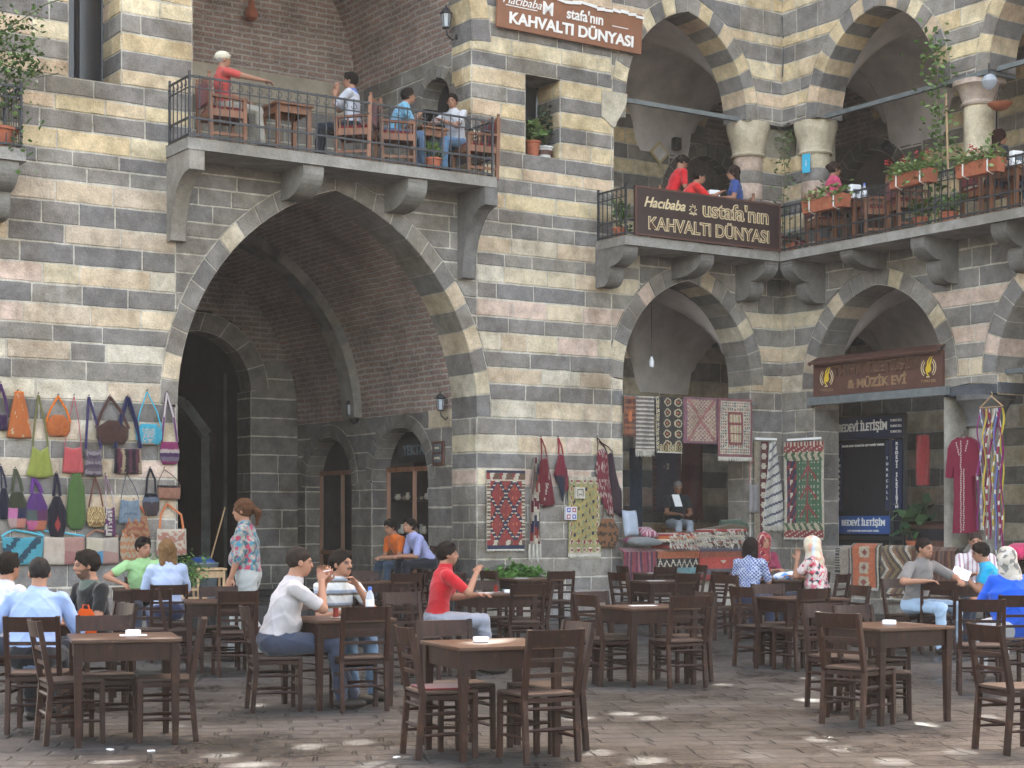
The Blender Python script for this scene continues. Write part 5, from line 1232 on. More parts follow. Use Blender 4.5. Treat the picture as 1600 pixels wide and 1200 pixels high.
# ======================================================== WOVEN GOODS
def P_(name): return PAT[name]
def mixc(a, b, t): return tuple(x*(1-t)+y*t for x, y in zip(a, b))
RED, WINE, CRM, NAVY, GRN, ORG, BRN, BLK, PNK, YEL, GRY = (.30, .035, .03), (.16, .02, .035), (.55, .47, .35), (.03, .035, .08), (.07, .13, .06), (.50, .13, .03), (.16, .085, .05), (.03, .028, .03), (.42, .20, .20), (.42, .32, .09), (.3, .29, .28)
def diamond(x, y):
    if y < .04 or y > .955: return NAVY
    if y < .13 or y > .88:
        if .13 > y > .12 or .88 < y < .89: return CRM
        return CRM if abs(((x*3+y*2) % 1)-.5) < .16 and .1 < x < .9 else (RED if x*3 % 1 < .5 else BRN)
    if x < .08 or x > .92: return CRM if (y*22) % 1 < .5 else BRN
    d = min(abs(((x-.08)/.84*2+(y-.13)/.75*2*k) % 1-.5) for k in (1, -1))
    d = min(abs(((x-.5)*2.2+(y-.5)*2.6) % 1-.5), abs(((x-.5)*2.2-(y-.5)*2.6) % 1-.5))
    if d < .07: return CRM if (y*40) % 1 > .35 else NAVY
    if d < .10: return BLK
    return ORG if ((x*9) % 1 < .25 and (y*9) % 1 < .25) else RED
def treegreen(x, y):
    if y < .05: return CRM if (x*12) % 1 < .5 else RED
    if y < .11 or y > .93: return RED if (x*5+y*20) % 1 < .8 else CRM
    if y < .2 or y > .85: return mixc(CRM, YEL, .3) if (x*6+abs((y*14) % 2-1)*.5) % 1 < .55 else GRN
    if x < .06 or x > .95: return CRM
    if x < .3: return [CRM, WINE, NAVY, RED][int((y*15) % 2+(x*14) % 2)]
    xc = abs(x-.62); yy = (y-.22)/.6
    if xc < .02: return RED
    if xc < .22 and abs(((yy*3) % 1)-(.2+xc*3)) < .10: return RED
    if ((x*12) % 1-.5)**2+((y*16) % 1-.5)**2 < .03: return CRM
    return (.06, .15, .07)
def hexdark(x, y):
    if x < .1: return CRM if (y*24+x*8) % 1 < .4 else (YEL if (y*12) % 1 < .3 else BLK)
    if y > .86: return YEL if ((x*8+abs((y*30) % 2-1)) % 1) < .45 else CRM if (x*16) % 1 < .3 else BLK
    for cx in (.42, .82):
        r = math.hypot((x-cx)*1.3, (((y*5.2) % 1)-.5)*.5); 
        if .13 < r < .19: return mixc(CRM, YEL, .4)
        if r < .06: return ORG
    return (.045, .04, .035)
def pinkorn(x, y):
    if x < .1 or x > .9 or y < .06 or y > .94: return (.24, .10, .13) if (x*20+y*20) % 1 < .6 else PNK
    d = abs(abs(x-.5)*1.2-abs(y-.5)); n = math.sin(x*60)*math.sin(y*70)
    return (.36, .13, .12) if d < .05 else (mixc(CRM, PNK, .5) if n > .1 else (.40, .28, .16) if n > -.4 else (.25, .12, .12))
def medallion(x, y):
    if x < .07 or x > .93 or y < .05 or y > .95: return (.28, .10, .11)
    if x < .28 or x > .72 or y < .22 or y > .80: return CRM if ((x*15) % 1-.5)**2+((y*19) % 1-.5)**2 > .09 else (.10, .12, .14) if (x*7+y*9) % 2 < 1 else (.34, .09, .07)
    if x < .34 or x > .66 or y < .28 or y > .74 or .42 < y < .45 or .58 < y < .61: return (.26, .06, .06)
    return (.45, .30, .15) if (x*20) % 1 < .6 else CRM
def yellowp(x, y):
    if y < .04 or y > .97: return CRM
    if x < .12 or x > .9 or y > .82 or y < .12: 
        r = math.hypot(((x*5) % 1)-.5, ((y*9) % 1)-.5); return RED if r < .2 else CRM if r < .32 else (.34, .30, .12)
    n = math.sin(x*26)*math.sin(y*30+x*6); return NAVY if n > .72 else (.30, .33, .14) if n < -.5 else YEL
def orangestar(x, y):
    if x < .04 or x > .96: return CRM
    if x < .1 or x > .9: return (.10, .08, .07)
    for cy in (.2, .55, .88):
        dx, dy = abs(x-.5), abs(y-cy)*1.1
        if dx+dy*1.3 < .12: return (.30, .05, .04)
        if max(dx, dy*1.4) < .19 or dx*1.2+dy*.6 < .26 and dy < .1: return mixc(CRM, YEL, .3)
    return (.55, .12, .03)
def bands_(cols, n, jit=0):
    return lambda x, y: cols[int(y*n+jit*math.sin(x*9)) % len(cols)]
def vbands(cols, n): return lambda x, y: cols[int(x*n) % len(cols)]
def zig(cols, n):
    return lambda x, y: cols[int(y*n+abs((x*5) % 2-1)*1.4) % len(cols)]
def chevron(x, y):
    v = (abs((y*2.2) % 2-1)*.5+x) % .5
    return [mixc(BRN, YEL, .35), (.09, .06, .05), CRM, (.28, .14, .06), (.12, .07, .05)][int(v*10) % 5]
def arrow(x, y):
    if y > .97 or y < .02: return CRM
    return (.55, .50, .42) if (y*13) % 1 < .38 else ((.17, .13, .12) if (y*13) % 1 < .9 else (.3, .25, .2))
def kilim(name, label, fr, u0, u1, z1, z0, n, pf, nx=26, ny=40, cat='rug', wave=.012, fringe=0, skew=0., group=None, drape=0., parent=None, fold=0, taper=0.):
    mb = MB(); rnd = random.random()*9
    def pt(i, j, dn=0):
        x, y = i/nx, j/ny; xx = lerp(.5, x, 1-taper*(1-y))
        nn = n+dn+wave*math.sin(x*9+rnd+y*2)+wave*.7*math.sin(y*7+x*4+rnd)+fold*.03*math.sin(x*22+rnd)
        if drape and y < .12: nn -= (1-y/.12)**2*drape
        z = lerp(z1, z0, y)
        if drape and y < .12: z = lerp(z1, z0, .12*0+y)+(.0)
        return fr.p(lerp(u0, u1, xx)+skew*y, z, nn)
    vs = [pt(i, j) for j in range(ny+1) for i in range(nx+1)]; fs = []; cs = []
    for j in range(ny):
        for i in range(nx):
            fs.append((j*(nx+1)+i, (j+1)*(nx+1)+i, (j+1)*(nx+1)+i+1, j*(nx+1)+i+1)); c_ = pf((i+.5)/nx, (j+.5)/ny); gy = sum(c_)/3; q_ = random.uniform(.72, 1.0); cs.append(tuple((v*.82+gy*.18)*q_ for v in c_))
    mb.add(vs, fs, cs)
    bk = [pt(i, j, -.014) for j in (0, ny//2, ny) for i in range(nx+1)]; w = nx+1
    mb.add(bk, [(j*w+i, j*w+i+1, (j+1)*w+i+1, (j+1)*w+i) for j in range(2) for i in range(nx)], (.2, .16, .12))
    ed = [(0, j) for j in range(ny+1)]+[(i, ny) for i in range(1, nx+1)]+[(nx, j) for j in range(ny-1, -1, -1)]+[(i, 0) for i in range(nx-1, 0, -1)]
    e1 = [pt(i, j) for i, j in ed]; e2 = [pt(i, j, -.014) for i, j in ed]; k = len(ed)
    mb.add(e1+e2, [(i, (i+1) % k, k+(i+1) % k, k+i) for i in range(k)], pf(.02, .5))
    o = mb.build(name, 'kilim', parent)
    if fringe:
        f = MB()
        for i in range(nx*2):
            p = pt(i/2, ny, .0); f.tube([p, p-UP*fringe*random.uniform(.7, 1.2)+fr.u*random.uniform(-.01, .01)], .006, 3, (.6, .56, .48))
        q = f.build('fringe', 'kilim'); q.parent = o
    if not parent: tag(o, label, cat, group)
    return o
def span(px0, px1, py0, py1, off, fn=pA):
    a, z1 = fn(px0, py0, off); b, _ = fn(px1, py0, off); _, z0 = fn((px0+px1)/2, py1, off); _, z1 = fn((px0+px1)/2, py0, off)
    return a, b, z1, z0
def K(name, label, box, off, pf, fn=pA, **kw):
    u0, u1, z1, z0 = span(*box, off, fn); return kilim(name, label, FA if fn is pA else FB, u0, u1, z1, z0, off, pf, **kw)
K('kilim', 'narrow red kilim with white lattice diamonds hanging on the grey wall', (761, 820, 735, 858), .065, diamond, nx=34, ny=60, fringe=.03)
K('kilim', 'yellow green kilim with red paisleys and cream border low on the grey wall', (889, 938, 745, 866), .065, yellowp, nx=28, ny=44, fringe=.05)
K('kilim', 'cloth striped purple red and white bunched to a rope of fringe on the wall', (826, 848, 715, 850), .10, zig([WINE, CRM, NAVY, RED, CRM], 9), nx=14, ny=30, fringe=.26, wave=.03, fold=1, taper=.6)
# rope across the carpet stall and what hangs from it
t = MB(); t.beam(FA.p(-3.72, zz(619, 29.6), .08), FA.p(-.72, zz(619, 29.6)-.03, .08), .03, .03); tag(t.build('hanging_rail', 'tie'), 'thin rail spanning the carpet stall arch under the rugs', 'rail')
K('rug', 'orange brown saddle rug at the left end of the stall rail', (975, 994, 619, 682), .12, lambda x, y: ORG if abs(x-.5)+abs(y-.5) < .18 else mixc(BRN, ORG, .45) if (y*6) % 1 < .5 else (.14, .05, .03), nx=10, ny=16)
K('rug', 'brown and white striped fringed rug on the stall rail', (994, 1022, 619, 704), .12, arrow, nx=10, ny=78, fringe=.10)
K('rug', 'dark rug with cream hexagons on the stall rail', (1026, 1067, 620, 706), .12, hexdark, nx=34, ny=52, fringe=.02)
K('rug', 'faded pink ornamented rug on the stall rail', (1068, 1123, 621, 693), .12, pinkorn, nx=40, ny=40)
K('rug', 'cream bordered rug with red panel and white fringe at the right of the stall rail', (1122, 1176, 623, 714), .16, medallion, nx=34, ny=44, fringe=.07)
K('rug', 'dark blue rug with pale medallion hanging inside the carpet stall', (1020, 1064, 705, 800), -1.9, lambda x, y: CRM if .03 < math.hypot(x-.5, (y-.25)*1.5) < .1 and (x*20) % 1 < .6 else (.05, .05, .07) if .12 < x < .88 else (.13, .05, .05) if (y*12) % 1 < .5 else BLK, nx=26, ny=30)
K('rug', 'dark red rug on the back wall of the carpet stall', (1066, 1098, 690, 812), -2.2, lambda x, y: (.10, .02, .02) if (x*8+y*14) % 1 < .7 else (.16, .05, .04), nx=16, ny=30)
K('curtain', 'dark blue cloth hanging at the left inside the carpet stall', (986, 1002, 700, 830), -.9, lambda x, y: (.035, .05, .075), nx=10, ny=16, fold=1, cat='curtain')
K('kilim', 'beige and black border kilim on the corner pier', (1179, 1200, 690, 842), .07, lambda x, y: ((.12, .03, .03) if x > .45 else (.30, .24, .16)) if math.hypot((x-.7)*1.5, ((y*10) % 1-.5)) > .28 else CRM, nx=16, ny=50, fringe=.03)
K('rug', 'cream and blue grey striped rug hanging aslant on the corner pier', (1190, 1226, 690, 822), .10, lambda x, y: (.10, .10, .15) if ((y*9+x*.9) % 1) < .26 else (.56, .53, .46), nx=16, ny=70, fringe=.09, taper=.75, skew=.03)
K('kilim', 'large green kilim with red tree of life on the corner pier', (1226, 1286, 690, 840), .07, treegreen, pB, nx=44, ny=66, fringe=.04)
for px0, px1 in ((1178, 1212), (1232, 1284)):
    ff, fr_ = (pA, FA) if px0 < 1200 else (pB, FB)
    u0, u1, z, _ = span(px0, px1, 686, 690, .05, ff); m = MB(); m.beam(fr_.p(u0, z, .07), fr_.p(u1, z, .07), .03, .04); tag(m.build('hanging_rod', 'let_white'), 'pale rod above the %s on the corner pier' % ('striped rug' if px0 < 1200 else 'green tree kilim'), 'rod')
# parapet rugs in front of the music shop
K('rug', 'beige kilim with black comb border on the shop parapet', (1304, 1332, 852, 905), .12, lambda x, y: BLK if x < .3 and (y*12) % 1 < .5 else (.34, .27, .2) if x < .75 else (.14, .10, .09), pB, nx=16, ny=26, drape=.1)
K('rug', 'bright orange rug with cream star medallions on the shop parapet', (1329, 1371, 849, 918), .16, orangestar, pB, nx=32, ny=44, fringe=.05, drape=.1)
K('rug', 'brown and cream chevron rug on the shop parapet', (1376, 1424, 852, 935), .12, chevron, pB, nx=30, ny=34, fringe=.03, drape=.1)
K('rug', 'rust brown vertically striped rug behind the man in grey', (1425, 1462, 854, 925), .12, vbands([(.20, .07, .035), (.12, .06, .04), (.26, .12, .06), (.10, .05, .035)], 14), pB, nx=20, ny=10, drape=.1)
K('rug', 'dark brown striped rug at the right end of the shop parapet', (1463, 1492, 855, 915), .12, vbands([(.14, .05, .035), (.22, .10, .05), (.09, .04, .03)], 11), pB, nx=16, ny=10, drape=.1)
# fronts of the stall platform
K('kilim', 'red and purple striped kilim draped over the left of the stall platform', (975, 1026, 856, 906), .40, vbands([(.26, .04, .07), (.14, .03, .06), (.34, .10, .12), (.08, .04, .08), (.30, .05, .05)], 16), nx=32, ny=8, drape=.15)
K('kilim', 'kilim with zigzag and turquoise band on the stall platform', (1028, 1092, 858, 905), .44, lambda x, y: (.40, .10, .03) if y < .3 else (CRM if abs(((x*7) % 1)-.5)*.5+.32 < y < abs(((x*7) % 1)-.5)*.5+.42 else BLK) if y < .62 else (.14, .30, .32) if y < .85 else (.3, .05, .04), nx=50, ny=26, drape=.15)
K('kilim', 'red banded kilim with small white comb motifs on the stall platform', (1093, 1166, 853, 906), .44, lambda x, y: CRM if abs(x-.5)+abs(y-.45)*.7 < .05 else [(.09, .07, .10), (.30, .07, .03), (.48, .04, .02), (.52, .05, .03), (.12, .11, .13), (.34, .03, .03)][min(5, int(y*6))], nx=40, ny=24, drape=.15)
# folded rugs piled on the platform
def pile(px, py, off, w, n, cols, label, d=.5):
    a, z = pA(px, py, off); t = thing('rug_pile', label, 'rug pile', FA.p(a, z, off), FA.rz(), 'piles of folded rugs on the stall'); h = 0
    for i in range(n):
        m = MB(); th = random.uniform(.035, .06); c = cols[i % len(cols)]; ww = w*random.uniform(.85, 1.05); ox = random.uniform(-.04, .04)
        nx_, K_ = 12, []
        for k in range(nx_+1):
            x = lerp(-ww/2, ww/2, k/nx_)+ox; dz = .012*math.sin(x*11+i*2); K_.append((x, dz))
        vs = [(x, y, h+dz+z_) for x, dz in K_ for y, z_ in ((-d/2, 0), (-d/2-.02, th*.5), (-d/2, th), (d/2, th), (d/2, 0))]
        m.add(vs, [(k*5+j, k*5+(j+1) % 5, (k+1)*5+(j+1) % 5, (k+1)*5+j) for k in range(nx_) for j in range(5)]+[(4, 3, 2, 1, 0), tuple(range(nx_*5, nx_*5+5))], [mixc(c, CRM, .55 if (k*7+i) % 5 == 0 else 0) for k in range(nx_) for j in range(5)]+[c, c])
        for k in range(26):
            x = random.uniform(-ww/2, ww/2)+ox; m.tube([(x, -d/2-.01, h+th*random.random()), (x+random.uniform(-.03, .03), -d/2-.05, h-.02+random.uniform(-.03, .03))], .006, 3, (.55, .50, .42))
        m.build('folded_rug', 'kilim', t); h += th
pile(1050, 856, .25, .62, 5, [RED, (.12, .05, .05), CRM, ORG], 'pile of folded red rugs with pale tassels left of the pile centre')
pile(1078, 854, .1, .5, 6, [CRM, (.5, .44, .33), BRN], 'pile of cream fringed rugs in the middle of the stall platform')
pile(1125, 853, .15, .75, 6, [BRN, RED, (.1, .09, .07), CRM], 'pile of brown fringed rugs at the right of the stall platform')
a, z = pA(1138, 826, -.1)
m = MB(); m.tube([FA.p(a-.6, z-.06, -.1), FA.p(a, z, -.05), FA.p(a+.5, z-.02, -.1)], [.06, .09, .07], 12, (.10, .07, .04)); tag(m.build('rolled_rug', 'kilim', smooth=True), 'dark rolled rug lying on top of the rug piles', 'rug roll')
m = MB(); m.tube([FA.p(a-.1, z+.10, -.2), FA.p(a+.3, z+.1, -.15), FA.p(a+.62, z-.1, -.05)], [.05, .08, .10], 12, (.07, .10, .07)); tag(m.build('rolled_rug', 'kilim', smooth=True), 'greenish rolled rug bending down at the right of the piles', 'rug roll')
def cushion(px, py, off, w, d, h, col, label, rx=0., fr=FA, fn=pA):
    a, z = fn(px, py, off); root = thing('cushion', label, 'cushion', fr.p(a, z, off), fr.rz())
    m = MB(); n = 10
    for sgn in (1, -1):
        vs = []
        for i in range(n+1):
            for j in range(n+1):
                x, y = i/n*2-1, j/n*2-1; b = ((1-x**4)*(1-y**4))**.5; e = 1-.08*(x*x*y*y)
                vs.append(Matrix.Rotation(rx, 3, 'X') @ Vector((x*w/2*(1-.06*(1-abs(y))), y*d/2*(1-.06*(1-abs(x))), sgn*h/2*b)))
        m.add(vs, [(i*(n+1)+j, (i+1)*(n+1)+j, (i+1)*(n+1)+j+1, i*(n+1)+j+1)[::sgn] for i in range(n) for j in range(n)], [col if not callable(col) else col(i/n, j/n) for i in range(n) for j in range(n)])
    m.build('cushion_cover', 'cloth', root, smooth=2, weld=True); return root
cushion(985, 818, .2, .30, .46, .16, (.36, .40, .47), 'grey blue cushion standing upright at the left of the stall', R(80))
cushion(1010, 832, .15, .34, .30, .14, lambda x, y: (.55, .40, .42) if (int(x*8)+int(y*8)) % 2 else (.28, .08, .12), 'pink patterned cushion on the left of the stall', R(25))
cushion(1003, 846, .32, .62, .4, .14, lambda x, y: (.16, .03, .07) if y > .5 else (.17, .18, .18), 'flat grey and wine red cushion on the striped kilim', R(8))
cushion(1590, 862, .35, .5, .4, .22, (.62, .05, .14), 'pink cushion on the ledge at the right edge', R(20), FB, pB)

# ======================================================== BAGS
def bag(px, py, outline, colf, label, hook=None, strap=(.02, .02, .05), sw=.03, depth=.07, off=.07, grp='bags hanging on the wall', cat='bag', loops=False, name='shoulder_bag', s=None):
    """outline in photo pixels relative to (px, py)= where the bag mouth is; hook: pixel of the nail"""
    a0, Y = ua(px, off); sc = Y/FPX/(dA.x-0) if s is None else s
    a0, z0 = pA(px, py, off); t = thing(name, label, cat, FA.p(a0, z0, off), FA.rz(), grp)
    k = (ua(px+10, off)[0]-a0)/10; kz = Y/FPX
    pts = [Vector((x*k, 0, -y*kz)) for x, y in outline]; cx = sum((p for p in pts), Vector())/len(pts)
    # resample outline smooth
    res = []
    for i in range(len(pts)):
        p, q = pts[i], pts[(i+1) % len(pts)]
        for tt in (0, .2, .4, .6, .8): res.append(p.lerp(q, tt))
    pts = res; n = len(pts); rings = [(1, 0), (.94, .55), (.84, .78), (.73, .88), (.61, .95), (.49, 1), (.37, 1), (.25, 1), (.13, 1)]
    m = MB(); ph = random.random()*6
    for sg in (-1, 1):
        vs = []
        for r, dd in rings:
            for i, p in enumerate(pts):
                q = cx.lerp(p, r); vs.append(q+Vector((0, sg*(dd*depth/2*(1+.25*math.sin(q.x*60+ph)*(r > .3))), 0)))
        vs.append(cx+Vector((0, sg*depth/2, 0))); fs = []; cs = []
        x0, x1 = min(p.x for p in pts), max(p.x for p in pts); zb, zt = min(p.z for p in pts), max(p.z for p in pts)
        for j in range(len(rings)-1):
            for i in range(n):
                f = (j*n+i, j*n+(i+1) % n, (j+1)*n+(i+1) % n, (j+1)*n+i); c = sum((vs[v] for v in f), Vector())/4
                fs.append(f if sg < 0 else f[::-1]); c_ = colf((c.x-x0)/(x1-x0), (zt-c.z)/(zt-zb)) if callable(colf) else colf; gy = sum(c_)/3; cs.append(tuple((v*.86+gy*.14)*.66 for v in c_))
        for i in range(n): fs.append(((len(rings)-1)*n+i, (len(rings)-1)*n+(i+1) % n, len(vs)-1)); cs.append(cs[-n])
        m.add(vs, fs, cs)
    m.build('bag_body', 'cloth', t, smooth=2, weld=True)
    if hook:
        H = Vector(((hook[0]-px)*k, .03, -(hook[1]-py)*kz)); L = min(pts, key=lambda p: p.x-p.z*.8); Rr = max(pts, key=lambda p: p.x+p.z*.8)
        for e in ((L, Rr) if not loops else (L.lerp(Rr, .1), L.lerp(Rr, .9))):
            s_ = MB(); mid = H.lerp(e, .5)+Vector(((e-H).x*.12*(3 if loops else 1), -.015, .02 if loops else 0)); s_.tube([H, mid, e], sw/2, 5, strap if not isinstance(strap, list) else None)
            for i in range(len(s_.c)): s_.c[i] = strap[i % len(strap)] if isinstance(strap, list) else strap
            s_.build('strap', 'cloth', t, smooth=True)
        hk = MB(); hk.tube([H+Vector((0, .05, .02)), H+Vector((0, -.01, .02)), H+Vector((0, -.015, .035))], .006, 5); hk.build('hook', 'iron', t)
    return t
def ro(w, h, tw=None, droop=0): tw = tw or w; return [(-tw/2, 0), (0, droop), (tw/2, 0), (w/2*1.02, h*.35), (w/2, h*.75), (w*.36, h), (-w*.36, h), (-w/2, h*.75), (-w/2*1.02, h*.35)]
def sq_(w, h, tw=None, droop=3): tw = tw or w; return [(-tw/2, 0), (0, droop), (tw/2, 0), (w/2, h), (0, h+1), (-w/2, h)]
def patch(cols, nx, ny, y0=0., top=None): return lambda x, y: (cols[(int(x*nx)*3+int((y-y0)/(1-y0)*ny)*2) % len(cols)] if y > y0 else top)
OR2 = (.62, .15, .015); LIME = (.34, .38, .05)
bag(3, 645, sq_(18, 27), (.05, .02, .07), 'dark purple bag cut by the left edge, upper row', (2, 600), (.06, .02, .08), .04)
bag(30, 640, [(-7, -26), (0, -28), (7, -26), (13, 0), (20, 44), (0, 46), (-20, 44), (-13, 0)], lambda x, y: (.7, .5, .3) if (int(x*23)*7+int(y*31)*5) % 17 == 0 else OR2, 'orange tote bag with silver sequins, upper row', (29, 612), OR2, .03)
bag(63, 697, [(-12, 0), (0, 8), (12, 0), (17, 25), (21, 46), (8, 50), (-8, 50), (-22, 46), (-16, 22)], LIME, 'lime green soft bag with long strap, upper row', (61, 617), (.14, .13, .05), .032)
bag(91, 648, ro(38, 34, 16), lambda x, y: OR2 if (x*14) % 1 < .6 else (.50, .11, .01), 'round orange gathered bag, upper row', (92, 619), OR2, .03)
bag(114, 698, sq_(34, 41, 26), (.62, .085, .09), 'coral pink satchel with thin strap, upper row', (117, 619), (.4, .07, .1), .012)
bag(146, 702, sq_(30, 42, 24), bands_([(.15, .11, .14), (.28, .23, .24), (.10, .07, .10)], 9), 'grey purple woven bag with dark strap, upper row', (140, 620), (.04, .03, .09), .04)
bag(176, 656, ro(50, 38, 14), (.085, .04, .03), 'large round dark brown hobo bag, upper row', (173, 620), (.07, .035, .03), .045)
bag(200, 700, sq_(44, 40, 40, 1), vbands([(.03, .02, .03), (.12, .03, .05), (.40, .30, .18), (.04, .03, .03), (.11, .03, .06)], 8), 'black bag with wine and cream vertical stripes, upper row', (201, 620), (.015, .015, .05), .07)
bag(233, 662, ro(41, 33, 24), lambda x, y: (.55, .45, .38) if abs(x-.45) < .22 and y > .25 and (int(x*31)+int(y*37)) % 2 else (.03, .42, .58), 'turquoise bag with silver sequins, upper row', (231, 612), (.05, .40, .55), .018)
bag(265, 690, ro(30, 36, 24), bands_([(.28, .02, .12), (.28, .02, .12), (.5, .42, .38), (.08, .03, .1), (.18, .14, .2)], 6), 'magenta striped pouch bag at the end of the upper row', (262, 614), [(.1, .03, .1), (.4, .35, .33)], .045)
bag(6, 762, ro(16, 50, 8), (.02, .02, .04), 'black bag cut by the left edge, lower row', (2, 728), (.02, .02, .04), .03)
bag(27, 768, ro(32, 58, 16), patch([(.60, .16, .38), (.62, .22, .16), (.5, .33, .30), (.03, .03, .08)], 2, 2, .45, (.05, .055, .03)), 'dark olive bag with pink patchwork base, lower row', (25, 733), (.05, .055, .03), .05)
bag(57, 770, ro(34, 60, 16), patch([(.09, .12, .11), (.55, .16, .07), (.56, .10, .26), (.13, .03, .1)], 2, 2, .45, (.11, .03, .19)), 'purple bag with patchwork base, lower row', (53, 747), (.10, .03, .17), .06)
bag(89, 775, ro(28, 64, 10), lambda x, y: (.42, .045, .04) if abs(x-.5)*1.1+abs(y-.68) < .17 else (.02, .018, .03), 'black bag with a red star, lower row', (89, 740), (.02, .018, .03), .05)
bag(119, 752, [(-6, -12), (0, -13), (6, -12), (13, 8), (15, 40), (15, 66), (8, 76), (-8, 76), (-15, 66), (-15, 40), (-12, 8)], (.085, .17, .04), 'long green gathered bag with central seam, lower row', (118, 738), (.085, .17, .04), .03)
bag(150, 792, ro(30, 32, 22), lambda x, y: (.62, .45, .18) if (int(x*19)+int(y*9)) % 2 else (.28, .15, .05), 'gold shimmering bag, lower row', (150, 746), (.12, .04, .03), .025)
bag(172, 792, sq_(18, 46, 14), lambda x, y: (.55, .52, .42) if x < .6 and (y*8) % 1 < .6 else (.14, .03, .12), 'white and plum striped narrow bag with beaded strap, lower row', (166, 742), [(.5, .45, .42), (.15, .05, .12)], .02)
bag(203, 780, sq_(36, 38, 28), lambda x, y: (.13, .18, .24) if .55 < y < .62 or (x*9) % 1 < .18 else (.20, .27, .34), 'faded denim bag with pockets, lower row', (199, 740), (.06, .07, .09), .012)
bag(236, 770, ro(26, 36, 18), lambda x, y: (.015, .015, .02) if y < .2 else (.13, .16, .22) if y < .4 else (.07, .05, .055), 'black loop handled bag, lower row', (236, 732), (.015, .015, .02), .035, loops=True)
bag(264, 758, [(-18, 0), (0, 0), (18, 0), (18, 11), (17, 22), (0, 23), (-17, 22), (-18, 11)], lambda x, y: (.03, .02, .02) if y < .18 else (.38, .17, .10), 'small tan box bag with black trim, lower row', (258, 733), (.12, .08, .07), .012, .1)
bag(268, 826, sq_(48, 42, 46, 1), lambda x, y: (.60, .50, .38) if hnoise(np.array([[x*.5, y*.3, y*.7]]), 42)[0] > 0 else (.48, .20, .14), 'cream and terracotta flowered tote with orange handles', (262, 787), (.52, .17, .07), .035, loops=True)
bag(214, 806, sq_(44, 34, 30), lambda x, y: (.34, .10, .05) if hnoise(np.array([[x, y, y*.7]]), 22)[0] > 0 else (.42, .22, .10), 'rust coloured bag behind the green plant', (210, 782), (.5, .13, .05), .03)
bag(36, 838, sq_(60, 44, 66, 2), lambda x, y: (.06, .38, .48) if (x+y*.6) % .5 < .32 else (.03, .08, .12), 'turquoise and navy patchwork bag at the far left of the bottom row', (22, 828), (.1, .4, .5), .03, .06)
bag(100, 838, sq_(66, 44, 64, 2), patch([(.60, .48, .38), (.42, .18, .16), (.62, .52, .42), (.48, .25, .2)], 2, 2), 'cream and pink square patchwork bag in the bottom row', (56, 828), (.1, .35, .45), .03, .06)
bag(160, 839, sq_(52, 42, 50, 2), patch([(.58, .50, .36), (.45, .26, .22), (.08, .30, .50), (.50, .42, .34)], 2, 2), 'patchwork bag with a blue square in the bottom row', (150, 828), (.3, .15, .1), .03, .06)
bag(202, 832, ro(30, 46, 22), lambda x, y: (.50, .20, .08) if hnoise(np.array([[x, y, y]]), 24, 2)[0] > 0 else (.46, .36, .24), 'orange flowered rounded bag in the bottom row', (204, 820), (.45, .14, .04), .02)
GB = 'bags hanging on the grey wall by the carpets'
bag(851, 735, [(-5, -18), (4, -20), (8, 0), (17, 55), (0, 58), (-16, 50), (-12, 10)], lambda x, y: (.5, .40, .33) if abs((x*1.3+y*.6) % .7-.35) < .05 and (y*14) % 1 < .7 else (.20, .02, .03), 'dark red pointed kilim bag with white stitched stripes on the wall', (847, 684), (.17, .02, .03), .025, grp=GB)
bag(877, 720, [(-4, -10), (3, -10), (9, 15), (11, 44), (6, 50), (2, 64), (-4, 40), (-12, 22)], lambda x, y: (.03, .035, .06) if y > .45 and x < .7 else (.24, .02, .04), 'wine red pouch with dark tassel on the wall', (874, 684), (.25, .02, .04), .03, grp=GB)
bag(942, 722, [(-8, -18), (0, -22), (7, -14), (9, 20), (14, 60), (17, 86), (8, 82), (-6, 50), (-11, 10)], lambda x, y: (.5, .36, .32) if hnoise(np.array([[x*2, y, y*2.4]]), 26)[0] > .3 else (.23, .025, .04), 'long red and white saddle bag hanging from its tip on the wall', (935, 684), (.05, .02, .02), .02, grp=GB, name='saddle_bag')
bag(955, 740, [(-6, -30), (2, -34), (7, 0), (16, 30), (17, 70), (4, 60), (-4, 20)], lambda x, y: (.055, .03, .04), 'dark brown saddle cloth behind the long red saddle bag', (938, 690), (.05, .02, .02), .02, grp=GB, off=.05, name='saddle_cloth')
bag(950, 810, ro(32, 46, 16), lambda x, y: (.30, .13, .05) if hnoise(np.array([[x, y, y]]), 20)[0] > -.1 else (.10, .06, .035), 'rounded brown leather pouch below the red saddle bag', (945, 790), (.1, .05, .03), .02, grp=GB)
bag(1178, 755, sq_(16, 46, 14), lambda x, y: (.35, .32, .32), 'small pale bag on strings at the corner pier', (1174, 706), (.4, .1, .1), .014, grp=GB)
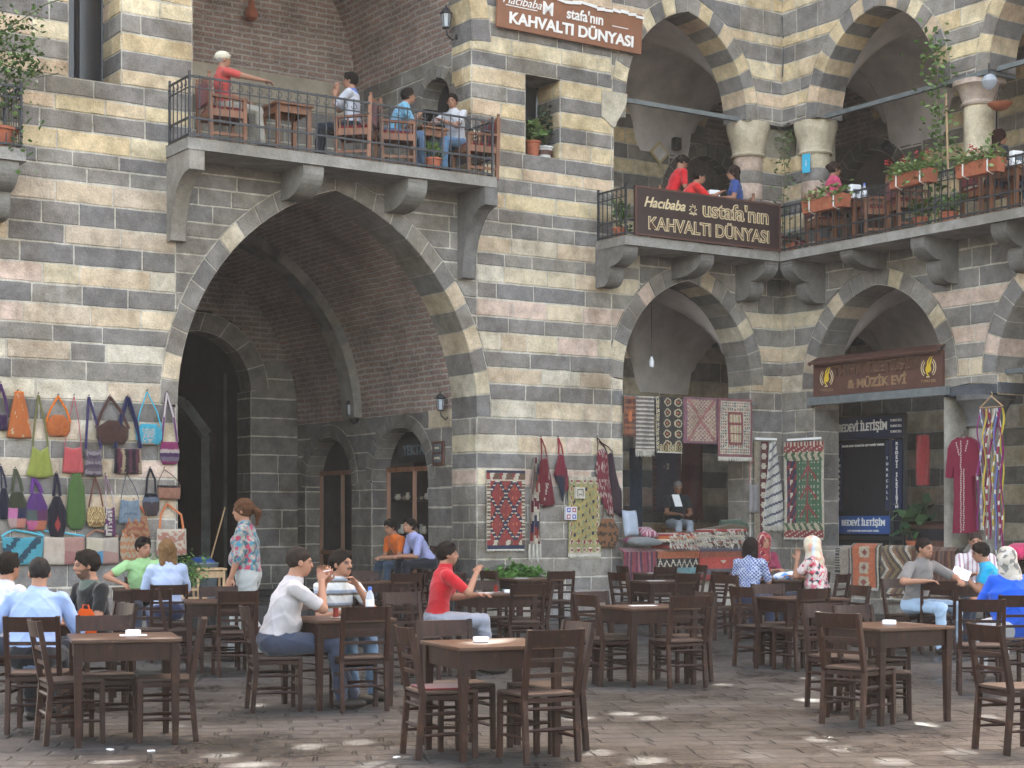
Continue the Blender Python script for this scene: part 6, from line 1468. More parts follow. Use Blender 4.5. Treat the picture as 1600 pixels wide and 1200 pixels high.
for px, py, w, pc, lb in ((889, 770, .19, [(.55, .50, .40), (.10, .09, .08)], 'small cream pouch with a dark square spiral on the yellow kilim'), (893, 792, .22, [(.62, .60, .62), (.35, .07, .10), (.08, .10, .38)], 'small white pouch with red and blue squares beside the yellow kilim')):
    if py == 792: px = 893-0
    a, z = pA(px+18 if py == 770 else px, py if py == 770 else 802, .12); t = MB(); n = 12
    fs = []; 
    for i in range(n):
        for j in range(n):
            x0, x1, y0, y1 = [(q/n-.5)*w for q in (i, i+1, j, j+1)]
            if len(pc) == 2: c = pc[1] if (2 <= i < 10 and 2 <= j < 10 and (i in (2, 9) or j == 9 or (j in (4,) and 4 <= i <= 7) or (i in (4, 7) and 2 < j <= 4))) else pc[0]
            else:
                ii, jj = i % 6, j % 6; c = pc[0] if not (1 <= ii <= 4 and 1 <= jj <= 4) or (ii in (2, 3) and jj in (2, 3)) else pc[1+((i//6+j//6) % 2)]
            t.add([FA.p(a+x0, z+y0, .12), FA.p(a+x1, z+y0, .12), FA.p(a+x1, z+y1, .12), FA.p(a+x0, z+y1, .12)], [(0, 1, 2, 3)], c)
    t.box(FA.p(a, z, .09), (w, .055, w), Matrix.Rotation(FA.rz(), 3, 'Z'), pc[0]); tag(t.build('pouch', 'kilim'), lb, 'pouch')
# plastic bag and magazine on the women's table, orange bag on a chair back
t = blob('plastic_bag', [Prim('ell', 's', .03, c=(0, 0, .05), r=(.16, .12, .06)), Prim('ell', 's', .03, c=(.1, .03, .07), r=(.08, .07, .05)), Prim('ell', 's', .03, c=(-.1, -.05, .04), r=(.09, .05, .045))], .015, 'cloth', None, col=lambda V: np.where((hnoise(V, 30) > .25)[:, None], (.12, .28, .62), (.66, .68, .74)))
t.location = (T12[0][0]-.02, T12[0][1]-.15, .757); tag(t, 'crumpled white and blue plastic bag on the table of the three women', 'plastic bag')
t = thing('tote_bag', 'bright orange bag hanging over a chair back beside the man in black', 'bag', (*XY(134, 13.9), .60), .2); t.scale = (.62, .7, .62)
m = MB(); pr = [(-.09, .0), (.10, .0), (.13, .28), (.06, .42), (-.06, .43), (-.12, .28)]
m.add([(x, -.05, z) for x, z in pr]+[(x, .05, z) for x, z in pr], [tuple(range(6)), tuple(range(11, 5, -1))]+[(i, (i+1) % 6, 6+(i+1) % 6, 6+i) for i in range(6)], (.62, .09, .01)); m.build('bag_body', 'cloth', t, bevel=.02)
m = MB(); m.tube([(-.05, 0, .42), (-.03, 0, .5), (.03, 0, .5), (.05, 0, .42)], .01, 6, (.55, .08, .01)); m.build('strap', 'cloth', t)
for i, (px, py) in enumerate(((690, 1068), (0, 0))):
    if px: t = MB(); t.box((0, 0, .008), (.34, .33, .014), col=(.12, .015, .015)); o = t.build('seat_pad', 'cloth', bevel=.008); p, rz = side(T1[0], T1[1], 3, .36, -.02, -4); o.location = (p.x, p.y, .457); o.rotation_euler.z = rz; tag(o, 'red pad on the seat of the chair left of the front centre table', 'seat pad')
# menu held by the man in turquoise
q = MB().box((0, 0, 0), (.22, .16, .003)).build('menu', 'paper'); q.location = (*XY(1502, 21.6), .93); q.rotation_euler = (R(50), R(20), R(-20)); tag(q, 'white sheet held up over the table of the men on the right', 'paper')
q = MB().box((0, 0, 0), (.17, .24, .003)).build('newspaper', 'paper'); a, z = pA(1058, 782, -.75); q.location = FA.p(a, z, -.75); q.rotation_euler = (R(65), 0, FA.rz()); tag(q, 'white sheet read by the carpet seller', 'paper')
# carpet seller's stool
a, Ys = ua(1056, -1.3); t = thing('stool', 'low stool under the carpet seller', 'stool', (*XY(1056, Ys), 1.0), FA.rz())
MB().box((0, 0, .44), (.4, .36, .03)).build('seat', 'wood_mid', t)
for sx in (-1, 1):
    for sy in (-1, 1): MB().beam((sx*.17, sy*.15, 0), (sx*.17, sy*.15, .43), .04, .04).build('leg', 'wood_mid', t)
# ======================================================== SIGNS
def text(s, size, mat, parent, M4, ext=.006, bold=0., sx=1.0, align='CENTER', name='lettering', shear=0., spacing=1.0):
    c = bpy.data.curves.new(name, 'FONT'); c.body = s; c.size = size; c.extrude = ext; c.offset = bold; c.align_x = align; c.align_y = 'CENTER'; c.shear = shear; c.space_character = spacing
    o = bpy.data.objects.new(name, c); COL.objects.link(o); dg = bpy.context.evaluated_depsgraph_get()
    me = bpy.data.meshes.new_from_object(o.evaluated_get(dg)); bpy.data.objects.remove(o); me.materials.clear(); me.materials.append(M[mat])
    me.transform(Matrix.Scale(sx, 4, (1, 0, 0))); p = bpy.data.objects.new(name, me); COL.objects.link(p)
    p.parent = parent; p.matrix_local = M4; return p
def board_frame(fr, u, z, n, tilt=0., yaw=0., roll=0.):
    """matrix whose x runs along the wall, y up, z out of the wall"""
    x = fr.u; nn = fr.n; x = x if x.cross(UP).dot(nn) > 0 else -x; m = Matrix((x, UP, nn)).transposed().to_4x4()
    m = Matrix.Translation(fr.p(u, z, n)) @ m; return m @ Matrix.Rotation(yaw, 4, 'Y') @ Matrix.Rotation(tilt, 4, 'X') @ Matrix.Rotation(roll, 4, 'Z')
def sign(name, label, fr, u, z, n, w, h, mat, d=.05, tilt=0., border=None, cat='sign', yaw=0., roll=0.):
    root = bpy.data.objects.new(name, None); COL.objects.link(root); root.matrix_world = board_frame(fr, u, z, n, tilt, yaw, roll); tag(root, label, cat)
    m = MB(); m.box((0, 0, 0), (w, h, d)); b = m.build('board', mat, root, bevel=.004)
    if border:
        m = MB(); 
        for sx in (-1, 1): m.box((sx*(w/2-.015), 0, d/2), (.03, h, .02)); m.box((0, sx*(h/2-.015), d/2), (w-.06, .03, .02))
        m.build('border', border, root)
    return root, d/2+.004
def T(x, y, z): return Matrix.Translation((x, y, z))
# big brown sign above the window
s_, e = sign('shop_sign', 'brown breakfast house sign high on the wall under the arcade', FA, -4.83, 9.93, .12, 2.95, .66, 'sign_brown', .06, R(4), roll=R(-.3))
text('Hacıbaba', .20, 'let_white', s_, T(-1.02, .13, e), shear=.35, sx=1.05); text('M', .30, 'let_white', s_, T(-.62+.12, .10, e), bold=.006); text("stafa'nın", .25, 'let_white', s_, T(.26, .10, e), bold=.004, sx=.95)
text('KAHVALTI DÜNYASI', .25, 'let_white', s_, T(.02, -.16, e), bold=.008, sx=1.12)
m = MB(); m.box((-1.02, .04, e), (.62, .014, .006)); m.box((1.0, .05, e), (.34, .014, .006)); m.build('rule', 'let_white', s_)
m = MB()
for i in range(14): m.box((lerp(-.75, 1.4, i/13), .30+.02*math.sin(i*1.3), e+.01), (.17, .035+.02*abs(math.sin(i)), .012), Matrix.Rotation(.15*math.sin(i*1.7), 3, 'Z'))
m.build('torn_edge', 'let_white', s_)
# dark sign on the corner balcony
s_, e = sign('balcony_sign', 'dark brown breakfast house sign with gold outlined letters on the corner balcony railing', FA, -2.47, 6.74, .87, 3.22, .82, 'sign_dark', .05, border='sign_maroon')
def outl(t, size, x, y, sx=1.0, b=.012, **k):
    text(t, size, 'let_gold', s_, T(x, y, e), bold=b, sx=sx, ext=.005, **k); text(t, size, 'let_brownface', s_, T(x, y, e+.006), bold=-b*.55, sx=sx, ext=.004, **k)
text('Hacıbaba', .24, 'let_gold', s_, T(-1.0, .15, e), shear=.35, bold=.004); outl("ustafa'nın", .37, .58, .15, 1.1, .012); outl('KAHVALTI DÜNYASI', .295, .0, -.20, 1.0, .010)
m = MB()
for k in range(8):
    a = k*math.pi/4; m.box((-.38+.06*math.cos(a), .12+.07*math.sin(a), e), (.06, .016, .006), Matrix.Rotation(a+.6, 3, 'Z'))
m.box((-.38, .05, e), (.17, .018, .006)); m.build('emblem', 'let_gold', s_)
# music shop sign in the right arch
s_, e = sign('shop_sign', 'maroon music shop sign with yellow emblems under a scalloped strip in the right arch', FB, 2.42, 4.10, .06, 3.0, .60, 'sign_maroon', .08)
text('TAHA İLETİŞİM', .25, 'let_brownface', s_, T(.02, .10, e), bold=.006, sx=1.12, ext=.012); text('TAHA İLETİŞİM', .25, 'let_dim', s_, T(.012, .108, e-.004), bold=.009, sx=1.12, ext=.003); text('& MÜZİK EVİ', .21, 'let_dim', s_, T(.05, -.14, e), bold=.007, sx=1.1)
for sx in (-1.16, 1.22):
    m = MB(); m.lathe([(.001, -.012), (.055, -.008), (.062, .004), (.001, .012)], (sx, .0, e), 16); 
    for q in (-1, 1): m.tube([(sx+q*.02, .04, e), (sx+q*.03+.02, .13, e), (sx+.06+q*.02, .20, e)], [.020, .014, .005], 6)
    m.tube([(sx-.05, -.02, e), (sx-.03, -.08, e), (sx, -.11, e)], .012, 6); m.build('emblem', 'yellow', s_, smooth=True)
    m = MB(); m.box((sx-.01, -.13, e), (.07, .022, .006)); 
    for q in (-1, 1):
        for rr in (.12, .16): m.tube([(sx+q*rr*math.cos(t), .02+rr*math.sin(t), e) for t in np.linspace(-.9, .9, 8)], .008, 4)
    m.build('emblem_waves', 'let_gold', s_); text('TURKCELL', .07, 'let_dim', s_, T(sx, -.20, e))
m = MB(); n = 26
for i in range(n):
    x0, x1 = lerp(-1.52, 1.52, i/n), lerp(-1.52, 1.52, (i+1)/n)
    for y0, y1, z0, z1 in ((.40, .30, -.06, .16), ):
        m.add([(x0, y0, z0), (x1, y0, z0), (x1, y1, z1), (x0, y1, z1), (x0, y1-.03, z1), ((x0+x1)/2, y1-.07, z1), (x1, y1-.03, z1)], [(0, 1, 2, 3), (3, 2, 6, 5, 4)])
m.build('scalloped_canopy', 'sign_maroon', s_)
m = MB(); m.beam((-1.62, -.38, .02), (1.62, -.38, .02), .14, .10); m.build('support_beam', 'tie', s_)
# small framed plaque by the gate
s_, e = sign('plaque', 'small red framed plaque with two dark panels at the right jamb of the gate', FR, .36, 2.72, .05, .34, .40, 'sign_maroon', .04)
m = MB(); m.box((0, .085, e), (.22, .13, .01)); m.box((0, -.085, e), (.22, .13, .01)); m.build('panel', 'galv', s_)
for y in (.085, -.085): text('BAKIR' if y > 0 else 'GÜMÜŞ', .05, 'let_gold', s_, T(0, y, e+.008))
a, z = pA(1030, 239, -3.3); a, z = -.62, 8.12
t = MB(); 
o = bpy.data.objects.new('diamond_plaque', None); bpy.data.objects.remove(o)
s_, e = sign('wall_tile', 'pale stone plaque turned on its corner on the back wall of the corner balcony', FAb, pA(1030, 239, -3.35)[0], pA(1030, 239, -3.35)[1], .05, .34, .34, 'let_gold', .04, roll=R(45), cat='plaque')
m = MB(); m.box((0, 0, e), (.24, .24, .01)); m.build('panel', 'plaster', s_)
b_, z_ = pB(1265, 251, -.0); s_, e = sign('notice', 'bright blue paper notice on the corner column', FB, .64, 8.02, .005, .17, .34, 'cyan_paper', .012, yaw=R(12))
text('i', .16, 'let_white', s_, T(0, 0, e), ext=.001)
# ======================================================== MUSIC SHOP FRONT
so = -1.25; u0, z1 = pB(1312, 655, so); u1, _ = pB(1395, 655, so); u2, _ = pB(1416, 655, so); zt = pB(1350, 652, so)[1]; zm = pB(1350, 688, so)[1]; zb = 1.05
FS = Fr(FB.p(0, 0, so), dB, -dA)
root = thing('phone_shop_front', 'dark glazed phone shop front with navy lettered boards behind the right arch', 'shop front', FS.p((u0+u2)/2, 1.0), 0)
def sp(mb, name, mat, **k): return part(mb, name, mat, root, **k)
m = MB(); m.add([FS.p(u0-.05, 1.0, 0), FS.p(u2, 1.0, 0), FS.p(u2, zt, 0), FS.p(u0-.05, zt, 0)], [(0, 1, 2, 3)]); sp(m, 'glass', 'glass_dark')
m = MB()
for a_, b_ in (((u0-.06, 1), (u0-.06, zt)), ((u2, 1), (u2, zt)), ((u0-.06, zt), (u2, zt)), ((u1, 1), (u1, zm)), ((u0-.06, 1.28), (u2, 1.28))): m.beam(FS.p(*a_, .03), FS.p(*b_, .03), .07, .07)
sp(m, 'frame', 'blackmetal')
m = MB(); m.box(FS.p((u0+u2)/2, (zt+zm)/2, .06), (u2-u0, .05, zt-zm-.04), Matrix.Rotation(FB.rz(), 3, 'Z')); sp(m, 'name_board', 'navy')
for a_, b_ in ((u0, u0+.12), (u1-.12, u1-.02), (u1+.03, u2-.04)): m = MB(); m.box(FS.p((a_+b_)/2, (zm+1.75)/2, .05), (b_-a_, .03, zm-1.8), Matrix.Rotation(FB.rz(), 3, 'Z')); sp(m, 'side_board', 'navy')
zl0, zl1 = pB(1360, 834, so)[1], pB(1360, 806, so)[1]
m = MB(); m.box(FS.p((u0+.05+u1)/2, (zl0+zl1)/2, .07), (u1-u0-.03, .04, zl1-zl0), Matrix.Rotation(FB.rz(), 3, 'Z')); sp(m, 'lower_board', 'blue_sign')
def wt(s, u, z, n, size, mat='let_white', **k):
    o = text(s, size, mat, None, board_frame(FS, u, z, n), **k); o.parent = root; o.matrix_parent_inverse = Matrix.Translation(root.location).inverted(); o.matrix_basis = board_frame(FS, u, z, n)
wt('BEDEVİ İLETİŞİM', (u0+u1)/2, (zt+zm)/2+.02, .09, .20, bold=.006, sx=(u1-u0)/1.72); 
for i in range(3): wt('TURKCELL', (u1+u2)/2, zt-.10-i*.1, .09, .06)
wt('HAZIR KART KONTÖR CEP TAMİR YAPILIR', (u0+u1)/2, zm-.10, .075, .055)
wt('BEDEVİ İLETİŞİM', (u0+.05+u1)/2, (zl0+zl1)/2+.03, .095, .15, bold=.004, sx=(u1-u0)/1.45); wt('CEP TELEFONU ALIM SATIM TAMİR', (u0+.05+u1)/2, zl0+.05, .095, .05)
for i, ch in enumerate('TURKCELL'):
    for uu in (u0+.06, u1-.07): wt(ch, uu, lerp(zm-.35, 2.0, i/7), .07, .075)
for i, ch in enumerate('BEDEVİ İLETİŞİM'): wt(ch, (u1+u2)/2, lerp(zm-.1, 1.85, i/14), .07, .085, bold=.003)
# counter, pennant, plant in the shop
b0, zc = pB(1418, 826, -.6); b1, _ = pB(1490, 826, -.6)
t = thing('display_counter', 'long red brown display counter behind the shop parapet', 'counter', FB.p((b0+b1)/2, 1.0, -.75), FB.rz())
m = MB(); m.box((0, 0, .28), (b1-b0, .4, .5)); m.build('cabinet', 'sign_maroon', t, bevel=.01); m = MB(); m.box((0, 0, .56), (b1-b0+.06, .46, .05)); m.build('countertop', 'wood', t)
m = MB(); m.box((0, -.205, .36), (b1-b0-.1, .01, .2)); m.build('glass_front', 'glass_dark', t)
K('pennant', 'red swallow tailed pennant hanging in the shop right of the lettered front', (1431, 1452, 680, 758), -1.1, lambda x, y: (.45, .03, .035), pB, nx=10, ny=14, cat='pennant', parent=None)
# robe and scarves on the column
def robe():
    b, z = pB(1506, 684, .12); k = ub(1516, .12)[0]-b; k /= 10; kz = ub(1506, .12)[1]/FPX
    t = thing('robe', 'maroon embroidered robe hanging on the column beside the scarves', 'robe', FB.p(b, z, .12), FB.rz())
    pr = [(-7, 0), (0, 4), (7, 0), (17, 5), (23, 18), (26, 58), (17, 60), (14, 30), (15, 90), (20, 148), (-14, 148), (-12, 90), (-13, 30), (-17, 62), (-26, 60), (-22, 16), (-16, 5)]
    P2 = [Vector((x*k, 0, -y*kz)) for x, y in pr]; m = MB(); n = len(P2)
    m.add([p+Vector((0, -.04, 0)) for p in P2]+[p+Vector((0, .04, 0)) for p in P2], [tuple(range(n)), tuple(range(2*n-1, n-1, -1))]+[(i, (i+1) % n, n+(i+1) % n, n+i) for i in range(n)], (.20, .012, .04)); m.build('robe_cloth', 'cloth', t, bevel=.012)
    m = MB()
    for x, y0, y1 in ((-1.5, 6, 148), (3, 50, 146), (-9, 8, 28), (9, 6, 24)):
        y = y0
        while y < y1: m.box((x*k+random.uniform(-.006, .006)+(abs(x) > 5)*(y-y0)*k*(-.25 if x > 0 else .25), -.047, -y*kz), (.018, .006, .028), None, (.60, .50, .45)); y += 3.6
    m.build('embroidery', 'cloth', t)
    m = MB(); m.tube([(0, 0, .12), (.02, 0, .08), (0, 0, .05), (-.12, 0, .0)], .006, 5); m.tube([(0, 0, .05), (.12, 0, 0)], .006, 5); m.build('hanger', 'sign_maroon', t)
robe()
b, z = pB(1549, 618, .3); k = (ub(1559, .3)[0]-b)/10; kz = ub(1549, .3)[1]/FPX
t = thing('scarf_hanger', 'wooden hanger with long multicoloured scarves at the right column', 'scarves', FB.p(b, z, .3), FB.rz())
m = MB(); m.tube([(0, 0, .06), (.02, 0, .02), (0, 0, -.01)], .008, 5); m.tube([(0, 0, -.01), (18*k, 0, -18*kz)], .012, 6); m.tube([(0, 0, -.01), (-18*k, 0, -18*kz)], .012, 6); m.tube([(-18*k, 0, -18*kz), (18*k, 0, -18*kz)], .009, 6); m.build('hanger', 'wood_pale', t)
cl = [(.22, .03, .14), (.30, .28, .45), (.22, .02, .06), (.50, .36, .07), (.28, .04, .05), (.45, .35, .25), (.20, .02, .08), (.42, .30, .05), (.24, .03, .12), (.13, .15, .34), (.26, .02, .06), (.52, .40, .06), (.2, .02, .1)]
for i, c in enumerate(cl):
    x = lerp(-17, 17, i/12)*k; L = random.choice([205, 215, 228, 190])*kz; m = MB(); w_ = .036; nj = 34; ph = random.random()*6
    vs = []
    for j in range(nj+1):
        y = -20*kz-L*j/nj; xx = x*(1+.15*j/nj)+.015*math.sin(j*.4+ph); ww = w_*(1+.4*math.sin(j*.33+ph)); dn = .03*math.sin(j*.5+ph)+.03*(i % 3-1)
        vs += [(xx-ww/2, dn, y), (xx, dn-.018, y), (xx+ww/2, dn, y), (xx, dn+.015, y)]
    fs = [(j*4+a, j*4+(a+1) % 4, (j+1)*4+(a+1) % 4, (j+1)*4+a) for j in range(nj) for a in range(4)]
    cc = [((.6, .55, .5) if (i % 3 == 1 and j % 3 == 0) or random.random() < .06 else c) for j in range(nj) for a in range(4)]
    m.add(vs, fs, cc); m.build('scarf', 'cloth', t, smooth=2)
# bulb lamp hanging in the stall arch
t = thing('hanging_lamp', 'white bulb lamp hanging in the carpet stall arch', 'lamp', FA.p(pA(1018, 560, -.6)[0], pA(1018, 575, -.6)[1], -.6))
MB().lathe([(.02, .0), (.045, .02), (.05, .12), (.03, .16), (.025, .2)], n=12).build('bulb', 'white', t, smooth=True); m = MB(); m.tube([(0, 0, .2), (0, 0, 1.3)], .006, 4); m.build('cord', 'iron', t)

# ======================================================== THINGS IN THE PASSAGE
def cabinet(H, label, zsh, clutter):
    root = thing('display_cabinet', label, 'cabinet', FR.p(H.c, .3, -.3), 0); fr = Fr(FR.p(0, 0, -.34), FR.u, FR.n); u0, u1 = H.c-H.hw+.03, H.c+H.hw-.03
    def q(m, n_, mt): return part(m, n_, mt, root)
    m = MB(); m.add([fr.p(u0, .3, -.5), fr.p(u1, .3, -.5), fr.p(u1, 3.25, -.5), fr.p(u0, 3.25, -.5)], [(0, 1, 2, 3)], (.05, .045, .045)); m.add([fr.p(u0, .3, -.5), fr.p(u0, 3.2, -.5), fr.p(u0, 3.2, 0), fr.p(u0, .3, 0)], [(0, 1, 2, 3)], (.05, .045, .045)); m.add([fr.p(u1, .3, -.5), fr.p(u1, 3.2, -.5), fr.p(u1, 3.2, 0), fr.p(u1, .3, 0)], [(0, 1, 2, 3)], (.05, .045, .045)); q(m, 'back_panel', 'stone')
    m = MB(); 
    for x in (u0+.03, u1-.03, (u0+u1)/2): m.beam(fr.p(x, .3, .03), fr.p(x, 2.5, .03), .07, .07)
    for zv in (.34, 1.0, 2.5): m.beam(fr.p(u0, zv, .035), fr.p(u1, zv, .035), .06, .08)
    q(m, 'frame', 'wood_mid' if clutter else 'wood_mid')
    m = MB(); m.add([fr.p(u0, .34, .0), fr.p(u1, .34, .0), fr.p(u1, 1.0, .0), fr.p(u0, 1.0, .0)], [(0, 1, 2, 3)]); q(m, 'lower_panel', 'wood')
    if clutter:
        for zs_ in zsh:
            m = MB(); m.box(fr.p((u0+u1)/2, zs_, -.2), (u1-u0, .3, .03), Matrix.Rotation(math.atan2(FR.u.y, FR.u.x), 3, 'Z')); sh_ = q(m, 'shelf', 'wood')
            m = MB()
            for i in range(11):
                r_ = random.uniform(.03, .07); h_ = random.uniform(.05, .2); m.lathe([(r_*.5, 0), (r_, h_*.4), (r_*.6, h_*.8), (r_*.7, h_)], fr.p(lerp(u0+.1, u1-.1, i/10), zs_+.016, -.16+random.uniform(-.05, .05)), 8, random.choice([(.5, .45, .36), (.4, .3, .2), (.55, .52, .45), (.2, .25, .25)]))
            p = m.build('pottery', 'carved', None, smooth=True); p.parent = sh_
    return root, fr, u0, u1
cabinet(D1, 'wood framed display cabinet with pottery in the right arched doorway of the passage', (1.35, 1.95), True)
r2, fr2, a0, a1 = cabinet(D2, 'dark wood framed shop door in the left arched doorway of the passage', (), False)
s_, e = sign('door_sign', 'faint lettered board in the head of the right arched doorway', FR, D1.c, 2.82, -.30, 1.1, .42, 'glass_dark', .03)
text('YEKTA', .24, 'galv', s_, T(0, 0, e) @ Matrix.Scale(-1, 4, (1, 0, 0)) if False else T(0, 0, e), bold=.004)
def bin_():
    x, y = XY(304, 25.6); t = thing('rubbish_bin', 'grey lidless rubbish bin with a blue bag in the gate passage', 'bin', (x-.02, y+.7, .3))
    MB().lathe([(.20, 0), (.25, .62), (.265, .64), (.25, .66), (.23, .62), (.18, .05)], n=20).build('bin_body', 'galv', t, smooth=True); MB().lathe([(.21, .6), (.2, .68), (.12, .74), (.02, .72)], n=9).build('liner', 'blue_sign', t)
    m = MB(); m.tube([(.1, .05, .6), (.34, .1, 1.5)], .012, 6); o = m.build('broom_stick', 'wood_pale'); o.location = t.location; tag(o, 'thin pole leaning in the rubbish bin in the gate passage', 'pole')
bin_()
def lantern(p, nrm_, label, s=1.0):
    t = thing('wall_lantern', label, 'lantern', p, math.atan2(nrm_.y, nrm_.x)-math.pi/2, 'black wall lanterns'); t.scale = (s,)*3
    m = MB(); m.tube([(0, 0, -.1), (0, .08, -.16), (0, .16, -.10), (0, .18, -.02)], .012, 6); m.lathe([(.035, -.012), (.05, 0), (.035, .012)], (0, .0, -.1), 12, ax=Matrix.Rotation(R(90), 3, 'X')); m.build('bracket', 'blackmetal', t)
    m = MB(); 
    for q in range(6): a = q*math.pi/3; m.tube([(.055*math.cos(a), .18+.055*math.sin(a), .0), (.08*math.cos(a), .18+.08*math.sin(a), .2)], .006, 4)
    m.lathe([(.05, -.01), (.06, 0), (.05, .01)], (0, .18, 0), 6); m.lathe([(.095, .2), (.05, .27), (.012, .29), (.015, .32), (.001, .33)], (0, .18, 0), 6); m.build('cage', 'blackmetal', t)
    MB().lathe([(.045, .01), (.065, .19)], (0, .18, 0), 6).build('glass', 'plastic', t)
lantern(FR.p(.10, 3.42, .0), FR.n, 'black lantern on the right passage wall near the gate jamb', .95); lantern(FR.p(3.25, 3.50, .0), FR.n, 'black lantern at the foot of the vault rib in the passage', .95)
lantern(FRi.p(-.15, 9.62, 0), FRi.n, 'black lantern on the jamb above the gate balcony', 1.15)
t = thing('hanging_pot', 'brown clay pot hanging in the vault above the gate balcony', 'pot', FBi.p(ua(393, -3.7)[0], 10.25, .25)); MB().lathe([(.03, -.05), (.10, 0), (.12, .08), (.06, .2), (.05, .3)], n=14).build('pot_body', 'terracotta', t, smooth=True); m = MB(); m.tube([(0, 0, .28), (0, 0, 1.2)], .008, 4); m.build('cord', 'iron', t)
t = thing('wall_speaker', 'small black loudspeaker on the back wall of the corner balcony', 'speaker', FAb.p(pA(1056, 225, -3.3)[0], pA(1056, 225, -3.3)[1], .12), FA.rz()); m = MB(); m.box((0, 0, 0), (.16, .14, .24)); m.build('cabinet', 'blackmetal', t, bevel=.01); m = MB(); m.lathe([(.05, -.01), (.05, .01), (.02, .0)], (0, -.075, -.03), 14, ax=Matrix.Rotation(R(90), 3, 'X')); m.build('cone', 'iron', t); m = MB(); m.tube([(0, .05, 0), (0, .12, .05)], .012, 5); m.build('bracket', 'iron', t)
t = thing('spotlight', 'black spotlight on the back wall of the right balcony gallery', 'lamp', FBb.p(pB(1392, 232, -3.3)[0], pB(1392, 232, -3.3)[1], .15), FB.rz()); m = MB(); m.lathe([(.05, -.1), (.09, 0), (.1, .12), (.08, .13)], (0, 0, 0), 14, ax=Matrix.Rotation(R(60), 3, 'X')); m.build('housing', 'blackmetal', t, smooth=True); m = MB(); m.tube([(0, .02, 0), (0, .14, .1)], .014, 5); m.build('bracket', 'iron', t)
t = thing('hanging_bowl', 'terracotta bowl hanging right of the pink marble column', 'hanging bowl', FB.p(ub(1556, .0)[0], pB(1556, 172, 0)[1], -.1)); MB().lathe([(.02, 0), (.10, .02), (.19, .10), (.2, .12), (.02, .10)], n=18).build('bowl', 'terracotta', t, smooth=True)
m = MB(); 
for q in range(3): a = q*2.1; m.tube([(.19*math.cos(a), .19*math.sin(a), .12), (0, 0, .42)], .006, 4)
m.build('chains', 'iron', t)
t = thing('globe_lamp', 'clear glass globe lamp under the tie bar at the right column', 'lamp', FB.p(ub(1546, .0)[0], pB(1546, 140, 0)[1], -.0)); MB().lathe([(.03, 0), (.10, .05), (.13, .13), (.10, .21), (.03, .25)], n=18).build('globe', 'plastic', t, smooth=True); m = MB(); m.tube([(0, 0, .25), (0, 0, .42)], .02, 6); m.build('fitting', 'blackmetal', t)
s_, e = sign('framed_picture', 'tall pale framed panel on the gallery wall behind the pink column', FBb, pB(1538, 215, -3.3)[0]-.1, pB(1538, 215, -3.3)[1]+.1, .05, .75, 1.5, 'plaster', .04, border='blackmetal', cat='picture')

# ======================================================== BALCONY FURNITURE
def make_armchair():
    c = thing('wooden_armchair', '', 'armchair', group='heavy wooden armchairs with red kilim covers on the balconies'); w, d = .27, .25
    for sx in (-1, 1):
        m = MB(); m.beam((sx*w, -d, 0), (sx*w, -d-.03, .98), .06, .06); m.lathe([(.03, .98), (.022, 1.0), (.03, 1.03), (.001, 1.05)], (sx*w, -d-.03, 0), 8); m.build('back_post', 'wood_mid', c, bevel=.006)
        m = MB(); m.beam((sx*w, d, 0), (sx*w, d, .68), .055, .055); m.build('leg', 'wood_mid', c, bevel=.006)
        m = MB(); m.beam((sx*w, -d, .70), (sx*w, d+.04, .68), .06, .04); m.build('armrest', 'wood_mid', c, bevel=.006)
        for k in range(4): y = lerp(-d+.08, d-.06, k/3); m = MB(); m.lathe([(.010, .50), (.017, .55), (.009, .59), (.017, .63), (.010, .68)], (sx*w, y, 0), 8); m.build('spindle', 'wood_mid', c, smooth=True)
        m = MB(); m.beam((sx*w, -d, .46), (sx*w, d, .46), .035, .10); m.beam((sx*w, -d, .16), (sx*w, d, .16), .03, .04); m.build('side_rail', 'wood_mid', c)
    m = MB(); m.beam((-w, d, .46), (w, d, .46), .035, .10); m.beam((-w, -d, .46), (w, -d, .46), .035, .10); m.build('seat_rail', 'wood_mid', c, bevel=.004)
    m = MB(); m.box((0, .0, .52), (2*w-.05, 2*d-.02, .09), col=(.17, .02, .025)); m.build('seat_cushion', 'cloth', c, bevel=.02)
    m = MB(); m.box((0, -d-.02, .76), (2*w-.06, .07, .34), col=(.16, .022, .025)); m.build('back_cushion', 'cloth', c, bevel=.02)
    m = MB(); pr = [(-w, .90), (-w*.8, .97), (-w*.45, .93), (0, 1.02), (w*.45, .93), (w*.8, .97), (w, .90), (w, .84), (-w, .84)]; k = len(pr)
    m.add([(x, -d-.045, z) for x, z in pr]+[(x, -d-.01, z) for x, z in pr], [tuple(range(k)), tuple(range(2*k-1, k-1, -1))]+[(i, (i+1) % k, k+(i+1) % k, k+i) for i in range(k)]); m.build('carved_crest', 'wood_mid', c, bevel=.006)
    freeze(c); return c
AC = make_armchair()
def acA(px, off, ang, lab, z=7.0): x, y = BA(px, off); put(AC, (x, y, z), R(ang), lab)
def acB(px, off, ang, lab, z=6.32): x, y = BBp(px, off); put(AC, (x, y, z), R(ang), lab)
acA(347, .30, -62, 'armchair under the man in the cream cap at the left end of the gate balcony'); acA(556, .34, 84, 'armchair under the man in the white shirt, middle of the gate balcony'); acA(618, .36, -76, 'armchair under the man in the light blue t-shirt on the gate balcony')
acA(742, .34, 118, 'armchair at the right end of the gate balcony beside the railing')
acA(1048, .1, -78, 'armchair of the man in red on the corner balcony', 6.32); acA(1150, .2, 88, 'armchair of the young woman in blue on the corner balcony', 6.32)
acB(1290, .25, -80, 'armchair under the woman in pink on the right balcony'); acB(1368, .3, 95, 'armchair facing her across the table on the right balcony'); acB(1420, .3, -85, 'armchair under the big box of geraniums on the right balcony'); acB(1540, .1, -72, 'armchair under the dark haired woman on the right balcony')
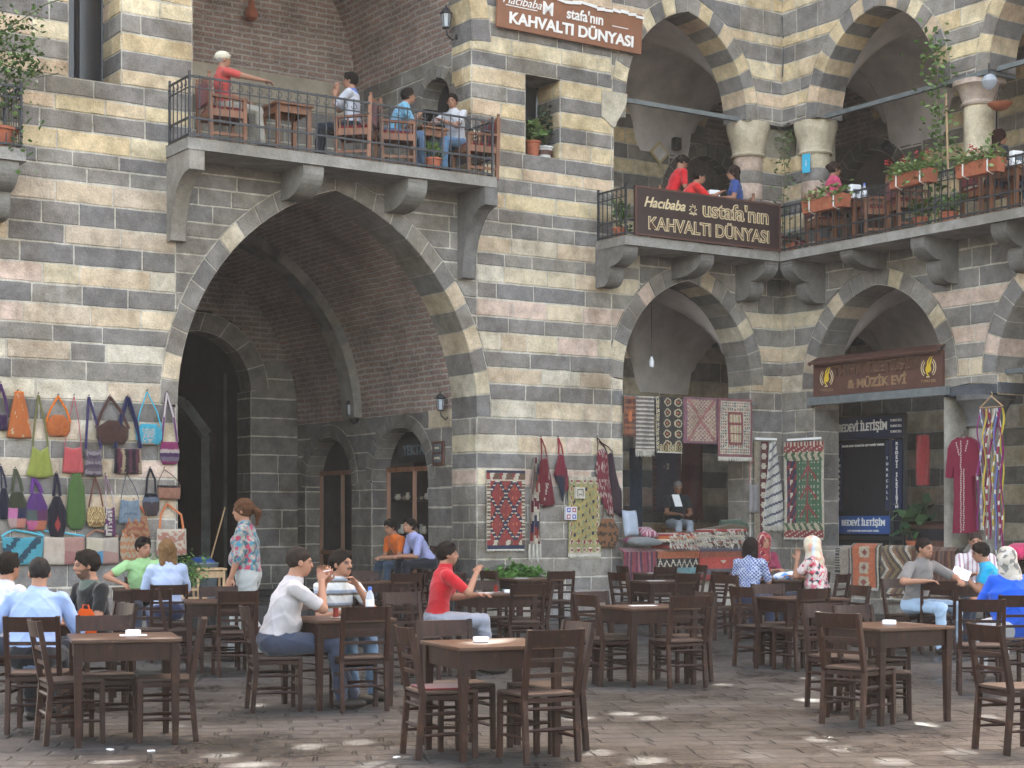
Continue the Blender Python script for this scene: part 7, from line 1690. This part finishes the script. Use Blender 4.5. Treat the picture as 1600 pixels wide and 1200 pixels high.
def btable(x, y, z, ang, label, w=.7):
    t = thing('balcony_table', label, 'table', (x, y, z), R(ang), 'honey coloured tables on the balconies'); m = MB(); m.box((0, 0, .73), (w, w, .035)); m.build('tabletop', 'wood_mid', t, bevel=.006)
    m = MB(); 
    for s in (-1, 1): m.box((0, s*(w/2-.06), .66), (w-.1, .025, .11)); m.box((s*(w/2-.06), 0, .66), (.025, w-.1, .11))
    m.build('apron', 'wood_mid', t)
    for sx in (-1, 1):
        for sy in (-1, 1): m = MB(); m.beam((sx*(w/2-.06), sy*(w/2-.06), 0), (sx*(w/2-.06), sy*(w/2-.06), .72), .06, .06); m.build('leg', 'wood_mid', t, bevel=.005)
    return Vector((x, y, z+.748))
x, y = BA(447, .30); p1 = btable(x, y, 7.0, 33, 'table before the man in the cream cap on the gate balcony', .62); x, y = BA(668, .2); p2 = btable(x, y, 7.0, 33, 'table between the two men at the right of the gate balcony', .5)
x, y = BA(1103, .35); p3 = btable(x, y, 6.32, 33, 'table on the corner balcony behind the dark sign', .6); x, y = BBp(1335, .3); p4 = btable(x, y, 6.32, -56, 'table on the right balcony before the woman in pink', .6); x, y = BBp(1585, .2); p5 = btable(x, y, 6.32, -56, 'table at the right edge of the balcony', .6)
def napbox(p, label, s=1.0):
    t = thing('napkin_box', label, 'napkin box', p, R(20), 'white napkin boxes on the balcony tables'); t.scale = (s,)*3; m = MB(); m.box((0, 0, .11), (.17, .10, .22)); m.build('box_body', 'white', t, bevel=.025); m = MB(); m.box((0, -.052, .12), (.10, .004, .06)); m.build('slot', 'galv', t)
napbox(p3+Vector((.12, -.1, 0)), 'white napkin box before the young woman in blue', 1.25); napbox(p4+Vector((-.02, -.1, 0)), 'white napkin box before the woman in pink', 1.25); napbox(p5+Vector((.0, -.1, 0)), 'white napkin box at the right edge of the balcony', 1.2)
bottle(tuple(p4+Vector((.16, -.05, 0))), 'water bottle standing on the right balcony table beside the napkin box', 1.4)

# ======================================================== PLANTS
def leaf(m, p, L, cols):
    a, b = random.uniform(0, 6.28), random.uniform(-.6, .9); d = Vector((math.cos(a)*math.cos(b), math.sin(a)*math.cos(b), math.sin(b))); s = d.cross(UP).normalized()*L*.3; s.rotate(Matrix.Rotation(random.uniform(-1, 1), 3, d)); c = random.choice(cols); f = random.uniform(.7, 1.25)
    m.add([p, p+d*L*.5+s+UP*.1*L, p+d*L, p+d*L*.5-s], [(0, 1, 2, 3)], tuple(x*f for x in c))
GR = [(.07, .14, .03), (.10, .19, .045), (.045, .10, .025), (.14, .22, .06)]
PALE = [(.20, .28, .10), (.13, .22, .06), (.08, .15, .04)]
def foliage(c, r, n, L, cols, clumps=6):
    m = MB(); cl = [Vector((random.gauss(0, r[0]*.55), random.gauss(0, r[1]*.55), random.gauss(0, r[2]*.5))) for _ in range(clumps)]
    for _ in range(n):
        q = random.choice(cl); p = Vector(c)+q+Vector((random.gauss(0, r[0]*.3), random.gauss(0, r[1]*.3), random.gauss(0, r[2]*.3))); leaf(m, p, L*random.uniform(.6, 1.3), cols)
    return m
def potted(name, label, p, pr, ph, fr_, n, L, cols=GR, pot='terracotta', fz=.0, stems=5, grp=None, z0=None):
    t = thing(name, label, 'potted plant', p, 0, grp); MB().lathe([(pr*.7, 0), (pr*.95, ph*.85), (pr*1.08, ph*.87), (pr*1.08, ph), (pr*.95, ph), (pr*.9, ph*.9)], n=16).build('pot', pot, t, smooth=True)
    foliage((0, 0, ph+fr_[2]*.8+fz), fr_, n, L, cols, 8).build('leaves', 'leaf', t); m = MB()
    for i in range(stems): a = i*2.4; m.tube([(0, 0, ph*.9), (fr_[0]*.5*math.cos(a), fr_[1]*.5*math.sin(a), ph+fr_[2]*.8+fz)], .006, 4, (.12, .13, .05))
    m.build('stems', 'leaf', t); return t
zw = 7.64
a, _ = ua(829, -.15); potted('potted_plant', 'spiky green plant in a terracotta pot on the wall window sill', FA.p(a+.05, zw, -.16), .13, .26, (.13, .12, .20), 150, .15, [(.12, .20, .05), (.18, .26, .09)])
a, _ = ua(850, -.2); t = potted('potted_plant', 'dark leafy plant in a white and pink bucket on the wall window sill', FA.p(a, zw, -.2), .15, .20, (.18, .15, .28), 260, .09, [(.03, .06, .025), (.05, .09, .03)], 'white')
m = MB(); m.lathe([(.143, .06), (.151, .13)], n=16); m.build('print_band', 'sign_maroon', t)
x, y = BA(677, .62); potted('potted_plant', 'small bright green plant in a terracotta pot by the gate balcony railing', (x, y, 7.0), .13, .2, (.14, .10, .12), 130, .09, [(.12, .24, .05), (.18, .3, .08)])
a, Y = ua(6, .5); potted('potted_plant', 'climbing white flowered plant in a terracotta pot on the far left balcony', FA.p(a-.1, 6.55, .5), .28, .28, (.4, .2, .9), 900, .09, GR, fz=.1)
m = foliage(FA.p(ua(48, .5)[0], 7.75, .45), (.30, .12, .09), 70, .07, PALE, 5); 
for _ in range(14): q = FA.p(random.uniform(-15, -13.9), random.uniform(7.0, 8.8), .5); leaf(m, q, .07, [(.75, .74, .68)])
m.tube([FA.p(-14.9, 7.9, .5), FA.p(-14.4, 8.2, .5), FA.p(-13.9, 8.6, .52), FA.p(-13.6, 8.75, .5)], .008, 4, (.1, .12, .05)); m.tube([FA.p(-14.8, 7.8, .5), FA.p(-14.0, 7.6, .5), FA.p(-13.7, 7.7, .5)], .008, 4, (.1, .12, .05))
for _ in range(60): t_ = random.random(); q = FA.p(lerp(-14.9, -13.6, t_), lerp(7.9, 8.75, t_)+random.gauss(0, .05), .5+random.gauss(0, .03)); leaf(m, q, .07, PALE)
tag(m.build('climbing_branch', 'leaf'), 'thin leafy branch with white flowers stretching before the left wall', 'branch')
a, z = pA(812, 888, .35); t = thing('green_plant', 'low bushy bright green plant on the stone bench by the gate', 'plant', FA.p(a, .45, .3)); foliage((0, 0, .16), (.38, .16, .15), 950, .12, [(.09, .22, .04), (.13, .28, .06), (.06, .15, .03)], 14).build('leaves', 'leaf', t); m = MB(); m.box((0, 0, .04), (.75, .22, .08), Matrix.Rotation(FA.rz(), 3, 'Z')); m.build('planter', 'galv', t)
x, y = XY(262, 22.6); t = potted('feathery_plant', 'tall feathery green plant behind the young man in green', (x, y, 0), .16, .5, (.34, .25, .22), 900, .06, [(.08, .17, .04), (.13, .24, .06)], fz=.22)
b, z = pB(1425, 820, -.5); potted('potted_plant', 'broad leaved plant in a red pot behind the shop parapet', FB.p(b, 1.0, -.55), .13, .25, (.24, .2, .22), 90, .26, [(.04, .09, .04), (.07, .13, .05)], fz=.1)
def vine(name, label, pts, n, spread, L, cols=PALE):
    m = MB(); pts = [Vector(p) for p in pts]; m.tube(pts, .008, 5, (.14, .13, .07))
    for _ in range(n):
        i = random.randrange(len(pts)-1); q = pts[i].lerp(pts[i+1], random.random())+Vector([random.gauss(0, spread) for _ in range(3)]); leaf(m, q, L*random.uniform(.6, 1.3), cols)
    tag(m.build(name, 'leaf'), label, 'vine', None)
vine('vine', 'green vine climbing between the paired corner columns', [FA.p(0-.12, 6.4, .15), FA.p(-.10, 7.2, .12), FA.p(.0-.05, 7.9, .14), FA.p(-.1, 8.35, .12), FA.p(-.02, 8.7, .1)], 170, .09, .09, [(.10, .17, .06), (.17, .22, .10)])
b, _ = ub(1462, .3)
vine('vine', 'tall bamboo like vine beside the pink marble column', [FB.p(b+.1, 6.4, .35), FB.p(b+.12, 7.6, .3), FB.p(b, 8.7, .25), FB.p(b-.1, 9.5, .2)], 420, .12, .12, [(.13, .24, .06), (.2, .3, .09), (.08, .15, .04)])
m = MB(); m.tube([FB.p(b+.38, 6.4, .4), FB.p(b+.22, 8.5, .3)], .018, 6); tag(m.build('cane', 'wood_pale'), 'pale bent cane standing beside the pink column', 'cane')
def flowerbox(px0, px1, z, label, nf, fl):
    u0, _ = ub(px0, .9); u1, _ = ub(px1, .9); c = FB.p((u0+u1)/2, z, .93); w = u1-u0
    t = thing('flower_box', label, 'flower box', c, FB.rz(), 'terracotta flower boxes on the balcony rail')
    m = MB(); pr = [(-.075, 0), (.075, 0), (.105, .19), (.115, .19), (.115, .21), (-.115, .21), (-.115, .19), (-.105, .19)]; k = len(pr)
    m.add([(-w/2, y, z_) for y, z_ in pr]+[(w/2, y, z_) for y, z_ in pr], [tuple(range(k)), tuple(range(2*k-1, k-1, -1))]+[(i, (i+1) % k, k+(i+1) % k, k+i) for i in range(k)]); m.build('box_body', 'terracotta', t, bevel=.006)
    m = MB()
    for _ in range(int(nf*1.5)):
        leaf(m, Vector((random.uniform(-w/2, w/2), random.gauss(-.02, .08), .2+abs(random.gauss(.06, .09))-.16*(random.random() < .25))), .10, [(.12, .21, .05), (.2, .29, .09), (.28, .34, .13)])
    m.build('leaves', 'leaf', t); m = MB()
    for _ in range(fl):
        c_ = Vector((random.uniform(-w/2, w/2), random.gauss(-.03, .06), .3+random.random()*.2))
        for _ in range(22): leaf(m, c_+Vector([random.gauss(0, .03) for _ in range(3)]), .045, [(.55, .02, .03), (.6, .05, .06)])
    if fl: m.build('flowers', 'leaf', t)
    for s in (-.3, .3): m = MB(); m.tube([(s*w, -.12, .2), (s*w, -.12, .02), (s*w, 0, -.02), (s*w, .12, .1), (s*w, .12, .24)], .012, 5); m.build('strap', 'let_white', t)
flowerbox(1262, 1325, 6.86, 'flower box with pale green leaves in front of the woman in pink', 120, 0); flowerbox(1398, 1460, 6.96, 'flower box overflowing with leaves and red geraniums in the middle of the right balcony', 330, 8); flowerbox(1502, 1566, 6.90, 'flower box with geraniums right of the pink column', 200, 5)
for px, lb in ((968, 'green plant at the left end of the corner balcony behind the railing'), (1216, 'small red potted plant at the corner where the balconies meet')):
    x, y = BA(px, .5) if px < 1100 else BBp(1238, .6); potted('potted_plant', lb, (x, y, 6.32), .11, .17, (.15, .12, .26 if px < 1100 else .08), 160, .09, GR if px < 1100 else [(.3, .05, .06), (.08, .14, .05)])
for px, lb in ((1440, 'dark green plant in a pot on the floor of the right balcony'), (1483, 'terracotta pot plant at the foot of the pink column')):
    x, y = BBp(px, .5); potted('potted_plant', lb, (x, y, 6.32), .14, .2, (.2, .14, .17), 180, .09, GR)
# power cable across the upper wall corner
m = MB(); m.tube([FA.p(-.03, 10.8, .03), FA.p(.0, 10.3, .05), FA.p(-.04, 9.7, .05)], .01, 5); tag(m.build('cable', 'iron'), 'thin dark cable down the inner corner of the arcade', 'cable')
m = MB(); m.tube([FA.p(u, 9.36+.02*math.sin(u*3), .03) for u in np.linspace(-18, -11.7, 14)], .010, 5); 
bpy.data.meshes.remove(m.build('cable', 'iron').data)

# milky summer air
mb = MB(); mb.box((0, 28, 11.4), (90, 70, 24.9)); hz = mb.build('haze', 'white'); hz['kind'] = 'stuff'
hm = bpy.data.materials.new('haze_air'); hm.use_nodes = True; t = hm.node_tree; t.nodes.remove(t.nodes['Principled BSDF'])
pv = t.nodes.new('ShaderNodeVolumePrincipled'); pv.inputs['Density'].default_value = .0004; pv.inputs['Color'].default_value = (.95, .93, .92, 1); t.links.new(pv.outputs[0], t.nodes['Material Output'].inputs['Volume'])
hz.data.materials.clear(); hz.data.materials.append(hm)
